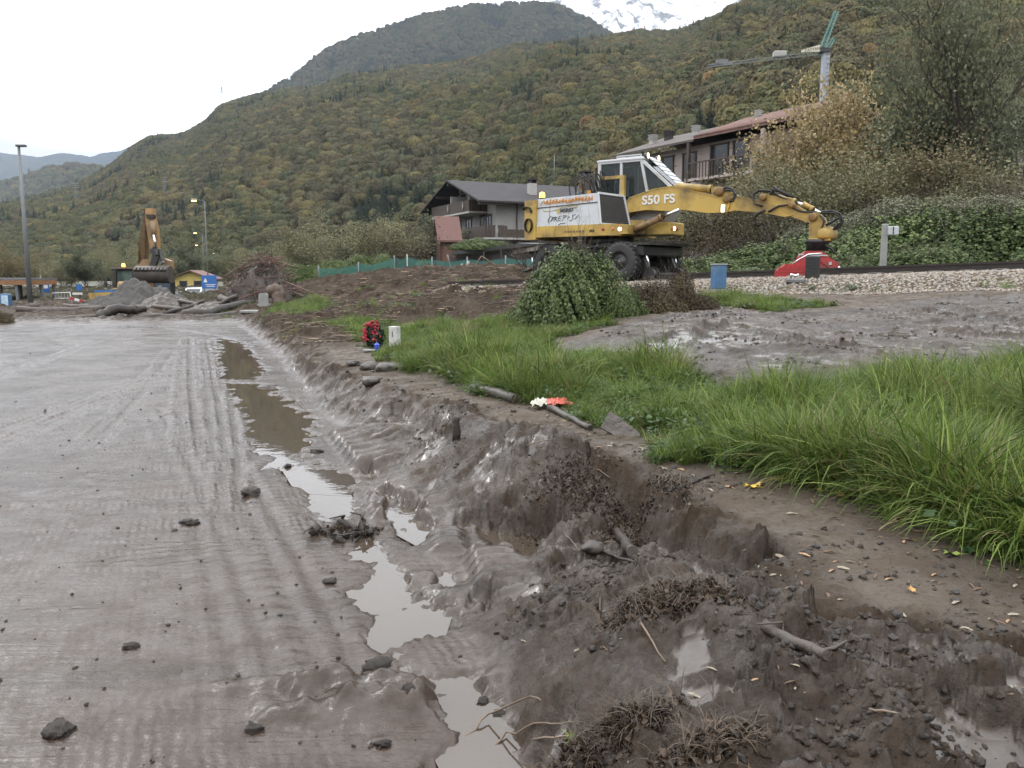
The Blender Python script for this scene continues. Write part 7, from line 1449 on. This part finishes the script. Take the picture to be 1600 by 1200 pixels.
c = ground_px(712, 688); t = thing('wooden_stake', 'short dark muddy stake standing upright in the dug mud', 'stake', (c.x, c.y, c.z-.03)); q = MB(); q.tube([(0,0,0),(.01,0,.08),(0,.01,.17),(.012,0,.21)], [.03,.034,.028,.022], 8); q.build('stake_body', DLOG, t); q = MB(); q.tube([(.01,0,.16),(.05,0,.20)], [.012,.006], 5); q.build('splinter', DLOG, t)
c = ground_px(968, 682); t = thing('dark_board', 'dark wet board leaning at the edge of the long grass', 'board', (c.x, c.y+.05, c.z), 0, rot=(R(-35), R(14), R(-28))); q = MB(); q.prism([(-.15,.0),(.17,-.05),(.15,.06),(-.05,.13),(-.14,.15)], -.012, .012); q.build('board_body', MUDO, t)
gstick([(488,838),(520,832),(565,835),(580,842)], .028, 'log-like clump of mud and wood at the puddle edge', DLOG, 'mud_log', 'log', tw=9, jit=.5, lift=1.0); gstick([(520,848),(548,840),(575,850)], .022, 'lower half of the muddy clump beside the bright puddle', DLOG, 'mud_log', 'log', tw=8, jit=.6)
for i, p in enumerate([[(905,866),(880,830)], [(1120,960),(1095,935)], [(720,1165),(760,1130,.03),(830,1110,.05),(872,1118)], [(752,1190),(790,1160,.02),(850,1152,.03),(905,1140)], [(770,1140),(775,1175),(760,1196)], [(830,1165,.01),(905,1172,.02)], [(820,700),(860,690)], [(930,738),(955,760)], [(1000,975),(1040,1040)], [(1350,1110),(1420,1130)], [(660,780),(700,770)], [(1560,1090),(1590,1098)]]):
    gstick(p, .0045 if i > 1 else .003, ['bent twig standing out of the mud by the brown puddle', 'twig beside the dark leaf litter', 'long pale rootlet arching over the lowest puddle', 'second pale rootlet below the first one over the lowest puddle', 'pale rootlet hanging down at the bottom edge', 'rootlet running into the bottom litter clump', 'thin twig on the pale dry mud patch', 'thin twig on the rough bank', 'thin twig across the foreground heap', 'thin twig at the lower right', 'thin twig beside the rolled mud', 'short twig at the right border'][i], BR[1], 'twig', 'twig', n=5, jit=.5)
# individual clods on the wet road
for i, (px, py, s, lb) in enumerate([(392,770,.085,'largest dark clod on the road left of the puddles'), (296,820,.06,'clod cluster piece in the middle of the road'), (273,829,.03,'small clod left of the road cluster'), (516,912,.055,'oval clod beside the bright puddle'), (184,826,.022,'tiny dark clod on the left of the road'), (204,1012,.05,'flat clod on the lower left of the road'), (92,1147,.06,'flat smeared clod at the bottom left of the road'), (590,1042,.06,'clod at the narrow neck between two puddles'), (398,1140,.05,'flat clod left of the low mud patch'), (283,816,.025,'little clod above the road cluster'),
        (263,978,.018,'small round clod in the empty lower road'), (118,1047,.018,'speck-like clod on the lower left road'), (495,706,.06,'clod on the pale slurry by the far puddle'), (755,1103,.045,'clod standing in the lowest puddle'), (780,1118,.04,'rounded clod next to the lowest puddle bank'), (450,728,.05,'long clod at the lower end of the far puddle'), (600,1163,.04,'clod on the bottom slurry'), (640,1078,.05,'clod at the tip of the low mud patch')]):
    rock(px, py, s*(.78 if s > .055 else .55), lb, MUDO, 10+i, 'mud_clod', 'clod', .5, .2)
# ------------------------------------------------------------------ crumbs, chips, litter
CRM = [mat('dark_mud_crumb', (.030,.023,.018), .5, var=.4, scale=5, bump=.5, bscale=40), mat('mud_crumb', (.052,.042,.034), .4, var=.4, scale=5, bump=.5, bscale=40)]
crs = []
for i in range(8):
    import bmesh
    bm = bmesh.new(); bmesh.ops.create_icosphere(bm, subdivisions=2, radius=.5); R_ = random.Random(i+40); lo = [Vector((R_.gauss(0,1), R_.gauss(0,1), R_.gauss(0,1))).normalized() for _ in range(7)]
    for v in bm.verts: d = v.co.normalized(); v.co = v.co*(.75+.55*max(max(0, d.dot(l_))**4 for l_ in lo))*R_.uniform(.86,1.12); v.co.z *= .62
    me = bpy.data.meshes.new('crumb_%d' % i); bm.to_mesh(me); bm.free(); me.materials.append(GMAT if i % 3 else CRM[0]); crs.append(me)
n = 300000; y_ = 2.0*(24/2.0)**rng.random(n); x_ = rng.uniform(-.70, .72, n)*(y_+.8)
rg, rd, fl_, te, gr_ = mask_v('rough', x_, y_), mask_v('road', x_, y_), mask_v('flow', x_, y_), mask_v('terrace', x_, y_), mask_v('grass', x_, y_); wt = mask_v('wet', x_, y_)
db_ = mask_v('debris', x_, y_); pat = fbm(x_*1.3, y_*1.3, 4, s=71); pr = db_*.9*(y_ > 10)*(y_ < 24)*np.clip(.3+pat, 0, 1)+ rg*np.clip(.04+1.3*pat, 0, 1)*.55*(1-wt)+fl_*np.clip(1.6*pat-.15, 0, 1)*.6+te*(1-gr_)*(1-fl_)*.05*(pat > -.1)+rd*(1-wt)*.004
kk = rng.random(n) < pr; x_, y_, rd_, fl2_, rg_ = x_[kk], y_[kk], rd[kk], fl_[kk], rg[kk]; k = len(x_); s_ = .005+.034*rng.random(k)**4.5; s_ = np.where(rd_ > .6, .006+.018*rng.random(k)**2, s_)*np.where(y_ > 7, 1.5, 1)
scatter('mud_crumbs', crs, np.stack([x_, y_, hgt_v(x_, y_)+s_*.05], 1), s_, rng.random(k)*6.28, rng.integers(0, 8, k), tilt=rng.random(k)*1.2, label='small crumbs and clods of wet mud strewn over the churned bank')
chips = []
CH = [mat('tan_wood_chip', (.34,.20,.10), .7, var=.3), mat('brown_wood_chip', (.13,.075,.045), .7, var=.3), mat('grey_straw', (.26,.22,.16), .7, var=.3), mat('dark_leaf_bit', (.05,.035,.022), .6, var=.3)]
for i in range(8):
    R_ = random.Random(i); q = MB(); w = R_.uniform(.08,.26); q.add([(-.5,-w*.4,0),(.1,-w*.6,.06),(.5,-w*.1,0),(.42,w*.4,.02),(-.1,w*.6,.08),(-.5,w*.3,.0),(0,0,-.03)], [(0,1,4,5),(1,2,3,4),(0,6,1),(1,6,2),(2,6,3),(3,6,4),(4,6,5),(5,6,0)]); me = q.mesh('chip_%d' % i); me.materials.append(CH[(0,1,2,1,3,1,2,3)[i]]); chips.append(me)
sdg = lambda a, b_: polysd(a, b_, GRASSP)
n = 30000; y_ = 2.2*(14/2.2)**rng.random(n); x_ = rng.uniform(-.1, .7, n)*(y_+1); te, gr_, rg, fl_ = mask_v('terrace', x_, y_), mask_v('grass', x_, y_), mask_v('rough', x_, y_), mask_v('flow', x_, y_); dg = sdg(x_, y_)
pr = te*(1-fl_)*(dg > -.1)*(np.exp(-np.maximum(dg,0)/.35)*.5*(fbm(x_*1.8, y_*1.8, 2, s=5) > -.1)+.05)+rg*.05*(fbm(x_*2, y_*2, 2, s=15) > .1)
kk = rng.random(n) < pr; x_, y_ = x_[kk], y_[kk]; k = len(x_)
scatter('wood_chips', chips, np.stack([x_, y_, hgt_v(x_, y_)+.006], 1), .012+.055*rng.random(k)**2.2, rng.random(k)*6.28, rng.integers(0, 8, k), tilt=rng.normal(size=k)*.25, label='wood chips, straw and leaf bits along the edge of the grass')
LIT = leafmat('rotten_leaf_litter', [(.018,.012,.008),(.034,.022,.014),(.060,.038,.022),(.10,.07,.045)], .6, .05, .1, .4)
def litter(px, py, w, d, h, n, label, seed):
    c = ground_px(px, py); R_ = np.random.default_rng(seed); u = R_.normal(size=(n,2))*.45; u = u[np.hypot(u[:,0],u[:,1]) < 1.1]; k = len(u); wx, wy = c.x+u[:,0]*w, c.y+u[:,1]*d; zz = hgt_v(wx, wy)+h*np.maximum(0,1-np.hypot(u[:,0],u[:,1])**2)*R_.random(k)
    v, f = quads_from(np.stack([wx, wy, zz+.008],1), R_.normal(size=(k,3))*.8+np.array([0,0,.5]), .009+.018*R_.random(k)**1.5, .7)
    k2 = int(n*.55); u = R_.normal(size=(k2,2))*.5; wx, wy = c.x+u[:,0]*w, c.y+u[:,1]*d; zz = hgt_v(wx, wy)+h*np.maximum(0,1-np.hypot(u[:,0],u[:,1])**2)*R_.random(k2); az = R_.random(k2)*6.28
    v2, f2 = ribbons(np.stack([wx,wy,zz],1), az, .03+.10*R_.random(k2)**2, R_.uniform(.8,1.6,k2), .0030+.002*R_.random(k2), 4, .5, R_)
    me = np_mesh('leaf_litter', np.concatenate([v,v2]), np.concatenate([f,f2+len(v)])); me.materials.append(LIT); mobj('leaf_litter', me, None, kind='stuff', label=label)
litter(1050, 938, .26, .15, .035, 2600, 'dark clump of rotten leaves and roots on the foreground heap', 1); litter(940, 1150, .24, .11, .035, 2200, 'dark root and leaf clump at the bottom edge', 2); litter(1110, 1165, .16, .07, .03, 900, 'second root clump right of the bottom one', 5); litter(900, 760, .40, .35, .02, 1800, 'rooty litter on the dug bank', 3); litter(545, 840, .2, .1, .03, 700, 'litter on the muddy clump beside the bright puddle', 4); litter(1010, 800, .3, .3, .03, 1500, 'root fibres hanging on the bank rim', 6)
# single leaves
def leaf(px, py, s, m_, label, rz=0.0):
    c = ground_px(px, py); q = MB(); pr_ = [(0,-.5),(.28,-.25),(.46,.05),(.30,.22),(.34,.42),(.08,.32),(0,.55),(-.10,.30),(-.36,.40),(-.30,.20),(-.45,.02),(-.26,-.28)]
    q.add([(0,0,-.04)]+[(a, b_, .10*math.sin(i*2.1)+.04) for i, (a, b_) in enumerate(pr_)], [(0,i+1,(i+1)%12+1) for i in range(12)]); q.tube([(0,-.5,.03),(.03,-.95,.06)], [.02,.012], 4); o = q.build('fallen_leaf', m_, None); o.location = (c.x, c.y, c.z+.012); o.scale = (s,s,s); o.rotation_euler = (rnd.gauss(0,.2), rnd.gauss(0,.2), rz); return tag(o, label, 'leaf')
LY = mat('bright_yellow_leaf', (.70,.45,.03), .45, var=.15, scale=3, bump=0); LO = mat('ochre_leaf', (.45,.24,.06), .5, var=.2, bump=0); LG = mat('yellow_green_leaf', (.20,.26,.05), .45, var=.15, bump=0)
leaf(1172, 763, .075, LY, 'bright yellow leaf on the bare verge below the grass', 1.2); leaf(1186, 760, .05, LY, 'second half of the yellow leaf pair on the bare verge', 2.2); leaf(1312, 776, .055, LO, 'ochre leaf standing at the edge of the long grass', .4); leaf(1281, 770, .045, LO, 'pale ochre leaf left of the ochre leaf at the grass edge', 2.4); leaf(1486, 869, .075, LG, 'yellow-green leaf lying on the verge at the right', 1.0); leaf(1514, 865, .07, mat('dark_green_leaf', (.04,.09,.03), .45, var=.15, bump=0), 'dark green leaf right of the yellow-green leaf', 2.0); leaf(1424, 928, .035, LO, 'small orange leaf on the drier verge soil', .5); leaf(1110, 712, .06, LG, 'pale green leaf under the overhanging grass', .5)
c = ground_px(897, 1165); t = thing('seedling', 'tiny bright green seedling in the root clump at the bottom edge', 'plant', (c.x, c.y, c.z)); k = 16; v, f = ribbons(np.zeros((k,3)), rng.random(k)*6.28, .03+.045*rng.random(k), rng.uniform(.3,.9,k), .012, 4, 1.0); me = np_mesh('leaves', v, f); me.materials.append(GR[0]); mobj('leaves', me, None, t)
wood('hillside_forest', f_main, 85000, -.72, .76, 0.0, 1.03, 6.6, .06, label='autumn wood of olive, brown and yellow crowns covering the near hillside')
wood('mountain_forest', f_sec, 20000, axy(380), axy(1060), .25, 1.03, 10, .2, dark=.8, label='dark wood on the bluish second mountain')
wood('brown_hill_forest', f_br, 3500, axy(-60), axy(240), .2, 1.03, 14, .02, label='rusty wood on the low far hill at the end of the valley')
# ------------------------------------------------------------------ air
def haze():
    m = bpy.data.materials.new('valley_haze_air'); m.use_nodes = True; nt = m.node_tree; nt.nodes.clear()
    o = nt.nodes.new('ShaderNodeOutputMaterial'); v = nt.nodes.new('ShaderNodeVolumePrincipled'); v.inputs['Color'].default_value = (.72, .84, 1.0, 1)
    v.inputs['Density'].default_value = HAZE; v.inputs['Anisotropy'].default_value = 0.2; nt.links.new(v.outputs[0], o.inputs['Volume'])
    b = MB(); b.box((0, 2300, 800), (11000, 4900, 1620)); b.build('haze', m, kind='stuff')
HAZE = 8e-5
haze()
